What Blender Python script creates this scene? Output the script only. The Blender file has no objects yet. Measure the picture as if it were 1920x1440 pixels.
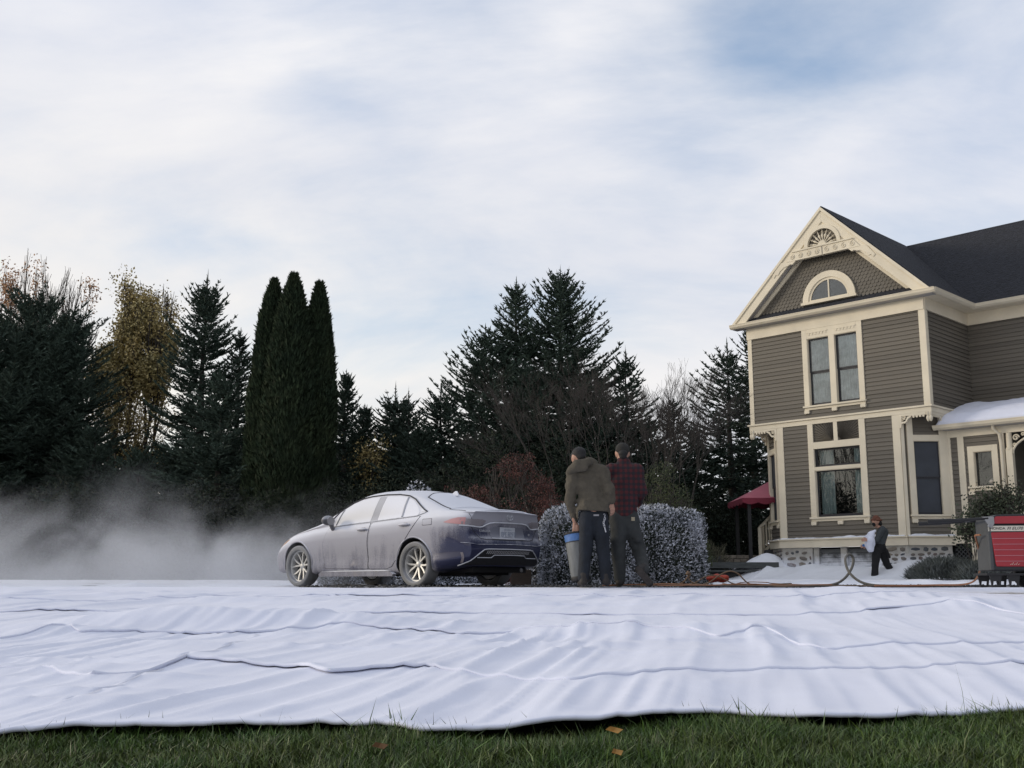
import bpy, bmesh, math, random
import numpy as np
from mathutils import Vector, Matrix, geometry
from mathutils.bvhtree import BVHTree
sc = bpy.context.scene
COL = sc.collection
R = math.radians
rng = np.random.default_rng(7)
random.seed(7)

# ------------------------------------------------------------------ camera
FPX, ZC, HOR = 2050.0, 0.09, 1090.0          # focal length in photo pixels, eye height, horizon row
PITCH = math.atan((HOR - 720) / FPX)
cam = bpy.data.cameras.new('camera')
cam.sensor_width = 36; cam.lens = 36 * FPX / 1920
cam.clip_start = 0.05; cam.clip_end = 3000
cam_ob = bpy.data.objects.new('camera', cam); COL.objects.link(cam_ob)
cam_ob.location = (0, 0, ZC); cam_ob.rotation_euler = (math.pi / 2 + PITCH, 0, 0)
sc.camera = cam_ob
# ------------------------------------------------------------------ sky
SUN_EL, SUN_AZ = R(13), R(-82)               # azimuth from +Y towards +X
world = bpy.data.worlds.new('World'); sc.world = world; world.use_nodes = True
def build_sky():
    nt = world.node_tree; nt.nodes.clear()
    N = lambda t, **k: _node(nt, t, **k)
    L = nt.links.new
    sky = N('ShaderNodeTexSky'); sky.sky_type = 'NISHITA'; sky.sun_disc = False
    sky.sun_elevation = SUN_EL; sky.sun_rotation = SUN_AZ; sky.air_density = 1.0; sky.dust_density = 0.6; sky.ozone_density = 2.0
    tc = N('ShaderNodeTexCoord')
    sep = N('ShaderNodeSeparateXYZ'); L(tc.outputs['Generated'], sep.inputs[0])
    zc = N('ShaderNodeMath', operation='MAXIMUM'); L(sep.outputs['Z'], zc.inputs[0]); zc.inputs[1].default_value = 0.0
    za = N('ShaderNodeMath', operation='ADD'); L(zc.outputs[0], za.inputs[0]); za.inputs[1].default_value = 0.42
    dx = N('ShaderNodeMath', operation='DIVIDE'); L(sep.outputs['X'], dx.inputs[0]); L(za.outputs[0], dx.inputs[1])
    dy = N('ShaderNodeMath', operation='DIVIDE'); L(sep.outputs['Y'], dy.inputs[0]); L(za.outputs[0], dy.inputs[1])
    cmb = N('ShaderNodeCombineXYZ'); L(dx.outputs[0], cmb.inputs[0]); L(dy.outputs[0], cmb.inputs[1])
    def layer(scale, rot, stretch, detail, rough, loc, dist=0.0):
        mp = N('ShaderNodeMapping'); mp.inputs['Rotation'].default_value = (0, 0, R(rot)); mp.inputs['Scale'].default_value = (stretch, 1, 1)
        mp.inputs['Location'].default_value = loc
        L(cmb.outputs[0], mp.inputs[0])
        n = N('ShaderNodeTexNoise'); n.inputs['Scale'].default_value = scale; n.inputs['Detail'].default_value = detail
        n.inputs['Roughness'].default_value = rough; n.inputs['Distortion'].default_value = dist
        L(mp.outputs[0], n.inputs['Vector']); return n.outputs['Fac']
    n1 = layer(1.15, 28, 0.7, 9, 0.55, (3.1, 1.7, 0), 0.5)
    n2 = layer(2.6, 40, 0.55, 8, 0.58, (7.3, 4.1, 0), 0.4)
    n3 = layer(5.0, 35, 0.6, 6, 0.55, (1.3, 8.1, 0), 0.3)
    mx = N('ShaderNodeMath', operation='MULTIPLY_ADD'); L(n2, mx.inputs[0]); mx.inputs[1].default_value = 0.38; L(n1, mx.inputs[2])
    # open gaps in the cloud deck (blue patch above the roof and its like further on)
    def gap(px, py, rad, depth):
        v = pix_ray(px, py)
        dt = N('ShaderNodeVectorMath', operation='DOT_PRODUCT'); L(tc.outputs['Generated'], dt.inputs[0]); dt.inputs[1].default_value = v
        mr = N('ShaderNodeMapRange'); mr.interpolation_type = 'SMOOTHSTEP'; L(dt.outputs['Value'], mr.inputs['Value'])
        mr.inputs['From Min'].default_value = math.cos(R(rad)); mr.inputs['From Max'].default_value = 1.0
        mr.inputs['To Min'].default_value = 0.0; mr.inputs['To Max'].default_value = depth
        return mr.outputs[0]
    mx3 = N('ShaderNodeMath', operation='MULTIPLY_ADD'); L(n3, mx3.inputs[0]); mx3.inputs[1].default_value = 0.22; L(mx.outputs[0], mx3.inputs[2])
    cur = mx3.outputs[0]
    for g in GAPS:
        s = N('ShaderNodeMath', operation='SUBTRACT'); L(cur, s.inputs[0]); L(gap(*g), s.inputs[1]); cur = s.outputs[0]
    lowm = N('ShaderNodeMapRange'); L(sep.outputs['Z'], lowm.inputs['Value'])
    lowm.inputs['From Min'].default_value = 0.08; lowm.inputs['From Max'].default_value = 0.52
    lowm.inputs['To Min'].default_value = 1.0; lowm.inputs['To Max'].default_value = 0.0
    lb = N('ShaderNodeMath', operation='MULTIPLY_ADD'); L(lowm.outputs[0], lb.inputs[0]); lb.inputs[1].default_value = 0.20; L(cur, lb.inputs[2]); cur = lb.outputs[0]   # seen edge-on, the deck closes up towards the horizon
    cov = N('ShaderNodeMapRange'); cov.interpolation_type = 'SMOOTHSTEP'; L(cur, cov.inputs['Value'])
    cov.inputs['From Min'].default_value = 0.45; cov.inputs['From Max'].default_value = 0.90
    cov.inputs['To Min'].default_value = 0.18; cov.inputs['To Max'].default_value = 0.97
    # cloud brightness: thin bright, thick grey; brighter and warmer towards the sun, low down
    sunv = (math.cos(SUN_EL) * math.sin(SUN_AZ), math.cos(SUN_EL) * math.cos(SUN_AZ), math.sin(SUN_EL))
    dt = N('ShaderNodeVectorMath', operation='DOT_PRODUCT'); L(tc.outputs['Generated'], dt.inputs[0]); dt.inputs[1].default_value = sunv
    sg = N('ShaderNodeMapRange'); sg.interpolation_type = 'SMOOTHSTEP'; L(dt.outputs['Value'], sg.inputs['Value'])
    sg.inputs['From Min'].default_value = -0.75; sg.inputs['From Max'].default_value = 0.95
    wm = N('ShaderNodeMath', operation='MULTIPLY'); L(sg.outputs[0], wm.inputs[0]); L(lowm.outputs[0], wm.inputs[1])
    mixn = N('ShaderNodeMath', operation='MULTIPLY_ADD'); L(n3, mixn.inputs[0]); mixn.inputs[1].default_value = 0.28; nh = N('ShaderNodeMath', operation='MULTIPLY'); L(n2, nh.inputs[0]); nh.inputs[1].default_value = 0.72; L(nh.outputs[0], mixn.inputs[2])
    shade = N('ShaderNodeMapRange'); L(mixn.outputs[0], shade.inputs['Value'])
    shade.inputs['From Min'].default_value = 0.37; shade.inputs['From Max'].default_value = 0.62
    ca = N('ShaderNodeMix', data_type='RGBA'); L(shade.outputs[0], ca.inputs['Factor'])
    ca.inputs['A'].default_value = (*CLOUD_GREY, 1); ca.inputs['B'].default_value = (*CLOUD_WHITE, 1)
    cb = N('ShaderNodeMix', data_type='RGBA'); L(wm.outputs[0], cb.inputs['Factor']); L(ca.outputs['Result'], cb.inputs['A'])
    cb.inputs['B'].default_value = (*CLOUD_WARM, 1)
    hs = N('ShaderNodeHueSaturation'); hs.inputs['Saturation'].default_value = 1.25; hs.inputs['Value'].default_value = 1.45; L(sky.outputs[0], hs.inputs['Color'])
    fin = N('ShaderNodeMix', data_type='RGBA'); L(cov.outputs[0], fin.inputs['Factor']); L(hs.outputs[0], fin.inputs['A']); L(cb.outputs['Result'], fin.inputs['B'])
    dim = N('ShaderNodeMapRange'); L(dt.outputs['Value'], dim.inputs['Value'])      # the deck is thicker and darker away from the sun
    dim.inputs['From Min'].default_value = -0.85; dim.inputs['From Max'].default_value = -0.3; dim.inputs['To Min'].default_value = DIM; dim.inputs['To Max'].default_value = 1.0
    ds = N('ShaderNodeVectorMath', operation='SCALE'); L(fin.outputs['Result'], ds.inputs[0]); L(dim.outputs[0], ds.inputs['Scale'])
    bg = N('ShaderNodeBackground'); bg.inputs['Strength'].default_value = SKY_STR; L(ds.outputs[0], bg.inputs['Color'])
    out = N('ShaderNodeOutputWorld'); L(bg.outputs[0], out.inputs['Surface'])
def _node(nt, t, **k):
    n = nt.nodes.new(t)
    for a, b in k.items(): setattr(n, a, b)
    return n
def pix_ray(px, py):
    v = 720 - py; c, s = math.cos(PITCH), math.sin(PITCH)
    return Vector((px - 960, FPX * c - v * s, FPX * s + v * c)).normalized()
def at(px, py, d):
    """photo pixel -> world point at forward distance d"""
    r = pix_ray(px, py); return Vector((0, 0, ZC)) + r * (d / r.y)
DIM = 0.25
SKY_STR = 0.15
CLOUD_GREY = (4.2, 4.6, 5.6); CLOUD_WHITE = (6.15, 6.15, 6.4); CLOUD_WARM = (6.9, 6.4, 5.6)
GAPS = [(1530, -10, 8, 0.15), (1340, 160, 8, 0.07), (1900, 420, 9, 0.06), (760, -60, 9, 0.03)]
build_sky()
# ------------------------------------------------------------------ sun (thin cloud in front of it)
sl = bpy.data.lights.new('sun', 'SUN'); sl.energy = 1.65; sl.angle = R(12); sl.color = (1.0, 0.88, 0.70)
so = bpy.data.objects.new('sun', sl); COL.objects.link(so)
sd = Vector((math.cos(SUN_EL) * math.sin(SUN_AZ), math.cos(SUN_EL) * math.cos(SUN_AZ), math.sin(SUN_EL)))
so.rotation_euler = (-sd).to_track_quat('-Z', 'Y').to_euler(); so.location = sd * 60
vs = sc.view_settings
vs.view_transform = 'Standard'; vs.look = 'None'; vs.exposure = 0.0; vs.gamma = 1.0; vs.use_curve_mapping = False
sc.cycles.use_denoising = True
sc.cycles.max_bounces = 8; sc.cycles.transparent_max_bounces = 24; sc.cycles.volume_bounces = 1
sc.cycles.volume_step_rate = 1.5; sc.cycles.volume_max_steps = 96

# ------------------------------------------------------------------ helpers
def tag(o, label=None, cat=None, group=None, kind=None):
    for k, v in (('label', label), ('category', cat), ('group', group), ('kind', kind)):
        if v: o[k] = v
    return o
def mesh_from(name, V, F, smooth=False):
    me = bpy.data.meshes.new(name)
    V = np.asarray(V, dtype=np.float32)
    if isinstance(F, np.ndarray):
        k = F.shape[1]; n = len(F)
        me.vertices.add(len(V)); me.vertices.foreach_set('co', V.ravel())
        me.loops.add(n * k); me.loops.foreach_set('vertex_index', F.astype(np.int32).ravel())
        me.polygons.add(n); me.polygons.foreach_set('loop_start', np.arange(0, n * k, k, dtype=np.int32))
        me.update(calc_edges=True)
    else:
        me.from_pydata([tuple(map(float, v)) for v in V], [], F); me.update()
    if smooth: me.polygons.foreach_set('use_smooth', np.ones(len(me.polygons), dtype=bool))
    return me
def link(name, me, m=None, parent=None, loc=None, rot=None, scale=None):
    o = bpy.data.objects.new(name, me); COL.objects.link(o)
    if m is not None and me is not None and len(me.materials) == 0:
        for x in (m if isinstance(m, (list, tuple)) else [m]): me.materials.append(x)
    if parent: o.parent = parent
    if loc is not None: o.location = loc
    if rot is not None: o.rotation_euler = rot
    if scale is not None: o.scale = scale
    return o
def empty(name, loc=(0, 0, 0), rz=0.0):
    o = bpy.data.objects.new(name, None); COL.objects.link(o); o.location = loc; o.rotation_euler = (0, 0, rz); o.empty_display_size = 0.2
    return o
class MB:
    """collects shapes into one mesh"""
    def __init__(s): s.V = []; s.F = []
    def add(s, V, F):
        b = len(s.V); s.V += [tuple(v) for v in V]; s.F += [tuple(i + b for i in f) for f in F]; return s
    def box(s, x0, x1, y0, y1, z0, z1, M=None):
        V = [Vector(v) for v in ((x0, y0, z0), (x1, y0, z0), (x1, y1, z0), (x0, y1, z0), (x0, y0, z1), (x1, y0, z1), (x1, y1, z1), (x0, y1, z1))]
        if M is not None: V = [M @ v for v in V]
        return s.add(V, [(0, 3, 2, 1), (4, 5, 6, 7), (0, 1, 5, 4), (1, 2, 6, 5), (2, 3, 7, 6), (3, 0, 4, 7)])
    def bar(s, a, b, w, h=None, up=Vector((0, 0, 1))):
        a, b = Vector(a), Vector(b); d = (b - a); L = d.length; d.normalize(); h = h or w
        x = d.cross(up); x = x.normalized() if x.length > 1e-5 else Vector((1, 0, 0)); z = x.cross(d)
        V = [p + x * sx * w / 2 + z * sz * h / 2 for p in (a, b) for sx, sz in ((-1, -1), (1, -1), (1, 1), (-1, 1))]
        return s.add(V, [(0, 3, 2, 1), (4, 5, 6, 7), (0, 1, 5, 4), (1, 2, 6, 5), (2, 3, 7, 6), (3, 0, 4, 7)])
    def tube(s, pts, r, n=8, caps=True):
        pts = [Vector(p) for p in pts]; m = len(pts); rr = r if isinstance(r, (list, tuple)) else [r] * m
        t0 = (pts[1] - pts[0]).normalized(); u = t0.orthogonal().normalized(); V = []; F = []
        for i, p in enumerate(pts):
            t = (pts[min(i + 1, m - 1)] - pts[max(i - 1, 0)]).normalized()
            u = (u - t * u.dot(t)); u = u.normalized() if u.length > 1e-6 else t.orthogonal().normalized(); w = t.cross(u)
            for k in range(n):
                a = 2 * math.pi * k / n; V.append(p + (u * math.cos(a) + w * math.sin(a)) * rr[i])
        for i in range(m - 1):
            for k in range(n):
                k2 = (k + 1) % n; F.append((i * n + k, i * n + k2, (i + 1) * n + k2, (i + 1) * n + k))
        if caps: F.append(tuple(reversed(range(n)))); F.append(tuple(range((m - 1) * n, m * n)))
        return s.add(V, F)
    def lathe(s, prof, n=20, M=None, axis='z'):
        V = []; F = []
        for r, z in prof:
            for k in range(n):
                a = 2 * math.pi * k / n; v = Vector((r * math.cos(a), r * math.sin(a), z)); V.append(M @ v if M is not None else v)
        for i in range(len(prof) - 1):
            for k in range(n):
                k2 = (k + 1) % n; F.append((i * n + k, i * n + k2, (i + 1) * n + k2, (i + 1) * n + k))
        F.append(tuple(reversed(range(n)))); F.append(tuple(range((len(prof) - 1) * n, len(prof) * n)))
        return s.add(V, F)
    def prism(s, poly, h0, h1, M=None):
        """poly (x, z) extruded along y from h0 to h1"""
        n = len(poly); V = [Vector((x, h0, z)) for x, z in poly] + [Vector((x, h1, z)) for x, z in poly]
        if M is not None: V = [M @ v for v in V]
        tris = geometry.tessellate_polygon([[Vector((x, z, 0)) for x, z in poly]])
        F = [tuple(t) for t in tris] + [tuple(i + n for i in reversed(t)) for t in tris]
        F += [(i, i + n, (i + 1) % n + n, (i + 1) % n) for i in range(n)]
        return s.add(V, F)
    def obj(s, name, m, parent=None, smooth=False, loc=None, rot=None, angle=None, bevel=0):
        me = bpy.data.meshes.new(name); me.from_pydata([tuple(v) for v in s.V], [], s.F)
        bm = bmesh.new(); bm.from_mesh(me); bmesh.ops.recalc_face_normals(bm, faces=bm.faces); bm.to_mesh(me); bm.free()
        if smooth:
            me.polygons.foreach_set('use_smooth', np.ones(len(me.polygons), dtype=bool))
            if angle: me.set_sharp_from_angle(angle=R(angle))
        o = link(name, me, m, parent, loc, rot)
        if bevel:
            b = o.modifiers.new('bevel', 'BEVEL'); b.width = bevel; b.segments = 2; b.limit_method = 'ANGLE'
        return o
def spline(pts, n=8):
    """Catmull-Rom through pts"""
    P = [np.array(p, float) for p in pts]; P = [2 * P[0] - P[1]] + P + [2 * P[-1] - P[-2]]; out = []
    for i in range(1, len(P) - 2):
        for k in range(n):
            t = k / n; a, b, c, d = P[i - 1:i + 3]
            out.append(0.5 * ((2 * b) + (c - a) * t + (2 * a - 5 * b + 4 * c - d) * t * t + (3 * b - a - 3 * c + d) * t ** 3))
    out.append(P[-2]); return [Vector(v) for v in out]
# value noise on numpy arrays
def _h(i, j, k, seed):
    n = (i * 374761393 + j * 668265263 + k * 1442695041 + seed * 974634217) & 0xffffffff
    n = ((n ^ (n >> 13)) * 1274126177) & 0xffffffff
    return ((n ^ (n >> 16)) & 0xffff) / 65535.0
def vnoise(x, y, z=None, seed=0):
    x = np.asarray(x, float); y = np.asarray(y, float); z = np.zeros_like(x) if z is None else np.asarray(z, float)
    i, j, k = (np.floor(v).astype(np.int64) for v in (x, y, z)); u, v, w = x - i, y - j, z - k
    u, v, w = (t * t * (3 - 2 * t) for t in (u, v, w)); r = 0
    for a in (0, 1):
        for b in (0, 1):
            for c in (0, 1):
                r = r + _h(i + a, j + b, k + c, seed) * (u if a else 1 - u) * (v if b else 1 - v) * (w if c else 1 - w)
    return r
def fbm(x, y, z=None, oct=4, seed=0):
    s = 0; a = 0.5
    for o in range(oct):
        f = 2.0 ** o; s = s + a * vnoise(x * f, y * f, None if z is None else z * f, seed + o); a *= 0.5
    return s
def sstep(a, b, x):
    t = np.clip((x - a) / (b - a), 0, 1); return t * t * (3 - 2 * t)
# materials
def mat(name, col, rough=0.7, metal=0.0, var=0.0, vscale=3.0, bump=0.0, bscale=40.0, col2=None, island=0.0, spec=None, stretch=None, coat=0.0, trans=0.0):
    m = bpy.data.materials.new(name); m.use_nodes = True; nt = m.node_tree; L = nt.links.new
    b = nt.nodes['Principled BSDF']; b.inputs['Base Color'].default_value = (*col, 1); b.inputs['Roughness'].default_value = rough; b.inputs['Metallic'].default_value = metal
    if spec is not None: b.inputs['Specular IOR Level'].default_value = spec
    if coat: b.inputs['Coat Weight'].default_value = coat
    tc = _node(nt, 'ShaderNodeTexCoord'); vec = tc.outputs['Object']
    if stretch:
        mp = _node(nt, 'ShaderNodeMapping'); mp.inputs['Scale'].default_value = stretch; L(vec, mp.inputs[0]); vec = mp.outputs[0]
    cur = None
    if var or col2:
        n = _node(nt, 'ShaderNodeTexNoise'); n.inputs['Scale'].default_value = vscale; n.inputs['Detail'].default_value = 6; n.inputs['Roughness'].default_value = 0.6; L(vec, n.inputs['Vector'])
        mr = _node(nt, 'ShaderNodeMapRange'); L(n.outputs['Fac'], mr.inputs['Value']); mr.inputs['From Min'].default_value = 0.3; mr.inputs['From Max'].default_value = 0.7
        mx = _node(nt, 'ShaderNodeMix', data_type='RGBA'); L(mr.outputs[0], mx.inputs['Factor'])
        c2 = col2 or tuple(c * (1 + var) for c in col); c1 = col if col2 else tuple(c * (1 - var) for c in col)
        mx.inputs['A'].default_value = (*c1, 1); mx.inputs['B'].default_value = (*c2, 1); cur = mx.outputs['Result']
    if island:
        g = _node(nt, 'ShaderNodeNewGeometry'); mr = _node(nt, 'ShaderNodeMapRange'); L(g.outputs['Random Per Island'], mr.inputs['Value'])
        mr.inputs['To Min'].default_value = 1 - island; mr.inputs['To Max'].default_value = 1 + island
        mm = _node(nt, 'ShaderNodeVectorMath', operation='SCALE'); L(mr.outputs[0], mm.inputs['Scale'])
        if cur is not None: L(cur, mm.inputs[0])
        else: mm.inputs[0].default_value = col
        cur = mm.outputs[0]
    if cur is not None: L(cur, b.inputs['Base Color'])
    if bump:
        n = _node(nt, 'ShaderNodeTexNoise'); n.inputs['Scale'].default_value = bscale; n.inputs['Detail'].default_value = 5; L(vec, n.inputs['Vector'])
        bp = _node(nt, 'ShaderNodeBump'); bp.inputs['Strength'].default_value = bump; bp.inputs['Distance'].default_value = 0.02; L(n.outputs['Fac'], bp.inputs['Height']); L(bp.outputs[0], b.inputs['Normal'])
    return m
def glass_mat(name, tint=(0.75, 0.8, 0.85), rough=0.02, refl=1.0):
    m = bpy.data.materials.new(name); m.use_nodes = True; nt = m.node_tree; nt.nodes.clear(); L = nt.links.new
    t = _node(nt, 'ShaderNodeBsdfTransparent'); t.inputs[0].default_value = (*tint, 1)
    g = _node(nt, 'ShaderNodeBsdfGlossy'); g.inputs['Roughness'].default_value = rough
    fr = _node(nt, 'ShaderNodeFresnel'); fr.inputs['IOR'].default_value = 1.5
    mu = _node(nt, 'ShaderNodeMath', operation='MULTIPLY'); mu.use_clamp = True; L(fr.outputs[0], mu.inputs[0]); mu.inputs[1].default_value = 1.8 * refl
    mx = _node(nt, 'ShaderNodeMixShader'); L(mu.outputs[0], mx.inputs[0]); L(t.outputs[0], mx.inputs[1]); L(g.outputs[0], mx.inputs[2])
    o = _node(nt, 'ShaderNodeOutputMaterial'); L(mx.outputs[0], o.inputs['Surface']); return m

# ------------------------------------------------------------------ ground
def tz(x, d):
    """ground height at forward distance d (photographer crouches below a bank)"""
    x = np.asarray(x, float); d = np.asarray(d, float)
    a = -0.335 + 0.275 * np.clip((d - 3.2) / 10.6, -0.12, 1.0)
    a = a + 0.062 * sstep(13.6, 15.2, d)
    a = a + 0.12 * sstep(17.5, 28.0, d)
    return a
def tz1(x, d): return float(tz(np.array([x]), np.array([d]))[0])
def hit(px, py):
    """photo pixel -> (x, d) on the bank"""
    r = pix_ray(px, py); lo, hi = 1.0, 13.6
    for _ in range(40):
        m = (lo + hi) / 2; p = Vector((0, 0, ZC)) + r * (m / r.y)
        if p.z > tz1(0, m) + .032: lo = m
        else: hi = m
    p = Vector((0, 0, ZC)) + r * (lo / r.y); return (p.x, p.y)
# ------------------------------------------------------------------ the house
M_CREAM = mat('cream_paint', (0.71, 0.635, 0.49), 0.55, var=0.09, vscale=1.4, bump=0.08, bscale=60)
M_SIDING = mat('siding_paint', (0.130, 0.115, 0.092), 0.6, var=0.16, vscale=1.3, bump=0.15, bscale=30, stretch=(0.3, 1, 3))
def vary_by_object(m, amt):
    nt = m.node_tree; L = nt.links.new; b = nt.nodes['Principled BSDF']; src = b.inputs['Base Color'].links[0].from_socket
    oi = _node(nt, 'ShaderNodeObjectInfo'); mr = _node(nt, 'ShaderNodeMapRange'); L(oi.outputs['Random'], mr.inputs['Value']); mr.inputs['To Min'].default_value = 1 - amt; mr.inputs['To Max'].default_value = 1 + amt
    sc_ = _node(nt, 'ShaderNodeVectorMath', operation='SCALE'); L(src, sc_.inputs[0]); L(mr.outputs[0], sc_.inputs['Scale']); L(sc_.outputs[0], b.inputs['Base Color'])
vary_by_object(M_SIDING, .13)
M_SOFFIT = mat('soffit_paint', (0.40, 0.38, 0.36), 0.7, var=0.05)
M_SASH = mat('sash_paint', (0.018, 0.019, 0.026), 0.4)
M_ROOF = None
M_GLASS = glass_mat('window_glass', (0.88, 0.91, 0.92))
M_SCREEN = mat('insect_screen', (0.035, 0.042, 0.055), 0.55, var=0.2, vscale=2)
M_CURT = mat('lace_curtain', (0.50, 0.52, 0.50), 0.9, col2=(0.92, 0.93, 0.90), vscale=5.0)
M_CURT2 = mat('side_curtain', (0.42, 0.50, 0.47), 0.9, var=0.15, vscale=5, stretch=(8, 8, 0.5))
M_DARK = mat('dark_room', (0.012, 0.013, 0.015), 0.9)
M_MORTAR = mat('mortar', (0.42, 0.40, 0.36), 0.9, var=0.2, vscale=5, bump=0.5, bscale=25)
M_SNOW = mat('paper_snow', (0.80, 0.82, 0.86), 0.85, var=0.04, vscale=4, bump=0.25, bscale=35)
M_WOODGREY = mat('grey_boards', (0.075, 0.078, 0.078), 0.75, var=0.25, vscale=4, stretch=(1, 1, 6), bump=0.2)
def stuck_snow(m, z0, z1, amt=1.0):
    """powder blown on and stuck, thinning out upwards"""
    nt = m.node_tree; L = nt.links.new; b = nt.nodes['Principled BSDF']; src = b.inputs['Base Color'].links[0].from_socket
    g = _node(nt, 'ShaderNodeNewGeometry'); sp = _node(nt, 'ShaderNodeSeparateXYZ'); L(g.outputs['Position'], sp.inputs[0])
    n = _node(nt, 'ShaderNodeTexNoise'); n.inputs['Scale'].default_value = 3.5; n.inputs['Detail'].default_value = 8; n.inputs['Roughness'].default_value = .7; L(g.outputs['Position'], n.inputs['Vector'])
    a = _node(nt, 'ShaderNodeMapRange'); L(sp.outputs['Z'], a.inputs['Value']); a.inputs['From Min'].default_value = z0; a.inputs['From Max'].default_value = z1; a.inputs['To Min'].default_value = .75; a.inputs['To Max'].default_value = -.35
    s = _node(nt, 'ShaderNodeMath', operation='ADD'); L(a.outputs[0], s.inputs[0]); L(n.outputs['Fac'], s.inputs[1])
    r = _node(nt, 'ShaderNodeMapRange'); L(s.outputs[0], r.inputs['Value']); r.inputs['From Min'].default_value = .45; r.inputs['From Max'].default_value = .95; r.inputs['To Max'].default_value = amt
    mx = _node(nt, 'ShaderNodeMix', data_type='RGBA'); L(r.outputs[0], mx.inputs['Factor']); L(src, mx.inputs['A']); mx.inputs['B'].default_value = (.76, .78, .83, 1); L(mx.outputs['Result'], b.inputs['Base Color'])
stuck_snow(M_MORTAR, .30, 1.05)
M_CELLAR = mat('cellar_boards', (0.085, 0.088, 0.090), 0.75, var=0.25, vscale=4, stretch=(1, 1, 6), bump=0.2); stuck_snow(M_CELLAR, .35, 1.0, .9)
def roof_mat():
    m = mat('roof_shingles', (0.017, 0.019, 0.026), 0.85, var=0.65, vscale=9, stretch=(1, 1, 3.5))
    nt = m.node_tree; L = nt.links.new; b = nt.nodes['Principled BSDF']
    tc = _node(nt, 'ShaderNodeTexCoord'); sp = _node(nt, 'ShaderNodeSeparateXYZ'); L(tc.outputs['Object'], sp.inputs[0])
    mu = _node(nt, 'ShaderNodeMath', operation='MULTIPLY'); mu.inputs[1].default_value = 10.5; L(sp.outputs['Z'], mu.inputs[0])
    fr = _node(nt, 'ShaderNodeMath', operation='FRACT'); L(mu.outputs[0], fr.inputs[0])
    n = _node(nt, 'ShaderNodeTexNoise'); n.inputs['Scale'].default_value = 22; L(tc.outputs['Object'], n.inputs['Vector'])
    ad = _node(nt, 'ShaderNodeMath', operation='MULTIPLY_ADD'); L(n.outputs['Fac'], ad.inputs[0]); ad.inputs[1].default_value = 1.2; L(fr.outputs[0], ad.inputs[2])
    bp = _node(nt, 'ShaderNodeBump'); bp.inputs['Strength'].default_value = 1.0; bp.inputs['Distance'].default_value = 0.035; L(ad.outputs[0], bp.inputs['Height']); L(bp.outputs[0], b.inputs['Normal'])
    return m
M_ROOF = roof_mat()
S2 = math.sqrt(0.5)
HO = Vector((8.9645 + 0.1 * S2, 30.305 - 0.1 * S2, 0.0))
house = empty('house', HO, R(-45))
tag(house, 'two storey brown clapboard house with cream trim and dark gabled roof', 'house')
def hl(px, py, d):
    """photo pixel at distance d -> house coordinates"""
    p = at(px, py, d) - HO; return Vector((p.x * S2 - p.y * S2, p.x * S2 + p.y * S2, p.z))
def HP(name, mb, m, parent=None, **k): return mb.obj(name, m, parent or house, **k)
FL, BLT0, BLT1, FRZ, EAVE = 1.25, 4.49, 4.64, 7.22, 7.60
C = 0.88; WC = 1.85; WU = WC + C; WING = 2.75
# frames for walls: (origin, direction) ; a board is placed with x along the wall and -y outwards
def frame(ox, oy, ang): return Matrix.Translation((ox, oy, 0)) @ Matrix.Rotation(ang, 4, 'Z')
FR_FRONT = frame(0, 0, 0); FR_CHR = frame(WC, 0, R(45)); FR_CHL = frame(-WU, C, R(-45))
FR_SIDE = frame(WU, 0, R(90)); FR_WING = frame(WU, WING, 0); FR_PORCH = frame(0, 0.9, 0)
CH = C / S2
# solid core walls
w = MB().prism([(-WU, BLT0), (WU, BLT0), (WU, EAVE), (-WU, EAVE)], 0.02, 0.06)
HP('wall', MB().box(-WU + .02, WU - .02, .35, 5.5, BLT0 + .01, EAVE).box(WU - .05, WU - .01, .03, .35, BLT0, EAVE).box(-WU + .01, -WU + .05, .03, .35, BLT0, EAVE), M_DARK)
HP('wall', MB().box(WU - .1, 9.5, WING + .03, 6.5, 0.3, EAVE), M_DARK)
core = MB()
poly = [(-WC + .02, .03), (WC - .02, .03), (WU - .03, C + .02), (WU - .03, 3.0), (-WU + .03, 3.0), (-WU + .03, C + .02)]
def ring_wall(mb, pts, z0, z1, skip=()):
    for i in range(len(pts)):
        if i in skip: continue
        a, b = pts[i], pts[(i + 1) % len(pts)]
        mb.add([(a[0], a[1], z0), (b[0], b[1], z0), (b[0], b[1], z1), (a[0], a[1], z1)], [(0, 1, 2, 3)])
# lower storey: one backing sheet per wall with its window openings left out
def wall_with_hole(fr, x0, x1, z0, z1, holes, y=0.03, m=M_SIDING):
    mb = MB(); xs = sorted({x0, x1, *[h[0] for h in holes], *[h[1] for h in holes]}); zs = sorted({z0, z1, *[h[2] for h in holes], *[h[3] for h in holes]})
    for a, b in zip(xs, xs[1:]):
        for c, d in zip(zs, zs[1:]):
            mx, mz = (a + b) / 2, (c + d) / 2
            if any(h[0] < mx < h[1] and h[2] < mz < h[3] for h in holes): continue
            mb.box(a, b, y, y + .03, c, d, fr)
    return HP('wall', mb, m)
wall_with_hole(FR_FRONT, -WC, WC, FL, BLT0, [(-.7, .7, 1.85, 3.76)])
wall_with_hole(FR_FRONT, -WU, WU, BLT0, EAVE, [(-.75, .79, 5.0, 6.95)])
wall_with_hole(FR_CHR, 0, CH, FL, BLT0, [(.33, 1.02, 1.82, 3.77)])
wall_with_hole(FR_CHL, 0, CH, FL, BLT0, [(CH - 1.02, CH - .33, 1.82, 3.77)])
HP('wall', MB().box(WU - .03, WU - .0, C, 3.0, FL, BLT0), M_SIDING)
HP('wall', MB().box(-WU, -WU + .03, C, 5.0, FL, BLT0), M_SIDING)
HP('room', MB().box(-WU + .1, WU - .1, 1.6, 1.65, FL, BLT0).box(-WC + .1, WC - .1, .1, 1.6, FL - .03, FL), M_DARK)
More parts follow.
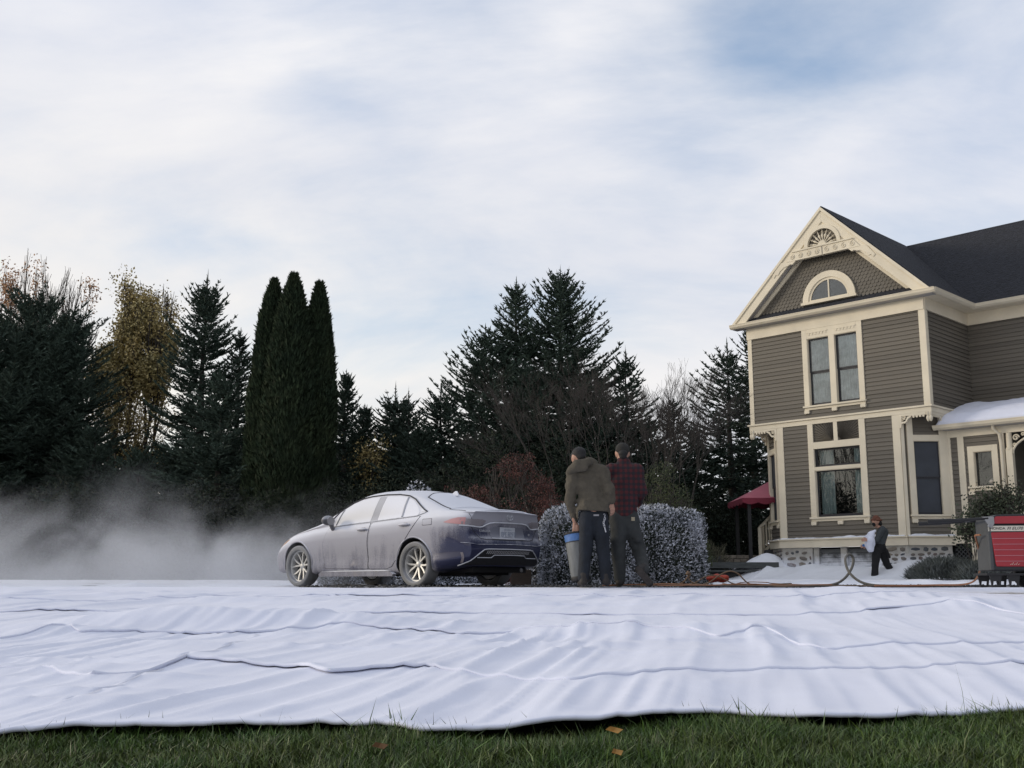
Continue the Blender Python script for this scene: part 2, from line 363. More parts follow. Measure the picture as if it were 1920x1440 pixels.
# clapboards
_cb = bpy.data.meshes.new('clapboard')
_cb.from_pydata([(0, -.030, 0), (1, -.030, 0), (1, .012, 0), (0, .012, 0), (0, -.004, 1), (1, -.004, 1), (1, .012, 1), (0, .012, 1)], [], [(0, 1, 5, 4), (0, 3, 2, 1), (4, 5, 6, 7), (1, 2, 6, 5), (2, 3, 7, 6), (3, 0, 4, 7)])
_cb.materials.append(M_SIDING)
def boards(fr, segs, z0, z1, pitch=0.115):
    """segs: list of (x0, x1, za, zb) rectangles to cover"""
    q = fr.to_euler().z; z = z0
    while z < z1 - .01:
        h = min(pitch, z1 - z)
        for x0, x1, za, zb in segs:
            if z + h / 2 < za or z + h / 2 > zb: continue
            o = bpy.data.objects.new('clapboard', _cb); COL.objects.link(o); o.parent = house
            o.location = fr @ Vector((x0, random.uniform(-.002, .002), z)); o.rotation_euler = (random.uniform(-.004, .004), random.uniform(-.0006, .0006), q); o.scale = (x1 - x0, 1, h + .004)
        z += pitch
boards(FR_FRONT, [(-2.6, -.92, 4.64, 7.25), (.92, 2.6, 4.64, 7.25), (-.92, .92, 4.64, 4.93)], BLT1 + .01, FRZ)
boards(FR_FRONT, [(-1.66, -.88, 1.2, 4.5), (.88, 1.66, 1.2, 4.5), (-.88, .88, 1.2, 1.76)], FL + .01, BLT0)
boards(FR_CHR, [(.1, 1.18, 1.2, 1.74), (.33, 1.02, 3.93, 4.5)], FL + .01, BLT0)
boards(FR_CHL, [(.06, 1.14, 1.2, 1.74), (.23, .92, 3.93, 4.5)], FL + .01, BLT0)
boards(FR_SIDE, [(.12, WING, 4.6, 7.3)], BLT1 + .01, FRZ)
boards(FR_WING, [(.0, 6.3, 4.4, 7.3)], BLT1 + .01, FRZ)
boards(FR_PORCH, [(2.79, 3.0, 1.2, 4.0), (3.17, 4.16, 1.2, 2.42), (3.17, 4.16, 3.57, 4.0), (3.17, 3.25, 2.42, 3.57), (4.03, 4.16, 2.42, 3.57)], FL + .01, 3.92)
def trim(name, fr, x0, x1, z0, z1, t=.03, y1=.03, m=None, parent=None, bevel=.006):
    return HP(name, MB().box(x0, x1, -t, y1, z0, z1, fr), m or M_CREAM, parent, bevel=bevel)
# corner boards, belts, frieze
for fr, x0, x1, z0, z1 in ((FR_FRONT, -WU, -WU + .14, BLT1, FRZ), (FR_FRONT, WU - .15, WU + .033, BLT1, FRZ), (FR_FRONT, -WC - .02, -WC + .19, FL, BLT0), (FR_FRONT, WC - .19, WC + .02, FL, BLT0),
                       (FR_CHR, 0.012, .1, FL, BLT0), (FR_CHR, 1.17, CH, FL, BLT0), (FR_CHL, 0, .06, FL, BLT0), (FR_CHL, 1.14, CH - .012, FL, BLT0), (FR_SIDE, 0, .13, BLT1, FRZ)):
    trim('corner_board', fr, x0, x1, z0, z1, .036)
trim('belt_course', FR_FRONT, -WU - .04, WU + .04, BLT0 - .02, BLT1 - .04, .045, .05); trim('belt_course', FR_FRONT, -WU - .08, WU + .08, BLT1 - .038, BLT1 + .012, .085, .03)
trim('belt_course', FR_SIDE, .03, WING, BLT0 - .02, BLT1 - .04, .045); trim('belt_course', FR_SIDE, .03, WING, BLT1 - .038, BLT1 + .012, .085, .02)
trim('frieze', FR_FRONT, -WU - .02, WU + .02, FRZ, EAVE - .04, .05); trim('frieze', FR_SIDE, .0, WING, FRZ, EAVE - .04, .05); trim('frieze', FR_WING, .05, 6.5, FRZ, EAVE - .04, .05)
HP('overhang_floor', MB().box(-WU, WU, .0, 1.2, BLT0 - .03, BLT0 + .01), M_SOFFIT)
# windows -----------------------------------------------------------------
def window(fr, x0, x1, z0, z1, tw, sash=.055, meet=None, mull=None, pane=M_GLASS, sill=True, head=True, corbels=(), depth=.07, trimo=None, rails=()):
    """outer casing round opening; sashes set back; each pane its own part"""
    a0, a1, b0, b1 = trimo or (x0 - tw, x1 + tw, z0, z1 + tw)
    fmb = MB().box(a0, x0, -.045, .03, z0, b1, fr).box(x1, a1, -.045, .03, z0, b1, fr)
    if head: fmb.box(x0, x1, -.045, .03, z1, b1, fr)
    for rx0, rx1, rz0, rz1 in rails: fmb.box(rx0, rx1, -.045, .03, rz0, rz1, fr)
    f = HP('window', fmb, M_CREAM, bevel=.005)
    rv = MB().box(x0 - .002, x0 + .012, -.03, .14, z0, z1, fr).box(x1 - .012, x1 + .002, -.03, .14, z0, z1, fr).box(x0, x1, -.03, .14, z1 - .012, z1 + .002, fr)
    HP('reveal', rv, M_CREAM, f)
    if sill: HP('sill', MB().box(a0 - .03, a1 + .03, -.10, .05, z0 - .05, z0, fr).box(a0, a1, -.05, .03, z0 - .12, z0 - .05, fr), M_CREAM, f, bevel=.006)
    for cx in corbels: HP('corbel', MB().prism([(cx - .075, z0 - .12), (cx + .075, z0 - .12), (cx + .075, z0 - .2), (cx + .05, z0 - .225), (cx + .025, z0 - .2), (cx, z0 - .225), (cx - .025, z0 - .2), (cx - .05, z0 - .225), (cx - .075, z0 - .2)], -.075, -.004, fr), M_CREAM, f)
    cells = []
    for ca, cb_ in ([(x0, x1)] if mull is None else [(x0, mull[0]), (mull[1], x1)]):
        zz = [z0, z1] if meet is None else [z0, meet, z1]
        for k in range(len(zz) - 1):
            yo = depth + (.0 if k == 0 else -.025)
            za, zb = zz[k], zz[k + 1]
            sm = MB()
            for bx in ((ca, ca + sash, za, zb), (cb_ - sash, cb_, za, zb), (ca + sash, cb_ - sash, za, za + (sash * 1.4 if k == 0 else sash * .6)), (ca + sash, cb_ - sash, zb - sash * .8, zb)):
                sm.box(bx[0], bx[1], yo, yo + .035, bx[2], bx[3], fr)
            HP('sash', sm, M_SASH, f)
            HP('pane', MB().box(ca + sash * .5, cb_ - sash * .5, yo + .014, yo + .018, za + .02, zb - .02, fr), pane, f)
            cells.append((ca, cb_, za, zb, yo))
    if mull: HP('mullion', MB().box(mull[0], mull[1], -.05, .1, z0, z1 + .0, fr), M_CREAM, f, bevel=.004)
    return f
def wavy_curtain(fr, x0, x1, z0, z1, y, m, parent, amp=.015, waves=9):
    n = max(12, int((x1 - x0) * 90)); V = []; F = []
    for i in range(n + 1):
        x = x0 + (x1 - x0) * i / n; yy = y + amp * math.sin(i / n * waves * 6.283) + random.uniform(-.003, .003)
        V += [fr @ Vector((x, yy, z0)), fr @ Vector((x, yy * 1.0, z1))]
    F = [(2 * i, 2 * i + 2, 2 * i + 3, 2 * i + 1) for i in range(n)]
    return HP('curtain', MB().add(V, F), m, parent, smooth=True)
uw = window(FR_FRONT, -.75, .79, 5.0, 6.95, .16, meet=5.97, mull=(-.07, .11), corbels=(-.84, .02, .88), trimo=(-.91, .95, 5.0, FRZ))
for k, cx in enumerate((-.41, .45)):       # moulded strip of small teeth above each upper light
    t = MB().box(cx - .32, cx + .32, -.062, -.04, 7.10, 7.135, FR_FRONT)
    for i in range(6): t.box(cx - .29 + i * .105, cx - .24 + i * .105, -.058, -.04, 7.04, 7.10, FR_FRONT)
    HP('dentil_strip', t, M_CREAM, uw)
wavy_curtain(FR_FRONT, -.74, -.08, 5.02, 6.9, .112, M_CURT, uw); wavy_curtain(FR_FRONT, .12, .78, 5.02, 6.9, .112, M_CURT, uw)
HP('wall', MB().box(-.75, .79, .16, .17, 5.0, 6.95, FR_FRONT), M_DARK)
lw = window(FR_FRONT, -.70, .70, 1.85, 3.15, .17, head=False, corbels=(-.79, 0.02, .8), trimo=(-.87, .88, 1.85, BLT0), depth=.06, rails=((-.7, .7, 3.15, 3.25), (-.7, .7, 3.76, 3.95)))
tw_ = MB()
HP('transom_rail', MB().box(-.69, .69, .031, .08, 3.155, 3.245, FR_FRONT), M_CREAM, lw)
sm = MB()
for bx in ((-.7, -.64, 3.25, 3.76), (.64, .7, 3.25, 3.76), (-.64, .64, 3.25, 3.31), (-.64, .64, 3.71, 3.76)): sm.box(bx[0], bx[1], .05, .085, bx[2], bx[3], FR_FRONT)
HP('sash', sm, M_SASH, lw); HP('pane', MB().box(-.67, .67, .066, .07, 3.28, 3.74, FR_FRONT), M_GLASS, lw)
HP('panel_rail', MB().box(-.06, .06, -.045, .03, 3.95, BLT0 - .02, FR_FRONT), M_CREAM, lw)
wavy_curtain(FR_FRONT, -.64, -.22, 1.88, 3.74, .2, M_CURT2, lw, .02, 5); wavy_curtain(FR_FRONT, .40, .64, 1.88, 3.74, .2, M_CURT2, lw, .02, 4)
# carved sunburst panels over the big window
def ray_panel(x0, x1, z0, z1, cx, fr):
    mb = MB().box(x0, x1, .0, .03, z0, z1, fr)
    cz = z0 - .02; nr = 17
    for i in range(nr):
        a = (i + .5) / nr * math.pi / 2 * 1.02; s = 1 if x1 > cx + .2 else -1
        d = Vector((math.cos(a) * s, 0, math.sin(a))); t = 2.0
        if abs(d.x) > 1e-6: t = min(t, ((x1 if s > 0 else x0) - cx) / d.x)
        t = min(t, (z1 - cz) / d.z)
        per = Vector((-d.z, 0, d.x)); w_ = t * .026
        a0 = Vector((cx, 0, cz)) + d * .14; b0 = Vector((cx, 0, cz)) + d * t
        V = [a0 - per * .004, b0 - per * w_, b0 + per * w_, a0 + per * .004]
        V = [Vector((min(max(v.x, x0), x1), 0, min(max(v.z, z0), z1))) for v in V]
        top = [fr @ Vector((v.x, -.035, v.z)) for v in ((a0 + b0) / 2 * 0 + a0, b0)]
        base = [fr @ Vector((v.x, .0, v.z)) for v in V]
        mb.add(base + top, [(0, 1, 5, 4), (3, 4, 5, 2), (1, 2, 5), (0, 4, 3)])
    return HP('sunburst_panel', mb, M_SIDING, lw)
ray_panel(-.70, -.06, 3.95, BLT0 - .02, 0, FR_FRONT); ray_panel(.06, .70, 3.95, BLT0 - .02, 0, FR_FRONT)
cw = window(FR_CHR, .33, 1.02, 1.82, 3.77, .16, meet=2.80, pane=M_SCREEN, corbels=(.24, 1.1), sash=.045, trimo=(.17, 1.17, 1.82, BLT0), depth=.045, head=False, rails=((.33, 1.02, 3.77, 3.93),))
cl = window(FR_CHL, CH - 1.02, CH - .33, 1.82, 3.77, .16, meet=2.80, pane=M_SCREEN, corbels=(CH - 1.1, CH - .24), sash=.045, trimo=(CH - 1.17, CH - .17, 1.82, BLT0), depth=.045, head=False, rails=((CH - 1.02, CH - .33, 3.77, 3.93),))
# floor skirting and stone foundation
for fr, x0, x1 in ((FR_FRONT, -WC - .06, WC + .06), (FR_CHR, .035, CH + .02), (FR_CHL, -.02, CH - .035)):
    trim('skirting', fr, x0, x1, 1.02, 1.225, .07, .03); trim('skirting', fr, x0 - .02, x1 + .02, 1.227, 1.262, .12, .03)
trim('skirting', FR_PORCH, WU + .0, 4.5, 1.06, 1.225, .07); trim('skirting', FR_PORCH, WU + .0, 4.5, 1.227, 1.262, .11)
for fr, x0, x1, z0, z1 in ((FR_FRONT, -WC + .02, -.92, -.1, 1.02), (FR_FRONT, 1.0, WC - .0, -.1, 1.02), (FR_CHR, .0, CH - .06, -.1, 1.02), (FR_CHL, .06, CH, -.1, 1.02)): HP('foundation', MB().box(x0, x1, .0, .3, z0, z1, fr), M_MORTAR)
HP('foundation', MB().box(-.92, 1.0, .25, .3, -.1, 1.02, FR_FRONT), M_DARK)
for x0, x1 in ((-.90, -.75), (-.08, .1), (.85, 1.0)): HP('cellar_post', MB().box(x0, x1, .05, .2, -.1, 1.02, FR_FRONT), M_MORTAR)
for x0, x1 in ((-.74, -.09), (.11, .84)):
    for k in range(8): HP('cellar_board', MB().box(x0, x1, .12 - .01, .15, .02 + k * .12, .13 + k * .12, FR_FRONT), M_CELLAR)
stone_cols = [(0.10, 0.105, 0.11), (0.17, 0.15, 0.13), (0.16, 0.12, 0.11), (0.23, 0.20, 0.16), (0.075, 0.085, 0.10)]
stone_m = [mat('field_stone', c, 0.85, var=0.3, vscale=6, bump=0.5, bscale=20) for c in stone_cols]
for m_ in stone_m: stuck_snow(m_, .15, .85, .85)
stone_me = []
for k in range(10):
    bm = bmesh.new(); bmesh.ops.create_icosphere(bm, subdivisions=1, radius=1.0)
    for v in bm.verts:
        v.co *= random.uniform(.84, 1.1); v.co.x = math.copysign(abs(v.co.x) ** .75, v.co.x); v.co.z = math.copysign(abs(v.co.z) ** .75, v.co.z)
    me = bpy.data.meshes.new('stone'); bm.to_mesh(me); bm.free(); me.materials.append(stone_m[k % 5])
    me.polygons.foreach_set('use_smooth', np.ones(len(me.polygons), dtype=bool)); stone_me.append(me)
def stones(fr, x0, x1, z0, z1, dens=1.0):
    z = z0; q = fr.to_euler().z
    while z < z1 - .05:
        h = random.choice((.09, .13, .17, .21)) * random.uniform(.9, 1.1); h = min(h, z1 - z); x = x0 + random.uniform(-.02, .06)
        while x < x1 - .05:
            wd = h * random.uniform(.9, 2.3); wd = min(wd, x1 - x)
            if random.random() < dens and wd > .06:
                o = bpy.data.objects.new('stone', random.choice(stone_me)); COL.objects.link(o); o.parent = house
                hh = h * random.uniform(.62, .98)
                o.location = fr @ Vector((x + wd / 2, .004, z + h / 2 + random.uniform(-.02, .02))); o.rotation_euler = (0, random.uniform(-.25, .25), q)
                o.scale = (wd * random.uniform(.40, .49), .035, hh * .48)
            x += wd + random.uniform(.01, .035)
        z += h + .008
stones(FR_FRONT, -WC + .05, -.95, .1, 1.0); stones(FR_FRONT, 1.04, WC - .02, .1, 1.0); stones(FR_CHR, .03, CH - .1, .1, 1.0, .9); stones(FR_CHL, .1, CH - .03, .1, 1.0)
# corner brackets under the upper overhang
def bracket(fr, s):
    """s=+1: post on the low-x side and pendant on the high-x side"""
    out = [(0, 0), (0, -.36), (.05, -.36), (.055, -.27), (.10, -.245), (.16, -.25), (.21, -.20), (.25, -.13), (.33, -.095), (.40, -.12), (.44, -.09), (.49, -.12), (.54, -.09), (.59, -.12), (.64, -.09), (.70, -.12), (.74, -.12), (.74, 0)]
    mb = MB(); a = fr
    def seg(p): mb.prism([(x * s, z + BLT0 - .02) for x, z in p], -.02, .025, a)
    seg([(0, 0), (0, -.36), (.05, -.36), (.055, -.27), (.07, -.06), (.07, 0)]); seg([(.07, 0), (.07, -.05), (.74, -.07), (.74, 0)])
    seg([(.055, -.27), (.10, -.245), (.16, -.25), (.21, -.20), (.25, -.13), (.33, -.095), (.33, -.05), (.23, -.08), (.17, -.19), (.12, -.20), (.065, -.20)])
    for k in range(4): seg([(.36 + k * .09, -.06), (.38 + k * .09, -.115), (.41 + k * .09, -.125), (.44 + k * .09, -.06)])
    sp = []
    for k in range(26):
        t = k / 25 * 8.0; r = .05 * (1 - k / 32); sp.append(a @ Vector(((.13 + r * math.cos(t)) * s, -.0, BLT0 - .12 + r * math.sin(t))))
    mb.tube(sp, .012, 5)
    for k in range(3): mb.tube([a @ Vector(((.08 + .0) * s, 0, BLT0 - .08 - k * .05)), a @ Vector(((.17) * s, 0, BLT0 - .09 - k * .03))], .011, 5)
    br = HP('bracket', mb, M_CREAM)
    HP('pendant', MB().lathe([(.01, -.26), (.03, -.24), (.048, -.19), (.05, -.14), (.03, -.10), (.045, -.08), (.045, -.0)], 12, a @ Matrix.Translation((.79 * s, 0, BLT0 - .02))), M_CREAM, br, smooth=True, angle=40)
bracket(frame(WC + .02, -.02, 0), 1); bracket(frame(-WC - .02, -.02, 0), -1)
bracket(frame(WU + .0, C - .1, R(-90)), 1); bracket(frame(-WU, C - .1, R(-90)), 1)
# roof -------------------------------------------------------------------
PK, TIP = 10.71, 3.10; OV = -.27
def slab(a, b, c, d, t, name, m, up=Vector((0, 0, 1))):
    a, b, c, d = map(Vector, (a, b, c, d)); n = (b - a).cross(d - a).normalized(); n = n if n.z > 0 else -n
    V = [a, b, c, d, a - n * t, b - n * t, c - n * t, d - n * t]
    return HP(name, MB().add(V, [(0, 1, 2, 3), (7, 6, 5, 4), (0, 4, 5, 1), (1, 5, 6, 2), (2, 6, 7, 3), (3, 7, 4, 0)]), m)
RY = 5.05
ez = EAVE + .09
slab((-TIP, OV, ez), (0.04, OV, PK), (.04, RY, PK), (-TIP, RY, ez), .07, 'roof', M_ROOF)
slab((TIP, OV, ez), (0.04, OV, PK), (.04, RY, PK), (TIP, WING - .42, ez), .07, 'roof', M_ROOF)
slab((TIP - .5, WING - .42, ez), (TIP + 6.5, WING - .42, ez), (TIP + 6.5, RY, PK - .03), (.0, RY, PK - .03), .07, 'roof', M_ROOF)
slab((-.5, RY, PK - .03), (TIP + 6.5, RY, PK - .03), (TIP + 6.5, RY + 2.9, ez), (-.5, RY + 2.9, ez), .07, 'roof', M_ROOF)
# soffits, gutters
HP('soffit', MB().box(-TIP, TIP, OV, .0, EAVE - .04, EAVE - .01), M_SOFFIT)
HP('soffit', MB().box(WU, TIP, 0.0, WING - .4, EAVE - .041, EAVE - .011).box(WU, TIP + 6.5, WING - .42, WING, EAVE - .042, EAVE - .012), M_CREAM)
def gutter(a, b):
    a, b = Vector(a), Vector(b); d = (b - a).normalized(); o = Vector((d.y, -d.x, 0))
    mb = MB(); prof = [(0, 0), (.05, 0), (.10, .05), (.115, .11), (.125, .11), (.125, .125), (0, .125)]
    n = len(prof); V = [p + o * u + Vector((0, 0, v)) for p in (a, b) for u, v in prof]
    tri = geometry.tessellate_polygon([[Vector((u, v, 0)) for u, v in prof]])
    mb.add(V, [(i, (i + 1) % n, (i + 1) % n + n, i + n) for i in range(n)] + [tuple(t) for t in tri] + [tuple(i + n for i in t) for t in tri])
    return HP('gutter', mb, M_CREAM)
gutter((-TIP - .04, OV + .02, EAVE - .03), (TIP + .1, OV + .02, EAVE - .03)); gutter((TIP, OV - .02, EAVE - .03), (TIP, WING - .5, EAVE - .03)); gutter((TIP - .02, WING - .42, EAVE - .03), (TIP + 6.5, WING - .42, EAVE - .03))
# small pent roof at the foot of the gable
HP('pent_roof', MB().add([(-TIP + .05, OV - .02, EAVE + .09), (TIP - .05, OV - .02, EAVE + .09), (TIP - .35, .02, EAVE + .34), (-TIP + .35, .02, EAVE + .34), (-TIP + .05, OV - .02, EAVE + .05), (TIP - .05, OV - .02, EAVE + .05)], [(0, 1, 2, 3), (4, 5, 1, 0), (4, 0, 3), (1, 5, 2)]), M_ROOF)
# gable wall with scalloped shingles
HP('gable_wall', MB().prism([(-TIP + .1, EAVE), (TIP - .1, EAVE), (0.04, PK - .15)], .0, .06), M_SIDING)
sh = MB(); pw, ph = .118, .098
nrow = 0; z = EAVE + .30
while z < 9.6:
    half = (PK - z) - .28; x = -math.floor(half / pw) * pw + (pw / 2 if nrow % 2 else 0)
    while x < half:
        if not ((x / .80) ** 2 + ((z + .02 - 8.0) / .80) ** 2 < 1 and z > 7.86):
            yy = -.012 - random.uniform(0, .006)
            arc = [(x + pw * .47 * math.cos(t), z + pw * .47 + pw * .47 * math.sin(t)) for t in [math.pi + math.pi * k / 6 for k in range(7)]]
            p = arc + [(x + pw * .47, z + .16), (x - pw * .47, z + .16)]
            n = len(p); V = [(a, yy - .022 + (b - z) * .16, b) for a, b in p] + [(a, .0, b) for a, b in p[:7]]
            sh.add(V, [tuple(range(n))] + [(k, k + 1, n + k + 1, n + k) for k in range(6)])
        x += pw
    z += ph; nrow += 1
shingle = HP('shingle_courses', sh, M_SIDING); shingle['kind'] = 'stuff'
# arched window in the gable
def arc_band(cx, cz, r0, r1, y0, y1, n=24, a0=0, a1=math.pi):
    mb = MB()
    for k in range(n):
        t0, t1 = a0 + (a1 - a0) * k / n, a0 + (a1 - a0) * (k + 1) / n
        V = [(cx + r * math.cos(t), y, cz + r * math.sin(t)) for y in (y0, y1) for r, t in ((r0, t0), (r1, t0), (r1, t1), (r0, t1))]
        f = [(0, 1, 2, 3), (7, 6, 5, 4), (1, 5, 6, 2), (3, 7, 4, 0)]
        if k == 0: f.append((0, 4, 5, 1))
        if k == n - 1: f.append((2, 6, 7, 3))
        mb.add(V, f)
    return mb
AX, AZ = .03, 8.0
aw = HP('arched_window', arc_band(AX, AZ, .64, .82, -.09, .0), M_CREAM)
HP('reveal', arc_band(AX, AZ, .57, .645, -.06, .0), M_CREAM, aw); HP('sill', MB().box(AX - .86, AX + .86, -.13, .0, AZ - .07, AZ).box(AX - .6, AX + .6, -.07, 0, AZ, AZ + .045), M_CREAM, aw)
HP('muntin', MB().box(AX - .018, AX + .018, -.06, -.02, AZ, AZ + .57), M_CREAM, aw)
for s in (-1, 1):
    pts = [(AX + s * .018, AZ + .04)] + [(AX + s * .58 * math.cos(t), AZ + .58 * math.sin(t)) for t in [k / 10 * math.pi / 2 * .98 for k in range(11)]]
    HP('pane', MB().prism(pts, -.035, -.03), M_GLASS, aw)
HP('blind', MB().prism([(AX + .58 * math.cos(k / 16 * math.pi), AZ + .03 + .55 * math.sin(k / 16 * math.pi)) for k in range(17)], -.022, -.02), mat('grey_blind', (0.11, 0.115, 0.12), .8, var=.2, vscale=3), aw)
# barge boards and gable ornament
def board_along(a, b, wdt, y0, y1, name, m=M_CREAM, out=None):
    a, b = Vector((a[0], 0, a[1])), Vector((b[0], 0, b[1])); d = (b - a).normalized(); p = Vector((-d.z, 0, d.x)); p = p if p.z < 0 else -p
    poly = [a, b, b + p * wdt, a + p * wdt]
    return HP(name, MB().prism([(v.x, v.z) for v in poly], y0, y1), m, bevel=.006)
for s in (-1, 1):
    x0 = .04; top = (x0, PK - .06); bot = (s * TIP, ez - .06)
    poly = [(x0, PK - .06), (s * TIP, ez - .06), (s * (TIP - .42), ez - .06), (x0, PK - .48)]
    HP('barge_board', MB().prism(poly, OV - .03, OV + .03), M_CREAM, bevel=.006)
    poly = [(x0, PK - .04), (s * (TIP + .02), ez - .04), (s * (TIP - .09), ez - .04), (x0, PK - .15)]
    HP('barge_board', MB().prism(poly, OV - .065, OV - .032), M_CREAM, bevel=.004)
    poly = [(x0, PK - .5), (s * (TIP - .35), ez - .1), (s * (TIP - .35) - s * .16, ez - .1), (x0, PK - .67)]
    HP('gable_moulding', MB().prism(poly, -.08, -.0), M_CREAM)
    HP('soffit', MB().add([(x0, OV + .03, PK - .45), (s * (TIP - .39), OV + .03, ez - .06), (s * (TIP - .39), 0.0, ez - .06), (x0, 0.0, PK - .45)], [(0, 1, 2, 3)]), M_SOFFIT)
    # scalloped foot of the ornament on the barge board
    poly = [(s * .80, 9.27), (s * 1.36, 9.27), (s * 1.62, 8.92), (s * 1.56, 8.86), (s * 1.50, 8.95), (s * 1.42, 8.93), (s * 1.36, 9.02), (s * 1.22, 9.12), (s * 1.08, 9.14), (s * 1.0, 9.18), (s * .94, 9.15), (s * .88, 9.2)]
    HP('gable_bracket', MB().prism(poly, OV - .05, OV + .02), M_CREAM)
beam = HP('gable_beam', MB().prism([(-1.12, 9.25), (1.2, 9.25), (.98, 9.5), (-.9, 9.5)], OV - .06, OV + .06).prism([(-.92, 9.5), (1.0, 9.5), (.96, 9.545), (-.88, 9.545)], OV - .09, OV + .06), M_CREAM, bevel=.005)
for k in range(8):
    cx = -.92 + k * .262 + (.06 if k > 3 else 0); pts = []
    for i in range(26):
        t = i / 25 * 9.5; r = .082 * (1 - i / 30); pts.append(Vector((cx + r * math.cos(t + 1.5) * (1 if k > 3 else -1), OV - .066, 9.37 + r * math.sin(t + 1.5))))
    HP('scroll', MB().tube(pts, .014, 5), M_CREAM, beam)
HP('groove', MB().box(.03, .05, OV - .064, OV - .058, 9.26, 9.49), M_SASH, beam)
fan = HP('fan_ornament', arc_band(.04, 9.56, .46, .57, OV - .055, OV + .05), M_CREAM)
HP('fan_back', MB().prism([(.04 + .46 * math.cos(k / 16 * math.pi), 9.55 + .46 * math.sin(k / 16 * math.pi)) for k in range(17)], OV + .07, OV + .09), M_SIDING, fan)
HP('fan_spandrel', MB().prism([(-.78, 9.545), (-.53, 9.545), (-.50, 9.72), (-.38, 9.92), (-.20, 10.07), (.04, 10.12), (.28, 10.07), (.46, 9.92), (.58, 9.72), (.61, 9.545), (.86, 9.545), (.04, 10.36)], OV + .0, OV + .045), M_CREAM, fan)
HP('fan_hub', arc_band(.04, 9.545, .0, .12, OV - .06, OV + .05, 12), M_CREAM, fan)
for k in range(9):
    a = math.pi * (k + .5) / 9
    Mx = Matrix.Translation((.04, OV, 9.55)) @ Matrix.Rotation(a - math.pi / 2, 4, 'Y').inverted()
    HP('spindle', MB().lathe([(.018, .1), (.014, .2), (.03, .25), (.036, .29), (.014, .33), (.016, .36), (.042, .375), (.016, .39), (.012, .42), (.004, .455)], 8, Mx), M_CREAM, fan, smooth=True, angle=50)
# porch bay -----------------------------------------------------------------
wall_with_hole(FR_PORCH, WU + .0, 4.2, FL, 4.0, [(3.40, 3.88, 2.52, 3.42)])
trim('corner_board', FR_PORCH, WU - .06, WU + .09, FL, 3.95, .04); trim('corner_board', FR_PORCH, 3.0, 3.17, FL, 3.95, .04); trim('corner_board', FR_PORCH, 4.12, 4.2, FL, 3.95, .03)
trim('frieze', FR_PORCH, WU - .05, 8.5, 3.84, 4.03, .05)
pw_ = window(FR_PORCH, 3.40, 3.88, 2.52, 3.42, .15, sash=.03, corbels=(3.30, 3.98), depth=.09)
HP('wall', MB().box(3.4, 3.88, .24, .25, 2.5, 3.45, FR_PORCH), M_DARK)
HP('ornament', MB().lathe([(.02, 0), (.07, .02), (.09, .07), (.06, .12), (.02, .15)], 12, FR_PORCH @ Matrix.Translation((3.76, .17, 2.57))), mat('pale_china', (.5, .46, .40), .5), pw_, smooth=True)
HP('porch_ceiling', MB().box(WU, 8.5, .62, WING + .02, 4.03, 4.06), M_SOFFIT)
gutter((WU - .22, .62, 4.04), (8.5, .62, 4.04))
slab((WU - .2, .56, 4.17), (8.5, .56, 4.17), (8.5, WING, 4.86), (WU - .0, WING, 4.86), .08, 'porch_roof', M_ROOF)
HP('downspout', MB().tube([FR_PORCH @ Vector(p) for p in ((4.03, -.25, 4.06), (4.03, -.22, 3.96), (4.12, -.08, 3.82), (4.14, -.07, 3.6), (4.14, -.07, 1.3))], .04, 8), M_CREAM, smooth=True, angle=40)
# turned porch column, arched bracket, floor, dark porch interior
col_ = HP('porch_column', MB().box(4.24, 4.40, .84, 1.0, FL, 3.42, None).lathe([(.095, 0), (.095, .05), (.075, .07), (.07, .44)], 16, Matrix.Translation((4.32, .92, 3.40))), M_CREAM)
def scroll_pts(cx, cz, r, turns, y, s=1): return [Vector((cx + s * r * (1 - i / 34) * math.cos(i / 29 * turns * 6.283), y, cz + r * (1 - i / 34) * math.sin(i / 29 * turns * 6.283))) for i in range(30)]
pb = MB().prism([(4.40, 3.84), (4.40, 3.30), (4.44, 3.30), (4.45, 3.45), (4.53, 3.62), (4.68, 3.75), (4.9, 3.80), (4.9, 3.84)], .88, .93)
pb = MB(); arc_ = [Vector((4.40 + 1.0 * (1 - math.cos(t)), .9, 3.30 + .5 * math.sin(t))) for t in [k / 14 * math.pi / 2 for k in range(15)]]
pb.tube(arc_, .03, 6); pb.tube(scroll_pts(4.50, 3.70, .085, 1.4, .9), .02, 5); pb.tube(scroll_pts(4.68, 3.77, .05, 1.2, .9), .016, 5); pb.tube(scroll_pts(4.45, 3.52, .045, 1.2, .9), .015, 5)
HP('porch_bracket', pb, M_CREAM)
HP('porch_floor', MB().box(WU, 8.5, .86, WING + .2, 1.18, 1.24), M_WOODGREY)
HP('wall', MB().box(4.2, 4.24, .95, WING, FL, 4.0), M_SIDING)
HP('porch_pier', MB().box(3.22, 3.52, .78, .95, -.1, 1.06), M_CREAM, bevel=.006)
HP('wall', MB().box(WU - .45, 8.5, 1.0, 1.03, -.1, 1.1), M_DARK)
lat = MB()
for x0, x1 in ((WU + .02, 3.2), (3.54, 4.4)):
    n = int((x1 - x0) / .1) + 8
    for k in range(-8, n):
        for s in (1, -1):
            a = Vector((x0 + k * .11, .9, .1 if s > 0 else 1.04)); b = a + Vector((.94, 0, .94 * s))
            if b.x < x0 or a.x > x1: continue
            if a.x < x0: t = (x0 - a.x) / .94; a = a.lerp(b, t)
            if b.x > x1: t = (x1 - a.x) / (b.x - a.x); b = a.lerp(b, t)
            lat.bar(a, b, .012, .035, Vector((0, 1, 0)))
o_ = HP('lattice', lat, M_WOODGREY)
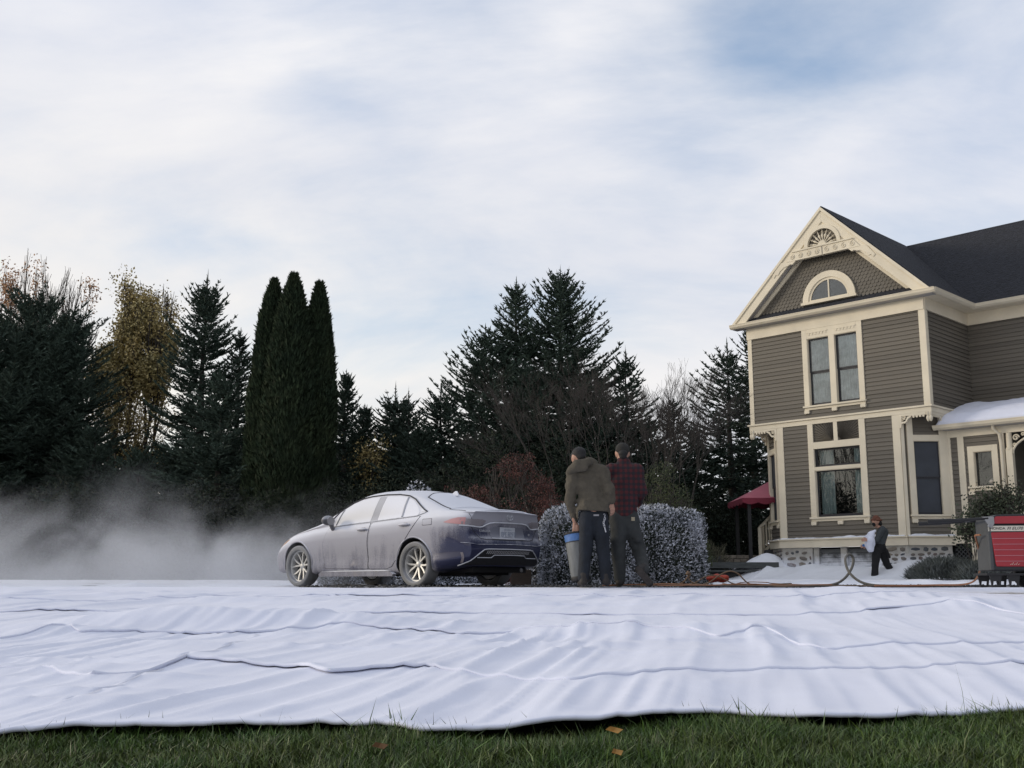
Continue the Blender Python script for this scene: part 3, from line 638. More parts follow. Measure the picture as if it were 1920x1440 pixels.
# porch stair railing at the picture's edge
HP('porch_railing', MB().bar((4.44, .55, 1.25 + .80), (4.95, .2, 1.25 + 1.02), .07, .05).bar((4.44, .55, 1.30), (4.95, .2, 1.52), .05, .05), M_CREAM)
for k in range(6): HP('baluster', MB().box(4.46 + k * .09, 4.49 + k * .09, .51 - k * .06, .54 - k * .06, 1.33 + k * .04, 2.05 + k * .04), M_CREAM)
# side stair with railing on the far side of the bay
pn = [hl(1426, 990, 33.4), hl(1432, 1046, 33.4), hl(1450, 965, 33.4), hl(1452, 1012, 33.4)]
stair = HP('side_stair', MB().box(-.06, .06, -.06, .06, pn[1].z, pn[0].z + .02, Matrix.Translation((pn[0].x, pn[0].y, 0))), M_CREAM, bevel=.006)
dirr = (pn[2] - pn[0]); rail_e = pn[0] + dirr * 1.1
HP('handrail', MB().bar(pn[0] + Vector((0, 0, .04)) - dirr * .12, rail_e + Vector((0, 0, .04)), .09, .07), M_CREAM, stair)
b0 = hl(1433, 1034, 33.4); b1 = hl(1456, 1010, 33.4); HP('lower_rail', MB().bar(b0, b1, .06, .07), M_CREAM, stair)
for k in range(4):
    t = (k + 1) / 4.6; p = pn[0].lerp(pn[2], t); q = b0.lerp(b1, t); HP('baluster', MB().box(p.x - .022, p.x + .022, p.y - .022, p.y + .022, q.z, p.z), M_CREAM, stair)
for k, (px, py, wd) in enumerate(((1450, 1034, 40), (1436, 1048, 40), (1424, 1060, 40))):
    a = hl(px - 15, py - 4, 33.2); b = hl(px + 25, py + 4, 33.2); M_ = Matrix.Translation((a.x, a.y, 0)) @ Matrix.Rotation(R(45), 4, 'Z')
    HP('tread', MB().box(0, .75, -.2, .25, b.z, a.z - .02, M_), M_WOODGREY, stair)
# spare shutters of snow: see the ground section for drifts
# ------------------------------------------------------------------ terrain, lawn, driveway
M_SOIL = mat('lawn_soil', (0.022, 0.028, 0.014), 0.95, var=0.4, vscale=8, bump=0.5, bscale=30)
M_GRAVEL = mat('gravel', (0.060, 0.058, 0.060), 0.9, col2=(0.26, 0.26, 0.28), vscale=7, bump=0.8, bscale=60)
M_PATCH = mat('snow_ground', (0.78, 0.80, 0.86), 0.9, var=0.05, vscale=2, bump=0.3, bscale=18)
def grid_mesh(name, X, Y, Z, m, smooth=True, parent=None):
    r, c = X.shape; V = np.stack([X, Y, Z], -1).reshape(-1, 3); i = np.arange(r * c).reshape(r, c)
    F = np.stack([i[:-1, :-1], i[:-1, 1:], i[1:, 1:], i[1:, :-1]], -1).reshape(-1, 4)
    return link(name, mesh_from(name, V, F, smooth), m, parent)
ds_ = np.concatenate([np.linspace(-6, 2, 9), np.linspace(2.3, 30, 110), np.array([34, 40, 60, 100, 200, 500, 1000, 1500.])])
xs_ = np.concatenate([np.array([-1500, -500, -150, -60.]), np.linspace(-30, 30, 61), np.array([60., 150, 500, 1500])])
X, Y = np.meshgrid(xs_, ds_); Z = tz(X, Y) - 0.02
Z = Z - np.where(Y < 3.0, (3.0 - Y) * 0.012, 0)
tag(grid_mesh('ground', X, Y, Z, M_SOIL), kind='structure')
# gravel drive
X, Y = np.meshgrid(np.linspace(-16, 18, 300), np.linspace(13.9, 18.2, 70))
Z = tz(X, Y) + 0.004 + 0.016 * vnoise(X * 9, Y * 9, seed=3) + 0.02 * (vnoise(X * .6, Y * .8, seed=5) - .5)
Z = Z - .07 * sstep(-2.7, -3.5, X)
tag(grid_mesh('driveway', X, Y, Z, M_GRAVEL), kind='structure')
n = 2600; gx = rng.uniform(-2.8, 9, n); gy = 14.0 + 3.6 * rng.random(n); gs = rng.uniform(.008, .022, n)
T = np.array([[1, 1, 1], [-1, -1, 1], [-1, 1, -1], [1, -1, -1]], float)
V = np.stack([gx, gy, tz(gx, gy) + .022], -1)[:, None, :] + T[None] * gs[:, None, None] * rng.uniform(.6, 1.2, (n, 4, 3))
F = (np.arange(n)[:, None, None] * 4 + np.array([[0, 1, 2], [0, 3, 1], [0, 2, 3], [1, 3, 2]])[None]).reshape(-1, 3)
tag(link('gravel', mesh_from('gravel', V.reshape(-1, 3), F), mat('gravel_stones', (0.07, 0.068, 0.066), .9, island=.6)), 'loose dark gravel scattered on the driveway around the car', 'gravel', kind='stuff')
# fake snow laid on the yard beyond the drive
X, Y = np.meshgrid(np.linspace(-16, 15, 330), np.linspace(13.6, 29.5, 160))
edge = sstep(17.3, 18.6, Y + 3.4 * sstep(-2.6, -4.2, X) + 0.5 * (vnoise(X * .8, Y * .3, seed=8) - .5))
lump = fbm(X * 1.4, Y * 1.4, oct=4, seed=9)
near = np.exp(-((Y - 18.6) / 1.0) ** 2)
Z = tz(X, Y) - 0.075 + edge * (0.06 + 0.075 * (lump - .4) + near * 0.16 * np.clip(lump - .42, 0, 1))
Z = Z + 0.05 * sstep(2.5, 6, X) * edge * (vnoise(X * 2.6, Y * 2, seed=4) - .3)
tag(grid_mesh('snow_cover', X, Y, Z, M_PATCH), kind='structure')
# lawn blades in front of the blankets
M_GRASS = mat('grass_blade', (0.040, 0.096, 0.013), 0.5, island=.75, col2=(0.085, 0.110, 0.028), vscale=3.0)
def grass_blades(n, fx, hmin, hmax, name, label):
    d = 2.15 + 1.45 * rng.random(n) ** 0.9; x = rng.uniform(-.62, .62, n) * d * 1.05; z = tz(x, d) - 0.022
    tuft = fbm(x * 3.2, d * 3.2, oct=3, seed=21)
    keep = d < (edge_d(x) + .10)
    x, d, z, tuft = x[keep], d[keep], z[keep], tuft[keep]; n = len(x)
    h = rng.uniform(hmin, hmax, n) * (0.25 + 1.5 * tuft ** 1.3); tall = rng.random(n) < .01; h = np.where(tall, h * 1.7, h)
    near_edge = d > edge_d(x) - .05; h = np.where(near_edge, h * np.where(rng.random(n) < .03, 1.35, .80), h)
    az = rng.uniform(0, 6.283, n); lean = rng.uniform(.1, .95, n) * h; w = rng.uniform(.0012, .0028, n)
    dxy = np.stack([np.cos(az), np.sin(az)], -1); p = rng.uniform(0, 6.283, n); wv = np.stack([np.cos(p), np.sin(p)], -1)
    V = np.zeros((n, 5, 3))
    for i, (t, ww) in enumerate(((0, 1), (.55, .85))):
        cx = x + dxy[:, 0] * lean * t ** 2; cy = d + dxy[:, 1] * lean * t ** 2; cz = z + h * (t - .25 * t * t * (lean / h))
        for s, j in ((-1, 2 * i), (1, 2 * i + 1)):
            V[:, j, 0] = cx + s * wv[:, 0] * w * ww; V[:, j, 1] = cy + s * wv[:, 1] * w * ww; V[:, j, 2] = cz
    V[:, 4, 0] = x + dxy[:, 0] * lean; V[:, 4, 1] = d + dxy[:, 1] * lean; V[:, 4, 2] = z + h * (1 - .3 * lean / h)
    base = np.arange(n)[:, None] * 5
    F = np.concatenate([base + np.array(t) for t in ((0, 1, 3), (0, 3, 2), (2, 3, 4))], 0)
    return tag(link(name, mesh_from(name, V.reshape(-1, 3), F), M_GRASS), label, 'grass', kind='stuff')
# ------------------------------------------------------------------ snow blankets
def edge_curve(px):
    pts = [hit(*p) for p in px]; xs = np.array([p[0] for p in pts]); dd = np.array([p[1] for p in pts])
    return lambda x: np.interp(x, xs, dd)
E1 = edge_curve([(-500, 1405), (-200, 1392), (0, 1376), (45, 1371), (150, 1362), (400, 1357), (600, 1358), (720, 1362), (780, 1368), (850, 1370), (910, 1368), (980, 1366), (1050, 1356), (1160, 1347), (1270, 1341), (1360, 1337), (1450, 1342), (1540, 1346), (1640, 1342), (1760, 1334), (1920, 1328), (2100, 1322), (2400, 1320)])
E2 = edge_curve([(-500, 1250), (0, 1252), (90, 1255), (175, 1273), (290, 1263), (345, 1243), (430, 1247), (560, 1253), (615, 1266), (700, 1256), (800, 1254), (900, 1264), (1075, 1279), (1130, 1272), (1260, 1263), (1400, 1258), (1500, 1254), (1740, 1252), (1920, 1247), (2400, 1245)])
E3 = edge_curve([(-500, 1205), (0, 1205), (120, 1193), (150, 1198), (250, 1194), (450, 1192), (640, 1184), (760, 1187), (870, 1190), (960, 1187), (1060, 1190), (1200, 1193), (1290, 1197), (1350, 1203), (1430, 1198), (1500, 1211), (1550, 1215), (1740, 1210), (1920, 1204), (2400, 1200)])
E4 = edge_curve([(-500, 1150), (0, 1150), (350, 1150), (650, 1152), (900, 1149), (1100, 1152), (1330, 1154), (1500, 1155), (1660, 1149), (1780, 1147), (1850, 1150), (1920, 1157), (2400, 1160)])
E5 = edge_curve([(-500, 1132), (0, 1133), (350, 1130), (600, 1121), (960, 1121), (1200, 1123), (1300, 1122), (1480, 1124), (1600, 1121), (1750, 1119), (1920, 1122), (2400, 1124)])
edge_d = E1
def blanket_h(X, Y, k):
    """folds: long creases running away and to the right, broad humps across"""
    wx = X + 0.25 * (fbm(X * .5, Y * .35, oct=2, seed=31) - .5)
    u = wx - 0.20 * Y + 0.5 * (vnoise(Y * .30, X * .22, seed=32) - .5)
    rid = 1 - np.abs(2 * vnoise(u * 2.1, Y * .30, seed=33) - 1); rid2 = 1 - np.abs(2 * vnoise(u * 4.6 + 3, Y * .55, seed=40) - 1)
    gate = .25 + .75 * sstep(.30, .65, vnoise(X * .42, Y * .30, seed=50))
    a = 0.6 + .4 * sstep(3, 8, Y)
    rid3 = 1 - np.abs(2 * vnoise(u * 10.5 + 1, Y * .8, seed=45) - 1); rid4 = 1 - np.abs(2 * vnoise(u * 21 + 7, Y * 1.3, seed=46) - 1)
    g2 = sstep(.35, .7, vnoise(X * .9 + 4, Y * .6, seed=47)); fine = 1 - .3 * sstep(7, 13, Y)
    h = a * gate * (0.024 * rid ** 2.0 + 0.020 * rid2 ** 2) + fine * (.3 + .7 * g2) * (0.0145 * rid3 ** 1.7 + 0.0058 * rid4 ** 1.6)
    cr = 1 - np.abs(2 * vnoise(X * .8 + .35 * Y, Y * 3.0 + .9 * vnoise(X * 1.3, Y * .5, seed=48), seed=49) - 1); h = h + .020 * cr ** 5 * sstep(.4, .7, vnoise(X * .5, Y * .7, seed=54))
    hum = fbm(X * .55, Y * .9, oct=3, seed=60)
    h = h + 0.055 * (hum - .45) * sstep(3.2, 5.0, Y) * (1 - .6 * sstep(8, 13, Y)) + 0.02 * (fbm(X * .9, Y * 1.2, oct=2, seed=66) - .45)
    h = h + 0.002 * vnoise(X * 14, Y * 9, seed=71)
    return np.maximum(h, -0.012)
M_BLANKET = mat('quilt_batting', (0.70, 0.725, 0.83), 0.95, var=0.03, vscale=2.2, bump=0.10, bscale=200)
def add_fuzz(m):
    b = m.node_tree.nodes['Principled BSDF']; b.inputs['Sheen Weight'].default_value = .15; b.inputs['Specular IOR Level'].default_value = .15
add_fuzz(M_BLANKET)
BL = [(E1, E2, 'nearest white snow blanket along the grass edge'), (E2, E3, 'second white snow blanket from the grass, with a wavy front edge'), (E3, E4, 'third white snow blanket from the grass, long rippled seam in front'),
      (E4, E5, 'fourth white snow blanket from the grass, with the broad low hump'), (E5, None, 'farthest white snow blanket, reaching the car on the driveway')]
HUMPS = [(340, 1240, .16, .25, .028), (1290, 1195, .25, .3, .026), (1430, 1199, .26, .5, .040), (980, 1137, .30, .5, .045), (1580, 1114, .6, .9, .045), (450, 1178, 1.1, .6, .10), (250, 1182, .6, .4, .05), (440, 1130, .8, .5, .045), (1850, 1147, .6, .6, .07), (1700, 1120, .8, .9, .035), (110, 1195, .35, .4, .05), (1150, 1192, .18, .22, .04), (1080, 1192, .16, .2, .035), (1000, 1190, .15, .2, .03)]
HUMPS = [(*hit(px, py), a, b, h) for px, py, a, b, h in HUMPS]
for k, (ea, eb, lab) in enumerate(BL):
    far = 14.2; xm = (3.6, 5.0, 6.5, 9.5, 13.0)[k]
    step = (.018, .022, .026, .035, .05)[k]; x = np.arange(-xm, xm, step); farx = far + 2.3 * sstep(-2.6, -5.2, x)
    df = ea(x) + .006 * (vnoise(x * 9, x * 0 + k, seed=82) - .5) + .005 * (vnoise(x * 45, x * 0 + k, seed=83) - .5); db = (eb(x) + .5) if eb else farx + .25 * (vnoise(x * .5, x * 0, seed=77) - .5)
    rows = int(np.max(db - df) / (step * 2.0)); t = np.linspace(0, 1, rows)[:, None] ** 1.05
    Y = df + (db - df) * t; X = np.broadcast_to(x, Y.shape).copy()
    h = blanket_h(X, Y, k)
    for hx, hy, a, b, hh in HUMPS: h = h + hh * np.exp(-((X - hx) / a) ** 2 - (np.where(Y < hy, (Y - hy) * 2.2, Y - hy) / b) ** 2)
    fr = np.exp(-((Y - df) / .10) ** 2)             # the free front edge lifts here and there
    lift = .001 + .012 * sstep(.6, .95, vnoise(x * 1.7, x * 0 + k * 7, seed=80))
    if k == 0: lift = .014 + .010 * vnoise(x * 2.2, x * 0, seed=81)
    h = h * (1 - (.45 if k == 0 else 0) * fr) + lift * fr
    if eb is not None: h = h - .004 * sstep(.02, .35, Y - eb(x))
    Z = tz(X, Y) + .012 + .008 * k + h
    if eb is None: Z = np.where(Y > 13.0, np.minimum(Z, np.minimum(tz(X, Y), -.045) + .05 + .012 * vnoise(X * 1.1, Y, seed=91)), Z)
    lip = np.array([[0, .008, -.002], [0, .012, -.008], [0, .006, -.014], [0, -.06, -.015]])     # rounded 2 cm thick edge
    XX = np.concatenate([np.repeat(X[:1], 4, 0)[::-1], X]); YY = np.concatenate([(Y[:1] - lip[:, 1:2])[::-1], Y]); ZZ = np.concatenate([(Z[:1] + lip[:, 2:3])[::-1], Z])
    o = grid_mesh('snow_blanket', XX, YY, ZZ, M_BLANKET)
    tag(o, lab, 'snow blanket', 'white snow blankets laid over the bank')
grass_blades(150000, 0, .025, .085, 'grass', 'green mown lawn in front of the white blankets')
# ------------------------------------------------------------------ snow about the house (house coordinates)
def house_grid(name, X, Y, Z, m):
    WX = HO.x + S2 * X + S2 * Y; WY = HO.y - S2 * X + S2 * Y
    return grid_mesh(name, WX, WY, Z, m)
X, Y = np.meshgrid(np.linspace(-5.2, 3.6, 190), np.linspace(-3.2, 1.4, 90))
prof = np.interp(X, [-5.2, -4.2, -3.3, -2.75, -2.35, -2.05, -1.75, -1.3, -.8, 0, .9, 1.5, 2.1, 2.7, 3.3], [0, .10, .36, .66, .80, .70, .42, .36, .46, .40, .36, .44, .54, .18, .0])
fo = np.where(X < -1.9, np.exp(-((Y + .1) / .9) ** 2), np.where(Y > -.35, 1.0, np.exp(-((Y + .35) / .95) ** 2)))
Z = .10 + prof * fo * (1 + .25 * (fbm(X * 2, Y * 2, oct=3, seed=12) - .5)) + .03 * (fbm(X * 3, Y * 3, oct=3, seed=13) - .5) - .08 * sstep(-2.4, -3.2, Y)
tag(house_grid('snow_drift', X, Y, Z, M_SNOW), 'white snow drift heaped against the stone foundation of the house', 'snow drift')
# little ridge of snow on the skirting ledge
def ledge(fr, x0, x1, seed):
    n = int((x1 - x0) / .03); x = np.linspace(x0, x1, n); h = .012 + .07 * np.clip(fbm(x * 2.2, x * 0 + seed, oct=4, seed=14) - .32, 0, 1)
    sec = [(-.115, 0), (-.10, .55), (-.07, .95), (-.045, 1.0), (-.028, 1.6)]
    P = np.array([[list(fr @ Vector((a, s[0], FL + .013 + s[1] * b))) for a, b in zip(x, h)] for s in sec])
    WX = HO.x + S2 * P[..., 0] + S2 * P[..., 1]; WY = HO.y - S2 * P[..., 0] + S2 * P[..., 1]
    return WX, WY, P[..., 2]
for fr, a, b, sd, lab in ((FR_FRONT, -WC, WC, 0, 'thin snow lying on the front skirting ledge of the house'), (FR_CHR, .02, CH, 5, 'thin snow lying on the ledge below the tall screened window'), (FR_CHL, 0, CH, 9, 'thin snow lying on the ledge beside the side stair')):
    o = grid_mesh('ledge_snow', *ledge(fr, a, b, sd), M_SNOW); tag(o, lab, 'snow', kind='stuff')
# thick blanket on the porch roof
X, T = np.meshgrid(np.linspace(WU - .12, 8.4, 150), np.linspace(-.06, 1.0, 46))
end = np.clip((X - (WU - .12)) / .10, 0, 1); th = .03 + .19 * np.sqrt(np.clip(1 - (1 - end) ** 2, 0, 1)) * (.75 + .25 * np.sqrt(np.clip(1 - (1 - np.clip((T + .06) / .35, 0, 1)) ** 2, 0, 1)))
th = th * np.sqrt(np.clip((T + .06) / .16, 0, 1)) * (1 + .5 * (fbm(X * 1.7, T * 3.5, oct=4, seed=15) - .5))
Yv = .60 + T * 1.7; Zv = 4.19 + T * .54 + th
o = house_grid('snow_blanket', X, Yv, Zv, M_BLANKET); tag(o, 'thick white snow blanket draped over the porch roof of the house', 'snow blanket')
sold = o.modifiers.new('thickness', 'SOLIDIFY'); sold.thickness = .03; sold.offset = -1
# ------------------------------------------------------------------ trees
M_FIR = mat('fir_needles', (0.040, 0.062, 0.048), 0.75, island=.45, col2=(0.066, 0.092, 0.068), vscale=.9, spec=.2)
M_FIR2 = mat('spruce_needles', (0.046, 0.072, 0.058), 0.75, island=.45, col2=(0.078, 0.105, 0.080), vscale=.9, spec=.2)
M_THUJA = mat('arborvitae_sprays', (0.016, 0.028, 0.016), 0.8, island=.45, col2=(0.034, 0.046, 0.022), vscale=1.4, spec=.15)
M_BARK = mat('bark', (0.040, 0.034, 0.030), 0.9, var=.35, vscale=9, bump=.5, bscale=25)
M_TWIG = mat('bare_twigs', (0.055, 0.047, 0.041), 0.9, var=.3, vscale=4)
M_YELLOW = mat('autumn_leaves', (0.40, 0.30, 0.12), 0.7, island=.5, col2=(0.26, 0.23, 0.10), vscale=.7)
M_ORANGE = mat('orange_leaves', (0.50, 0.30, 0.17), 0.7, island=.45)
M_RED = mat('red_maple_leaves', (0.105, 0.028, 0.022), 0.75, island=.6, col2=(0.065, 0.03, 0.022), vscale=2.0)
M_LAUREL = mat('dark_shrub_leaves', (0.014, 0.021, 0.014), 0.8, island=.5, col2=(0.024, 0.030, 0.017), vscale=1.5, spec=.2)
M_OLIVE = mat('olive_shrub_leaves', (0.050, 0.062, 0.018), 0.75, island=.5, col2=(0.030, 0.040, 0.016), vscale=1.5)
def unit(v): return v / np.maximum(np.linalg.norm(v, axis=-1, keepdims=True), 1e-9)
def kites(P, D, L, W, up=None, rg=rng):
    """leaf-shaped quads: base P, direction D, length L, width W -> verts, faces"""
    n = len(P); r = unit(rg.normal(size=(n, 3))) if up is None else up
    S = unit(np.cross(D, r)); L = np.broadcast_to(L, n)[:, None]; W = np.broadcast_to(W, n)[:, None]
    m = P + D * L * .42
    V = np.stack([P, m + S * W * .5, P + D * L, m - S * W * .5], 1)
    return V.reshape(-1, 3), np.arange(n * 4).reshape(n, 4)
def spikes(P, D, L, W, rg=rng):
    n = len(P); S = unit(np.cross(D, unit(rg.normal(size=(n, 3))))); L = np.broadcast_to(L, n)[:, None]; W = np.broadcast_to(W, n)[:, None]
    V = np.stack([P + S * W * .5, P + D * L, P - S * W * .5], 1).reshape(-1, 3); return V, np.arange(n * 3).reshape(n, 3)
def join(parts):
    Vs, Fs, b = [], [], 0
    for V, F in parts: Vs.append(V); Fs.append(F + b); b += len(V)
    return np.concatenate(Vs), np.concatenate(Fs)
def conifer_mesh(seed, H, Rm, prof, nb=230, z0=.02, droop=.25, upt=.5, dens=1.0, tw=.42, lean=0.0, gaps=0.0, spire=.06):
    rg = np.random.default_rng(seed); parts = []; spk = []
    zs = np.sort(rg.random(nb) ** .9) * (1 - z0 - spire) + z0
    phase = rg.uniform(0, 6.28)
    for i, q in enumerate(zs):
        L = Rm * np.interp(q, prof[0], prof[1]) * rg.uniform(.62, 1.22) + .08
        if gaps and rg.random() < gaps * np.interp(q, [0, .6, 1], [1, .6, 0]): continue
        az = phase + i * 2.399 + rg.uniform(-.4, .4); el = np.interp(q, [0, .5, .8, 1], [-droop, .0, .35, .9]) + rg.uniform(-.15, .15)
        out = np.array([math.cos(az), math.sin(az), 0]); n = max(5, int(L * 8.5 * dens)); t = (np.arange(n) + rg.random(n)) / n; t = .12 + .88 * t
        # branch curve : goes out, sags, and turns up towards the tip
        c = out[None] * (t * L * math.cos(el))[:, None]; c[:, 2] += H * q + L * (math.sin(el) * t - droop * .6 * np.sin(np.pi * np.minimum(t * 1.2, 1)) * (1 - q) * .6 + upt * .22 * t ** 3)
        d = out[None] * math.cos(el) + np.array([0, 0, 1])[None] * (math.sin(el) + upt * .6 * t ** 2)[:, None]; d = unit(np.broadcast_to(d, (n, 3)))
        side = unit(np.cross(d, [0, 0, 1.]))
        parts.append(kites(c - d * .12, d, .34, .05, rg=rg))
        ln = tw * (L / Rm * .7 + .28) * (1.15 - .75 * t)
        for s in (-1, 1):
            a = rg.uniform(.55, 1.05, n)[:, None]
            dd = unit(d * np.cos(a) + side * s * np.sin(a) + rg.normal(0, .14, (n, 3)) + np.array([0, 0, .18])[None])
            l2 = ln * rg.uniform(.6, 1.2, n)
            parts.append(kites(c, dd, l2, .05 * np.ones(n), rg=rg))
            for k in range(5):
                f = (.15 + .17 * k) + rg.uniform(-.06, .06, n); b = c + dd * (l2 * f)[:, None]; s2 = (-1) ** k
                d3 = unit(dd * .8 + unit(np.cross(dd, [0, 0, 1.])) * s2 * rg.uniform(.4, .9, n)[:, None] + rg.normal(0, .16, (n, 3)) + np.array([0, 0, .12])[None])
                spk.append(spikes(b, d3, l2 * (.66 - .3 * f) * rg.uniform(.6, 1.25, n), np.full(n, .046), rg=rg))
    # spire
    lead = H * spire * .75
    parts.append(kites(np.array([[0, 0, H - lead * 1.15], [0, 0, H - lead * 1.1]]), np.array([[0, 0, 1.], [.02, .01, 1.]]), lead * 1.12, .05, rg=rg))
    n = int(34 * spire / .06); q = rg.random(n); P = np.zeros((n, 3)); P[:, 2] = H * (1 - spire * (.25 + 1.25 * q)); az = rg.uniform(0, 6.28, n); D = unit(np.stack([np.cos(az), np.sin(az), rg.uniform(.6, 1.4, n)], -1))
    parts.append(kites(P, D, (.06 + .40 * q) * (H / 10) ** .5, .028, rg=rg))
    V, F = join(parts); V2, F2 = join(spk); F = np.concatenate([F[:, [0, 1, 2]], F[:, [0, 2, 3]], F2 + len(V)]); V = np.concatenate([V, V2])
    V[:, 0] += lean * V[:, 2]
    return mesh_from('crown', V, F)
def trunk_mesh(H, r, lean=0.0, seed=0):
    mb = MB(); rg = random.Random(seed); n = 9
    pts = [Vector((lean * H * i / n + rg.uniform(-.03, .03), rg.uniform(-.03, .03), H * i / n)) for i in range(n + 1)]
    mb.tube(pts, [max(.012, r * (1 - i / n)) for i in range(n + 1)], 8)
    me = bpy.data.meshes.new('trunk'); me.from_pydata([tuple(v) for v in mb.V], [], mb.F); me.polygons.foreach_set('use_smooth', np.ones(len(me.polygons), dtype=bool)); return me
FIRP = ([0, .1, .35, .6, .8, .93, 1], [1.0, 1.02, .86, .60, .34, .13, .03])
BROAD = ([0, .15, .4, .6, .8, .92, 1], [.9, 1.05, 1.0, .70, .40, .16, .03])
SPIKY = ([0, .2, .4, .65, .85, 1], [.9, 1.0, .75, .45, .20, .03])
def place_px(px, ytop, d): p = at(px, ytop, d); return p.x, p.z
def conifer(px, ytop, d, Rm, label, seed, prof=FIRP, m=M_FIR, name='fir_tree', **k):
    x, zt = place_px(px, ytop, d); g = tz1(x, d); H = zt - g
    t = empty(name, (x, d, g), 0)
    tag(t, label, 'tree', 'evergreen trees behind the yard')
    link('crown', conifer_mesh(seed, H, Rm, prof, **k), m, t)
    link('trunk', trunk_mesh(H * .97, .055 * H ** .6 + .02, k.get('lean', 0.0), seed), M_BARK, t)
    return t
# evergreens from left to right
LUSH = ([0, .3, .6, .8, .92, 1], [.9, 1, .92, .70, .42, .10])
conifer(70, 572, 37, 3.1, 'broad dark fir at the far left in front of the bare tree with orange tips', 1, LUSH, nb=420, dens=1.0, tw=.6, spire=.03, upt=.9)
conifer(128, 600, 36, 1.75, 'dark fir beside the yellow cottonwood, on its left', 2, LUSH, nb=360, tw=.6, spire=.03, upt=.9)
conifer(-20, 618, 35, 2.7, 'dark fir cut off by the left picture edge', 3, LUSH, nb=340, tw=.6, upt=.8)
conifer(390, 503, 37, 1.95, 'slim fir with a long bare tip just left of the three arborvitae columns', 4, ([0, .3, .55, .75, .88, .95, 1], [1, .95, .8, .55, .28, .10, .03]), nb=330, upt=1.3, spire=.09, gaps=.08, tw=.52)
conifer(262, 842, 33, 1.8, 'low dark fir under the yellow cottonwood', 5, BROAD, nb=220)
conifer(452, 612, 38, 1.6, 'small fir squeezed between the slim fir and the arborvitae', 6, FIRP, nb=200)
conifer(420, 700, 32, 2.0, 'low bushy fir at the foot of the slim fir', 7, BROAD, nb=220)
conifer(650, 690, 36, 1.5, 'thin feathery cedar right beside the arborvitae columns', 8, SPIKY, nb=240, upt=1.3, gaps=.08, tw=.5)
conifer(684, 755, 37, 1.5, 'short feathery cedar behind the roof of the car', 9, SPIKY, nb=220, upt=1.3, gaps=.05, tw=.5)
conifer(742, 712, 37, 1.9, 'young spruce with the taller spike of the pair above the car roof', 10, FIRP, M_FIR2, 'spruce_tree', nb=300, upt=.9, spire=.14, tw=.5)
conifer(766, 722, 36.4, 1.6, 'young spruce with the shorter spike of the pair above the car roof', 11, FIRP, M_FIR2, 'spruce_tree', nb=200, upt=.9, spire=.13)
conifer(828, 708, 37, 2.1, 'young spruce standing left of the tall twin firs', 12, FIRP, M_FIR2, 'spruce_tree', nb=240, upt=.9, spire=.12)
conifer(968, 516, 36, 1.35, 'tall fir with a bare stretch of trunk, left of the tallest fir', 13, ([0, .4, .52, .62, .66, .8, .92, 1], [.9, .8, .55, .12, .95, .62, .25, .03]), nb=300, upt=.8, spire=.07, tw=.5)
conifer(905, 618, 35, 2.2, 'bushy fir with ragged upturned branches left of the tall firs', 14, ([0, .3, .6, .85, 1], [.9, 1, .8, .4, .12]), nb=260, upt=1.3, tw=.5, lean=.01)
conifer(1048, 495, 36, 2.7, 'tallest fir, standing behind the two men', 15, ([0, .2, .4, .55, .7, .85, .94, 1], [.8, .95, 1.05, .88, .64, .34, .13, .03]), nb=430, upt=1.1, tw=.52, spire=.07, lean=.004)
conifer(1172, 645, 36, 1.8, 'smaller fir with a bare spike right of the tallest fir', 16, FIRP, nb=240, upt=1.0, spire=.1)
conifer(1118, 690, 37.5, 2.0, 'dark fir filling the gap right of the tallest fir', 17, BROAD, nb=240, upt=.9)
conifer(985, 700, 34, 2.4, 'low dark fir in front of the two tall firs', 18, BROAD, nb=240)
conifer(1262, 742, 38, 1.7, 'small thin spruce behind the bare vase shaped shrub', 19, FIRP, M_FIR2, 'spruce_tree', nb=170, gaps=.15, upt=.8)
conifer(1362, 630, 40, 2.6, 'open branched spruce left of the house, sky showing through', 20, ([0, .2, .45, .7, .88, 1], [.95, 1, .9, .55, .25, .05]), M_FIR2, 'spruce_tree', nb=230, gaps=.30, upt=1.0, tw=.55, spire=.1)
conifer(1404, 600, 43, 2.3, 'tall spruce partly hidden by the corner of the house', 21, BROAD, M_FIR2, 'spruce_tree', nb=260, gaps=.2, upt=.9)
conifer(1470, 700, 44, 2.5, 'spruce behind the front corner of the house', 27, BROAD, M_FIR2, 'spruce_tree', nb=180, gaps=.2)
conifer(1300, 800, 39, 1.8, 'low spruce between the hedge and the open branched spruce', 22, BROAD, M_FIR2, 'spruce_tree', nb=170, gaps=.2)
conifer(1215, 790, 37, 2.0, 'low fir behind the plaid shirted man', 23, BROAD, nb=200)
conifer(180, 790, 34, 1.8, 'low dark fir between the cottonwood and the steam', 25, BROAD, nb=200)
conifer(790, 800, 35, 2.1, 'low dark spruce right above the car roof', 26, BROAD, nb=200)
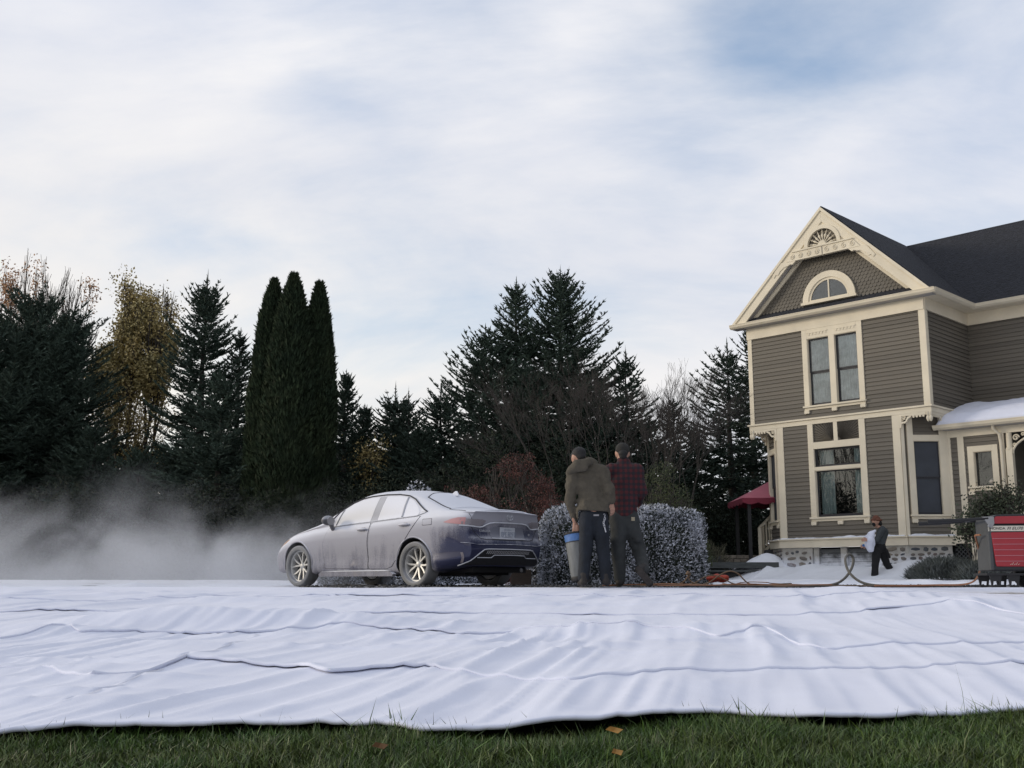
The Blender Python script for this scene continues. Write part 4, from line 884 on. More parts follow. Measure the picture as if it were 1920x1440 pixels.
# arborvitae columns
def arborvitae(px, ytop, d, rmax, label, seed):
    rg = np.random.default_rng(seed); x, zt = place_px(px, ytop, d); g = tz1(x, d); H = zt - g
    n = 22000; q = rg.random(n) ** .85; az = rg.uniform(0, 6.283, n)
    prof = np.interp(q, [0, .1, .35, .6, .76, .88, .95, 1], [.90, 1.0, .98, .88, .70, .45, .24, .02])
    lob = 1 + .10 * (vnoise(np.cos(az) * 2.2 + 9, np.sin(az) * 2.2 + 9, q * H * .8, seed=seed) - .5) * 2
    r = rmax * prof * lob * rg.uniform(.80, 1.03, n)
    P = np.stack([r * np.cos(az), r * np.sin(az), q * H * .985], -1)
    D = unit(np.stack([np.cos(az) * .42, np.sin(az) * .42, np.ones(n)], -1) + rg.normal(0, .25, (n, 3)))
    V1, F1 = kites(P, D, rg.uniform(.10, .24, n), rg.uniform(.04, .075, n), rg=rg)
    t = empty('arborvitae', (x, d, g)); tag(t, label, 'tree', 'three columnar arborvitae')
    link('crown', mesh_from('crown', V1, F1), M_THUJA, t)
    zz = np.linspace(0, .97, 26); pr = np.interp(zz, [0, .1, .35, .6, .76, .88, .95, 1], [.90, 1.0, .98, .88, .70, .45, .24, .02]) * rmax * .8
    core = MB().lathe([(float(a), float(b * H)) for a, b in zip(pr, zz)], 16); core.obj('opaque_core', M_THUJA, t, smooth=True)  # solid core added inside the sprays to block light
    link('trunk', trunk_mesh(H * .3, .12, 0, seed), M_BARK, t)
arborvitae(515, 522, 31.0, .66, 'left arborvitae of the three dark columns, second in height', 31)
arborvitae(552, 512, 30.4, .80, 'middle arborvitae, tallest and widest of the three dark columns', 32)
arborvitae(600, 528, 30.8, .58, 'right arborvitae of the three dark columns, the shortest', 33)
# broadleaf trees: branching skeleton, then leaves on the twig ends
def skeleton(seed, H, spread, levels=5, r0=.16, up=.55, fork=(2, 3), trunk=.28, shrink=.74, stems=1, base_ang=.2):
    rg = random.Random(seed); segs = []; tips = []
    def grow(p, d, L, r, lv):
        n = 3; q = p
        for i in range(n):
            d = (d + Vector((rg.gauss(0, .10), rg.gauss(0, .10), rg.gauss(0, .06) + .03 * up))).normalized(); q2 = q + d * L / n
            segs.append((q, q2, r * (1 - .12 * i), r * (1 - .12 * (i + 1)), lv)); q = q2
            if lv >= 2 and lv < levels and rg.random() < .55:
                s = Vector((rg.gauss(0, 1), rg.gauss(0, 1), rg.gauss(0, .5))); s = (s - d * s.dot(d)).normalized()
                grow(q, (d * .75 + s * spread * .8 + Vector((0, 0, up * .25))).normalized(), L * .55, r * .45, lv + 1)
        if lv >= levels: tips.append((q, d)); return
        k = rg.randint(*fork); a0 = rg.uniform(0, 6.28)
        for i in range(k):
            a = a0 + 6.283 * i / k + rg.uniform(-.4, .4); s = d.orthogonal().normalized(); s.rotate(Matrix.Rotation(a, 3, d))
            nd = (d + s * spread * rg.uniform(.5, 1.1) + Vector((0, 0, up * .3))).normalized()
            grow(q, nd, L * shrink * rg.uniform(.8, 1.15), r * .66, lv + 1)
    for k in range(stems):
        a = 6.283 * k / stems + rg.uniform(-.3, .3); dd = Vector((math.cos(a) * base_ang, math.sin(a) * base_ang, 1)).normalized()
        grow(Vector((math.cos(a) * .1 * (stems > 1), math.sin(a) * .1 * (stems > 1), 0)), dd, H * trunk, r0, 0)
    zmax = max(s[1].z for s in segs); f = H / zmax; mx = sum(p.x for p, d in tips) / len(tips); my = sum(p.y for p, d in tips) / len(tips); cxy = lambda v: Vector((v.x - mx * v.z / zmax, v.y - my * v.z / zmax, v.z))
    segs = [(cxy(a), cxy(b), r, s, l) for a, b, r, s, l in segs]; tips = [(cxy(p), d) for p, d in tips]
    segs = [(a * f, b * f, r, s, l) for a, b, r, s, l in segs]; tips = [(p * f, d) for p, d in tips]
    return segs, tips
def seg_mesh(name, segs, n=3, rmin=.004):
    A = np.array([list(s[0]) for s in segs]); B = np.array([list(s[1]) for s in segs]); ra = np.maximum([s[2] for s in segs], rmin); rb = np.maximum([s[3] for s in segs], rmin)
    d = unit(B - A); x = unit(np.cross(d, np.where(np.abs(d[:, 2:3]) > .9, [[1., 0, 0]], [[0, 0, 1.]]))); y = np.cross(d, x); V = []
    for P, r in ((A, ra), (B + d * .02, rb)):
        for k in range(n): a = 6.283 * k / n; V.append(P + (x * math.cos(a) + y * math.sin(a)) * r[:, None])
    V = np.stack(V, 1); m = len(segs); base = np.arange(m)[:, None] * 2 * n
    F = np.concatenate([base + np.array([k, (k + 1) % n, n + (k + 1) % n, n + k]) for k in range(n)], 0)
    return mesh_from(name, V.reshape(-1, 3), F, True)
def leaves_on(tips, per, size, spread, seed, keep=None, droop=0.0):
    rg = np.random.default_rng(seed); T = np.array([list(p) for p, d in tips])
    if keep is not None: T = T[keep(T, rg)]
    P = np.repeat(T, per, 0) + rg.normal(0, spread, (len(T) * per, 3)); D = rg.normal(size=P.shape); D[:, 2] -= droop; D = unit(D)
    return mesh_from('leaves', *kites(P, D, size * rg.uniform(.6, 1.3, len(P)), size * .62 * rg.uniform(.7, 1.2, len(P)), rg=rg))
def broadleaf(name, px, ytop, d, label, seed, leaf=None, lm=None, bark=M_TWIG, group=None, cat='tree', rmin=.008, sq=(1, 1), **k):
    x, zt = place_px(px, ytop, d); g = tz1(x, d); H = zt - g
    t = empty(name, (x, d, g)); tag(t, label, cat, group)
    segs, tips = skeleton(seed, H, **k)
    if sq != (1, 1):
        f = lambda v: Vector((v.x * sq[0], v.y * sq[1], v.z)); segs = [(f(a), f(b), r, s, l) for a, b, r, s, l in segs]; tips = [(f(p), dd) for p, dd in tips]
    link('branches', seg_mesh('branches', segs, rmin=rmin), bark, t)
    if leaf: link('leaves', leaves_on(tips, seed=seed, **leaf), lm, t)
    return t, H
broadleaf('bare_tree', 90, 470, 42, 'tall bare tree with orange leaves left at its tips, far left', 128, dict(per=11, size=.11, spread=.15, keep=lambda T, rg: (T[:, 2] > T[:, 2].max() * .82) & (vnoise(T[:, 0] * 1.1, T[:, 1] * .5, seed=4) > .45)), M_ORANGE, levels=6, spread=.44, r0=.11, trunk=.26, rmin=.0065, stems=6, base_ang=.34, fork=(2, 2), sq=(.40, .35))
broadleaf('cottonwood_tree', 268, 516, 41, 'yellow leaved cottonwood rising between dark firs', 42, dict(per=13, size=.12, spread=.20, keep=lambda T, rg: vnoise(T[:, 0] * 1.1, T[:, 1] * 1.1, T[:, 2] * .9, seed=3) > .34), M_YELLOW, levels=6, spread=.46, up=1.0, r0=.13, trunk=.22, rmin=.009, stems=2, base_ang=.12, sq=(.40, .5))
broadleaf('cottonwood_tree', 215, 700, 40, 'low yellow leaved sapling glowing between the dark firs', 43, dict(per=16, size=.10, spread=.25), M_YELLOW, levels=5, spread=.5, r0=.08, rmin=.007)
broadleaf('cottonwood_tree', 690, 830, 36, 'small yellowish sapling in the gap right of the arborvitae', 44, dict(per=20, size=.09, spread=.22), M_YELLOW, levels=4, spread=.5, r0=.05, rmin=.007, sq=(.6, .6))
broadleaf('bare_shrub', 1112, 672, 27.5, 'bare vase shaped shrub fanning out above the two men', 45, levels=5, spread=.34, up=.35, r0=.019, trunk=.34, stems=9, base_ang=.62, rmin=.0022, shrink=.62, sq=(1.1, .8))
broadleaf('bare_shrub', 1165, 690, 28, 'bare vase shaped shrub with pale twigs against the sky, by the man in plaid', 46, levels=5, spread=.30, up=.5, r0=.018, trunk=.36, stems=7, base_ang=.55, rmin=.0022, shrink=.62, sq=(1.25, .8))
broadleaf('bare_shrub', 1265, 720, 27, 'small bare shrub with twigs against the open sky left of the house', 47, levels=5, spread=.36, up=.5, r0=.018, trunk=.32, stems=4, base_ang=.3, rmin=.0025, shrink=.64, sq=(.7, .7))
# red laceleaf maples: low domes of thin leaves over crooked grey limbs
def dome_shrub(name, px, ytop, d, rx, label, seed, m, n, size, limbs=True, cat='shrub', group=None, droop=.6, shell=.55, gaps=.35, bark=M_TWIG, ry=None, fl=0.0):
    rg = np.random.default_rng(seed); x, zt = place_px(px, ytop, d); g = tz1(x, d); H = zt - g
    t = empty(name, (x, d, g)); tag(t, label, cat, group); ry = ry or rx
    u = rg.normal(size=(n * 2, 3)); u[:, 2] = np.abs(u[:, 2]) * (1 - fl) ; u = unit(u); r = shell + (1 - shell) * rg.random(n * 2)
    P = u * r[:, None] * np.array([rx, ry, H]); nz = fbm(P[:, 0] * 1.7 + 5, P[:, 1] * 1.7 + 5, P[:, 2] * 2.2, oct=3, seed=seed)
    keep = nz > np.quantile(nz, gaps); P = P[keep][:n]; P = P + (nz[keep][:n, None] - .5) * u[keep][:n] * .5
    P[:, 2] = np.clip(P[:, 2], .02, None)
    D = rg.normal(size=P.shape) + unit(P) * .5; D[:, 2] -= droop; D = unit(D)
    link('leaves', mesh_from('leaves', *kites(P, D, size * rg.uniform(.6, 1.4, len(P)), size * .42, rg=rg)), m, t)
    if limbs:
        segs, tips = skeleton(seed, H * .88, spread=.75, levels=4, r0=.06, up=.1, trunk=.25, stems=3, base_ang=.7); s = rx * .8 / max(.3, max(abs(a[1].x) for a in segs))
        segs = [(Vector((a.x * s, a.y * s * ry / rx, a.z)), Vector((b.x * s, b.y * s * ry / rx, b.z)), r, q, l) for a, b, r, q, l in segs]
        link('branches', seg_mesh('branches', segs, rmin=.006), bark, t)
    return t
RG = 'red laceleaf maples behind the car'
dome_shrub('red_maple', 965, 838, 21.6, 1.2, 'red laceleaf maple spreading left of the man in the hooded jacket', 51, M_RED, 20000, .05, group=RG, gaps=.6, shell=.72, fl=.25)
dome_shrub('red_maple', 872, 884, 22.0, .8, 'lower red laceleaf maple just behind the trunk lid of the car', 52, M_RED, 14000, .05, group=RG, gaps=.6, shell=.72, fl=.25)
dome_shrub('red_maple', 1035, 905, 20.6, .75, 'small red laceleaf maple behind the hooded jacket', 53, M_RED, 8000, .045, group=RG, gaps=.7, shell=.72, fl=.25)
dome_shrub('olive_shrub', 1245, 868, 23.0, .95, 'olive green shrub behind the man in the plaid shirt', 54, M_OLIVE, 18000, .05, gaps=.5)
dome_shrub('olive_shrub', 1195, 895, 24.5, .9, 'darker olive shrub lower down behind the plaid shirt', 55, M_LAUREL, 12000, .06, gaps=.4)
# dark evergreen shrubs along the foot of the trees
for i, (px, yt, d, rx, lab) in enumerate(((-40, 900, 31, 2.6, 'dark shrub at the left picture edge behind the steam'), (120, 890, 30.5, 2.0, 'dark shrub behind the tall plume of steam'), (270, 905, 31, 2.2, 'dark shrub under the yellow cottonwood'), (405, 890, 30, 1.8, 'dark shrub left of the arborvitae columns'),
        (520, 910, 29, 1.5, 'dark shrub at the foot of the arborvitae columns'), (650, 890, 29.5, 1.6, 'dark shrub right of the arborvitae columns'), (745, 870, 29, 1.6, 'dark shrub above the front half of the car roof'), (835, 870, 28.6, 1.5, 'dark shrub above the rear window of the car'),
        (930, 800, 28, 1.7, 'tall dark shrub behind the red maples'), (1040, 800, 28.5, 1.8, 'tall dark shrub behind the bare vase shaped shrub'), (1140, 830, 28, 1.5, 'dark shrub behind the heads of the two men'), (1310, 900, 36, 1.5, 'dark shrub behind the frosted hedge'),
        (1400, 930, 38, 1.6, 'dark shrub under the red parasol canopy'), (1000, 890, 24.5, 1.2, 'dark shrub in the shade of the red maples'), (1350, 940, 38, 1.6, 'low dark shrub behind the planter on the garden deck'))):
    dome_shrub('dark_shrub', px, yt, d, rx, lab, 60 + i, M_LAUREL, 7500, .10, limbs=False, group='dark shrubs at the foot of the trees', droop=.2, gaps=.15, shell=.45, ry=rx * .7)

# far wood closing the gaps between the trunks
n = 30000; fx = rng.uniform(-34, 8.5, n); fy = rng.uniform(52, 58, n); top = 5.2 + 2.6 * fbm(fx * .22, fx * 0, oct=4, seed=95) - 2.0 * sstep(3, 8, fx); fz = rng.random(n) ** .8 * top
D = unit(rng.normal(size=(n, 3)) + [0, 0, .8]); V, F = kites(np.stack([fx, fy, fz], -1), D, rng.uniform(.35, .8, n), .30)
tag(link('woods', mesh_from('woods', V, F), M_LAUREL), 'dark far wood seen between the tree trunks', 'woods', kind='stuff')
# ------------------------------------------------------------------ the sedan (x forward from the rear axle, y to its left, z up)
def dust_mat(name, base, rough, metal, amount=1.0, coat=0.0, dust=(0.365, 0.36, 0.395), cut=True):
    """paint under a film of blown paper-snow; the film is thin low down on the tail, thick on ledges and upward faces"""
    m = mat(name, base, rough, metal); nt = m.node_tree; L = nt.links.new; b = nt.nodes['Principled BSDF']; b.inputs['Coat Weight'].default_value = coat
    tc = _node(nt, 'ShaderNodeTexCoord'); sp = _node(nt, 'ShaderNodeSeparateXYZ'); L(tc.outputs['Object'], sp.inputs[0])
    def mr(src, a, b_, c, d, sm=True):
        n = _node(nt, 'ShaderNodeMapRange');
        if sm: n.interpolation_type = 'SMOOTHSTEP'
        L(src, n.inputs['Value'])
        for k, v in zip(('From Min', 'From Max', 'To Min', 'To Max'), (a, b_, c, d)): n.inputs[k].default_value = v
        return n.outputs[0]
    def op(o, a, b_):
        n = _node(nt, 'ShaderNodeMath', operation=o)
        for i, v in enumerate((a, b_)):
            if isinstance(v, (int, float)): n.inputs[i].default_value = v
            else: L(v, n.inputs[i])
        return n.outputs[0]
    tail = mr(sp.outputs['X'], -.25, -.72, 0, 1); low = mr(sp.outputs['Z'], .98, .70, 0, 1)
    clean = op('MULTIPLY', tail, low)
    belt = mr(sp.outputs['Z'], .28, .80, .70, 0)      # doors: thinner film towards the sills
    mp = _node(nt, 'ShaderNodeMapping'); mp.inputs['Scale'].default_value = (9, 9, 1.3); L(tc.outputs['Object'], mp.inputs[0])
    n1 = _node(nt, 'ShaderNodeTexNoise'); n1.inputs['Scale'].default_value = 1.0; n1.inputs['Detail'].default_value = 8; n1.inputs['Roughness'].default_value = .65; L(mp.outputs[0], n1.inputs['Vector'])
    n2 = _node(nt, 'ShaderNodeTexNoise'); n2.inputs['Scale'].default_value = 70; n2.inputs['Detail'].default_value = 3; L(tc.outputs['Object'], n2.inputs['Vector'])
    n3 = _node(nt, 'ShaderNodeTexNoise'); n3.inputs['Scale'].default_value = 2.2; n3.inputs['Detail'].default_value = 4; L(tc.outputs['Object'], n3.inputs['Vector'])
    g = _node(nt, 'ShaderNodeNewGeometry'); gs = _node(nt, 'ShaderNodeSeparateXYZ'); L(g.outputs['Normal'], gs.inputs[0]); up = mr(gs.outputs['Z'], .12, .55, 0, 1)
    v = op('SUBTRACT', 1.06, op('MULTIPLY', clean, .86)) if cut else op('ADD', .9, 0)
    v = op('SUBTRACT', v, op('MULTIPLY', belt, .55)) if cut else v
    v = op('ADD', v, op('MULTIPLY', op('SUBTRACT', n1.outputs['Fac'], .5), .95)); v = op('ADD', v, op('MULTIPLY', op('SUBTRACT', n3.outputs['Fac'], .5), .95)); v = op('ADD', v, op('MULTIPLY', op('SUBTRACT', n2.outputs['Fac'], .5), .55))
    v = op('ADD', v, op('MULTIPLY', up, .75)); v = mr(v, .12, .95, 0, amount)
    mx = _node(nt, 'ShaderNodeMix', data_type='RGBA'); L(v, mx.inputs['Factor']); mx.inputs['A'].default_value = (*base, 1)
    dc = _node(nt, 'ShaderNodeMix', data_type='RGBA'); L(up, dc.inputs['Factor']); dc.inputs['A'].default_value = (*dust, 1); dc.inputs['B'].default_value = (.74, .75, .80, 1); L(dc.outputs['Result'], mx.inputs['B'])
    L(mx.outputs['Result'], b.inputs['Base Color']); L(mr(v, .05, .65, rough, .85), b.inputs['Roughness']); L(mr(v, 0, .5, metal, 0), b.inputs['Metallic']); L(mr(v, 0, .62, coat, 0), b.inputs['Coat Weight'])
    bp = _node(nt, 'ShaderNodeBump'); bp.inputs['Strength'].default_value = .12; bp.inputs['Distance'].default_value = .01; L(n2.outputs['Fac'], bp.inputs['Height']); L(bp.outputs[0], b.inputs['Normal'])
    return m
M_PAINT = dust_mat('blue_paint_frosted', (0.020, 0.024, 0.066), .30, .35, coat=.6, amount=.90)
M_CARGLASS = dust_mat('frosted_glass_sky_tint', (0.03, 0.033, 0.035), .1, 0, cut=False, dust=(.60, .575, .52)); M_REARGLASS = dust_mat('snowed_rear_glass', (.05, .05, .06), .2, 0, cut=False, dust=(.66, .68, .74))  # side glass: powder film, its warm cream colour paints in the sky's reflection
M_PILLAR = dust_mat('frosted_black_pillar', (.012, .012, .014), .4, 0, amount=.62, cut=False, dust=(.42, .41, .42)); M_BLKTRIM = dust_mat('black_trim', (.010, .010, .012), .5, 0, amount=.45)
M_SEAM = mat('panel_gap', (.03, .03, .035), .8); M_TYRE = dust_mat('frosted_tyre', (.014, .014, .015), .85, 0, amount=.45, cut=False, dust=(.45, .45, .45)); M_TREAD = mat('tyre_tread', (.012, .012, .013), .9, bump=.6, bscale=60)
M_RIM = mat('machined_alloy', (.46, .455, .44), .45, .40, var=.12, vscale=14); M_RIMDARK = mat('dark_wheel_pocket', (.02, .02, .022), .5)
M_CHROME = dust_mat('frosted_chrome', (.40, .41, .43), .3, .8, amount=.7, cut=False, dust=(.46, .47, .51)); M_LAMP = dust_mat('tail_lamp_red', (.42, .03, .025), .25, 0, amount=.55, cut=False, dust=(.50, .40, .40)); M_LAMP2 = dust_mat('tail_lamp_smoked', (.05, .012, .014), .25, 0, amount=.62, cut=False, dust=(.36, .35, .37))
M_PLATE = mat('licence_plate', (.46, .48, .52), .7, var=.15, vscale=40); M_UNDER = mat('underbody', (.010, .010, .011), .9)
CARP = Vector((-.798, 16.27, .012)); CARA = math.atan2(.667, -.745) - R(.6)
car = empty('sedan', CARP, CARA); tag(car, 'blue four door sedan coated in white frosty powder, parked on the driveway', 'car')
I = lambda x, pts: np.interp(x, [p[0] for p in pts], [p[1] for p in pts])
def smooth_I(pts):
    """monotone-ish smooth curve through control points"""
    xs = np.linspace(pts[0][0], pts[-1][0], 500); ys = I(xs, pts); k = np.hanning(41); k /= k.sum(); ys2 = np.convolve(np.pad(ys, 20, mode='edge'), k, 'valid')
    return lambda x: np.interp(x, xs, ys2)
zt_ = smooth_I([(-1.05, 1.045), (-.95, 1.06), (-.80, 1.065), (-.62, 1.085), (-.45, 1.115), (-.1, 1.27), (.18, 1.375), (.5, 1.425), (.85, 1.448), (1.2, 1.458), (1.5, 1.44), (1.75, 1.385), (2.05, 1.23), (2.4, 1.04), (2.55, .985), (2.9, .925), (3.2, .855), (3.45, .75), (3.62, .60), (3.7, .5)])
zb_ = smooth_I([(-1.05, .98), (-.8, 1.01), (-.5, 1.025), (-.1, 1.0), (.5, .965), (1.0, .935), (1.9, .895), (2.3, .875), (2.84, .795), (3.13, .715), (3.4, .62), (3.62, .48), (3.7, .42)])
zr_ = smooth_I([(-1.05, 1.02), (-.8, 1.045), (-.55, 1.06), (-.35, 1.10), (-.1, 1.19), (.2, 1.29), (.5, 1.345), (1.0, 1.375), (1.35, 1.355), (1.62, 1.275), (1.86, 1.155), (2.1, 1.02), (2.3, .93), (2.5, .895), (2.84, .83), (3.13, .75), (3.4, .655), (3.62, .51), (3.7, .45)])
wr_ = smooth_I([(-1.05, .60), (-.8, .70), (-.5, .70), (-.2, .63), (.2, .585), (.6, .575), (1.3, .595), (1.62, .63), (1.86, .68), (2.1, .745), (2.35, .79), (2.84, .765), (3.13, .72), (3.4, .62), (3.62, .45), (3.7, .36)])
wp_ = smooth_I([(-1.05, .62), (-.98, .725), (-.88, .805), (-.7, .862), (-.45, .89), (0, .905), (.4, .893), (1.2, .880), (2.2, .888), (2.7, .905), (3.0, .88), (3.3, .80), (3.5, .70), (3.62, .58), (3.7, .45)])
zs_ = smooth_I([(-1.05, .30), (-.75, .25), (-.45, .21), (0, .185), (1.3, .17), (2.4, .18), (3.1, .20), (3.5, .22), (3.7, .26)])
SIDEP = [(0, .905), (.05, .945), (.10, .966), (.17, .980), (.215, .982), (.255, .966), (.32, .968), (.45, .990), (.55, 1.0), (.64, 1.0), (.72, .998), (.775, .984), (.84, .972), (.91, .955), (.96, .935), (1, .90)]
def xr_(z): return I(z, [(.2, .10), (.30, .065), (.40, .025), (.50, .0), (.565, -.005), (.60, .004), (.66, .032), (.70, .055), (.82, .06), (.86, .035), (.93, .03), (1.0, .01), (1.05, -.02), (1.1, -.02)])
def section(x):
    zs, zb, zr, zt, wp, wr = (float(f(x)) for f in (zs_, zb_, zr_, zt_, wp_, wr_)); P = []
    for y in (0, .3, .55, .70): P.append((min(y, wp * .8), zs))
    for t, fct in SIDEP: P.append((wp * fct, zs + (zb - zs) * t))
    wb = wp * .885
    for k in range(1, 9): t = k / 8; P.append((wb + (wr - wb) * t + .018 * math.sin(math.pi * t), zb + .012 + (zr - zb - .012) * t))
    for k in range(1, 9):
        a = k / 8 * math.pi / 2; y = wr * math.cos(a); P.append((y, zr + (zt - zr) * (1 - (y / wr) ** 2.3)))
    P = np.array(P); Q = P.copy()
    for _ in range(1): Q[4:-1] = .25 * P[3:-2] + .5 * P[4:-1] + .25 * P[5:]; P = Q.copy()
    return P
us = np.concatenate([np.linspace(-.955, -.6, 22), np.linspace(-.58, 3.1, 150), np.linspace(3.12, 3.64, 30)])
secs = []
for x in us:
    P = section(x); k = np.clip((-.55 - x) / .405, 0, 1) ** 1.5; kf = np.clip((x - 3.2) / .44, 0, 1) ** 1.5
    xx = x + k * np.array([xr_(z) - .03 for _, z in P]) + kf * np.array([I(z, [(.2, -.10), (.35, -.02), (.55, 0), (.7, -.06), (.9, -.1)]) for _, z in P])
    secs.append(np.stack([xx, P[:, 0], P[:, 1]], -1))
nS, nP = len(secs), len(secs[0]); bv = []; bf = []
def ring(s): return [tuple(p) for p in s] + [(p[0], -p[1], p[2]) for p in s[-2:0:-1]]
for s in secs: bv += ring(s)
nR = 2 * nP - 2
for i in range(nS - 1):
    for j in range(nR): j2 = (j + 1) % nR; bf.append((i * nR + j, i * nR + j2, (i + 1) * nR + j2, (i + 1) * nR + j))
def cap(s, off, bulge, flip):
    base = len(bv); nc = 18; idx = []
    for i, p in enumerate(s):
        row = []
        for c in range(nc + 1):
            t = 1 - 2 * c / nc; y = p[1] * t
            if c == 0: row.append(off + i); continue
            if c == nc: row.append(off + (nR - i) % nR); continue
            bv.append((p[0] + bulge * (1 - t * t) * min(1, p[1] / .5), y, p[2])); row.append(len(bv) - 1)
        idx.append(row)
    for i in range(1, nP - 2):
        for c in range(nc):
            f = (idx[i][c], idx[i][c + 1], idx[i + 1][c + 1], idx[i + 1][c]); bf.append(f if flip else f[::-1])
    # close top and bottom strips
    top = idx[nP - 2] + [off + nP - 1]; bf.append(tuple(top if not flip else top[::-1]))
    bot = idx[1] + [off]; bf.append(tuple(bot[::-1] if not flip else bot))
cap(secs[0], 0, -.07, False); cap(secs[-1], (nS - 1) * nR, .10, True)
bme = bpy.data.meshes.new('body'); bme.from_pydata(bv, [], bf)
bm = bmesh.new(); bm.from_mesh(bme); bmesh.ops.remove_doubles(bm, verts=bm.verts, dist=1e-5); bmesh.ops.recalc_face_normals(bm, faces=bm.faces); bm.to_mesh(bme)
BVH = BVHTree.FromBMesh(bm); bm.free()
bme.polygons.foreach_set('use_smooth', np.ones(len(bme.polygons), dtype=bool))
body = link('body', bme, [M_PAINT, M_UNDER], car)
def wheel_cut():
    cm = bpy.data.meshes.new('cut'); b = bmesh.new()
    for wx in (0, 2.7):
        for s in (-1, 1):
            g = bmesh.ops.create_cone(b, cap_ends=True, segments=56, radius1=.362, radius2=.362, depth=.5)
            bmesh.ops.transform(b, matrix=Matrix.Translation((wx, s * .83, .322)) @ Matrix.Rotation(R(90), 4, 'X'), verts=g['verts'])
    b.to_mesh(cm); b.free(); cm.materials.append(M_PAINT); cm.materials.append(M_UNDER)
    cm.polygons.foreach_set('material_index', np.ones(len(cm.polygons), dtype=np.int32))
    co = bpy.data.objects.new('cut', cm); COL.objects.link(co); co.parent = car
    md = body.modifiers.new('arches', 'BOOLEAN'); md.operation = 'DIFFERENCE'; md.object = co; md.solver = 'EXACT'
    bpy.context.view_layer.update(); dg = bpy.context.evaluated_depsgraph_get(); nm = bpy.data.meshes.new_from_object(body.evaluated_get(dg))
    body.modifiers.clear(); body.data = nm; nm.name = 'body'; bpy.data.objects.remove(co); nm.set_sharp_from_angle(angle=R(38))
wheel_cut()
def project(pt, ax, s=1, off=.003):
    """drop a 2D point on the body: ax 'y' from the side (x, z), 'x' from behind (y, z), 'z' from above (x, y)"""
    if ax == 'y': o = Vector((pt[0], s * 2, pt[1])); d = Vector((0, -s, 0))
    elif ax == 'x': o = Vector((-3, pt[0], pt[1])); d = Vector((1, 0, 0))
    else: o = Vector((pt[0], pt[1], 3)); d = Vector((0, 0, -1))
    h, n, i, _ = BVH.ray_cast(o, d)
    if h is None: return None
    if n.dot(d) > 0: n = -n
    return h + n * off
def densify(poly, step):
    out = []
    for i, a in enumerate(poly):
        b = poly[(i + 1) % len(poly)]; L_ = math.dist(a, b); n = max(1, int(L_ / step))
        for k in range(n): t = k / n; out.append((a[0] + (b[0] - a[0]) * t, a[1] + (b[1] - a[1]) * t))
    return out
def inside(p, poly):
    c = False; j = len(poly) - 1
    for i in range(len(poly)):
        if (poly[i][1] > p[1]) != (poly[j][1] > p[1]) and p[0] < (poly[j][0] - poly[i][0]) * (p[1] - poly[i][1]) / (poly[j][1] - poly[i][1]) + poly[i][0]: c = not c
        j = i
    return c
def rounded(poly, r=.03, n=4):
    out = []
    for i, p in enumerate(poly):
        p = Vector(p); a = Vector(poly[i - 1]); b = Vector(poly[(i + 1) % len(poly)]); ra = min(r, (a - p).length * .45); rb = min(r, (b - p).length * .45)
        A = p + (a - p).normalized() * ra; B = p + (b - p).normalized() * rb
        for k in range(n + 1): t = k / n; q = A.lerp(p, t).lerp(p.lerp(B, t), t); out.append((q.x, q.y))
    return out
def panel(name, poly, ax, m, parent=None, s=1, off=.003, step=.035, th=.006, rnd=.03, keep=None):
    poly = rounded(poly, rnd) if rnd else list(poly); bd = densify(poly, step); xs = [p[0] for p in bd]; zs = [p[1] for p in bd]; inn = []
    nx = int((max(xs) - min(xs)) / step) + 1; nz = int((max(zs) - min(zs)) / step) + 1
    for i in range(nx):
        for j in range(nz):
            p = (min(xs) + (i + .5) * step, min(zs) + (j + .5) * step)
            if inside(p, bd) and min(math.dist(p, q) for q in bd) > step * .45: inn.append(p)
    pts = [Vector(p) for p in bd + inn]; n = len(bd)
    vs_, es_, fs_, _, _, _ = geometry.delaunay_2d_cdt(pts, [(i, (i + 1) % n) for i in range(n)], [list(range(n))], 1, 1e-5)
    P3 = [project(v, ax, s, off) for v in vs_]; B3 = [project(v, ax, s, off - th) for v in vs_]
    ok = [p is not None for p in P3]; V = []; mp = {}
    for i, p in enumerate(P3):
        if p is not None: mp[i] = len(V); V.append(p)
    F = [tuple(mp[i] for i in f) for f in fs_ if all(ok[i] for i in f)]
    ed = {}
    for f in F:
        for a, b in zip(f, f[1:] + f[:1]): ed[(a, b)] = 1
    inv = {v: k for k, v in mp.items()}; bmap = {}
    for (a, b) in list(ed):
        if (b, a) not in ed:
            for q in (a, b):
                if q not in bmap: bmap[q] = len(V); V.append(B3[inv[q]])
            F.append((b, a, bmap[a], bmap[b]))
    me = bpy.data.meshes.new(name); me.from_pydata([tuple(v) for v in V], [], F)
    b_ = bmesh.new(); b_.from_mesh(me); bmesh.ops.recalc_face_normals(b_, faces=b_.faces)
    c0 = max(b_.faces, key=lambda f: f.calc_area()); ref = {'y': Vector((0, s, 0)), 'x': Vector((-1, 0, 0)), 'z': Vector((0, 0, 1))}[ax]
    if c0.normal.dot(ref) < 0: bmesh.ops.reverse_faces(b_, faces=b_.faces)
    b_.to_mesh(me); b_.free()
    me.polygons.foreach_set('use_smooth', np.ones(len(me.polygons), dtype=bool)); me.set_sharp_from_angle(angle=R(40))
    return link(name, me, m, parent or car)
def line_on(name, pts, ax, r, m, parent=None, s=1, off=.004, step=.03, flat=False):
    dp = []
    for a, b in zip(pts, pts[1:]):
        n = max(1, int(math.dist(a, b) / step)); dp += [(a[0] + (b[0] - a[0]) * k / n, a[1] + (b[1] - a[1]) * k / n) for k in range(n)]
    dp.append(pts[-1]); P = [project(p, ax, s, off) for p in dp]; P = [p for p in P if p is not None]
    return MB().tube(P, r, 6).obj(name, m, parent or car, smooth=True, angle=60)
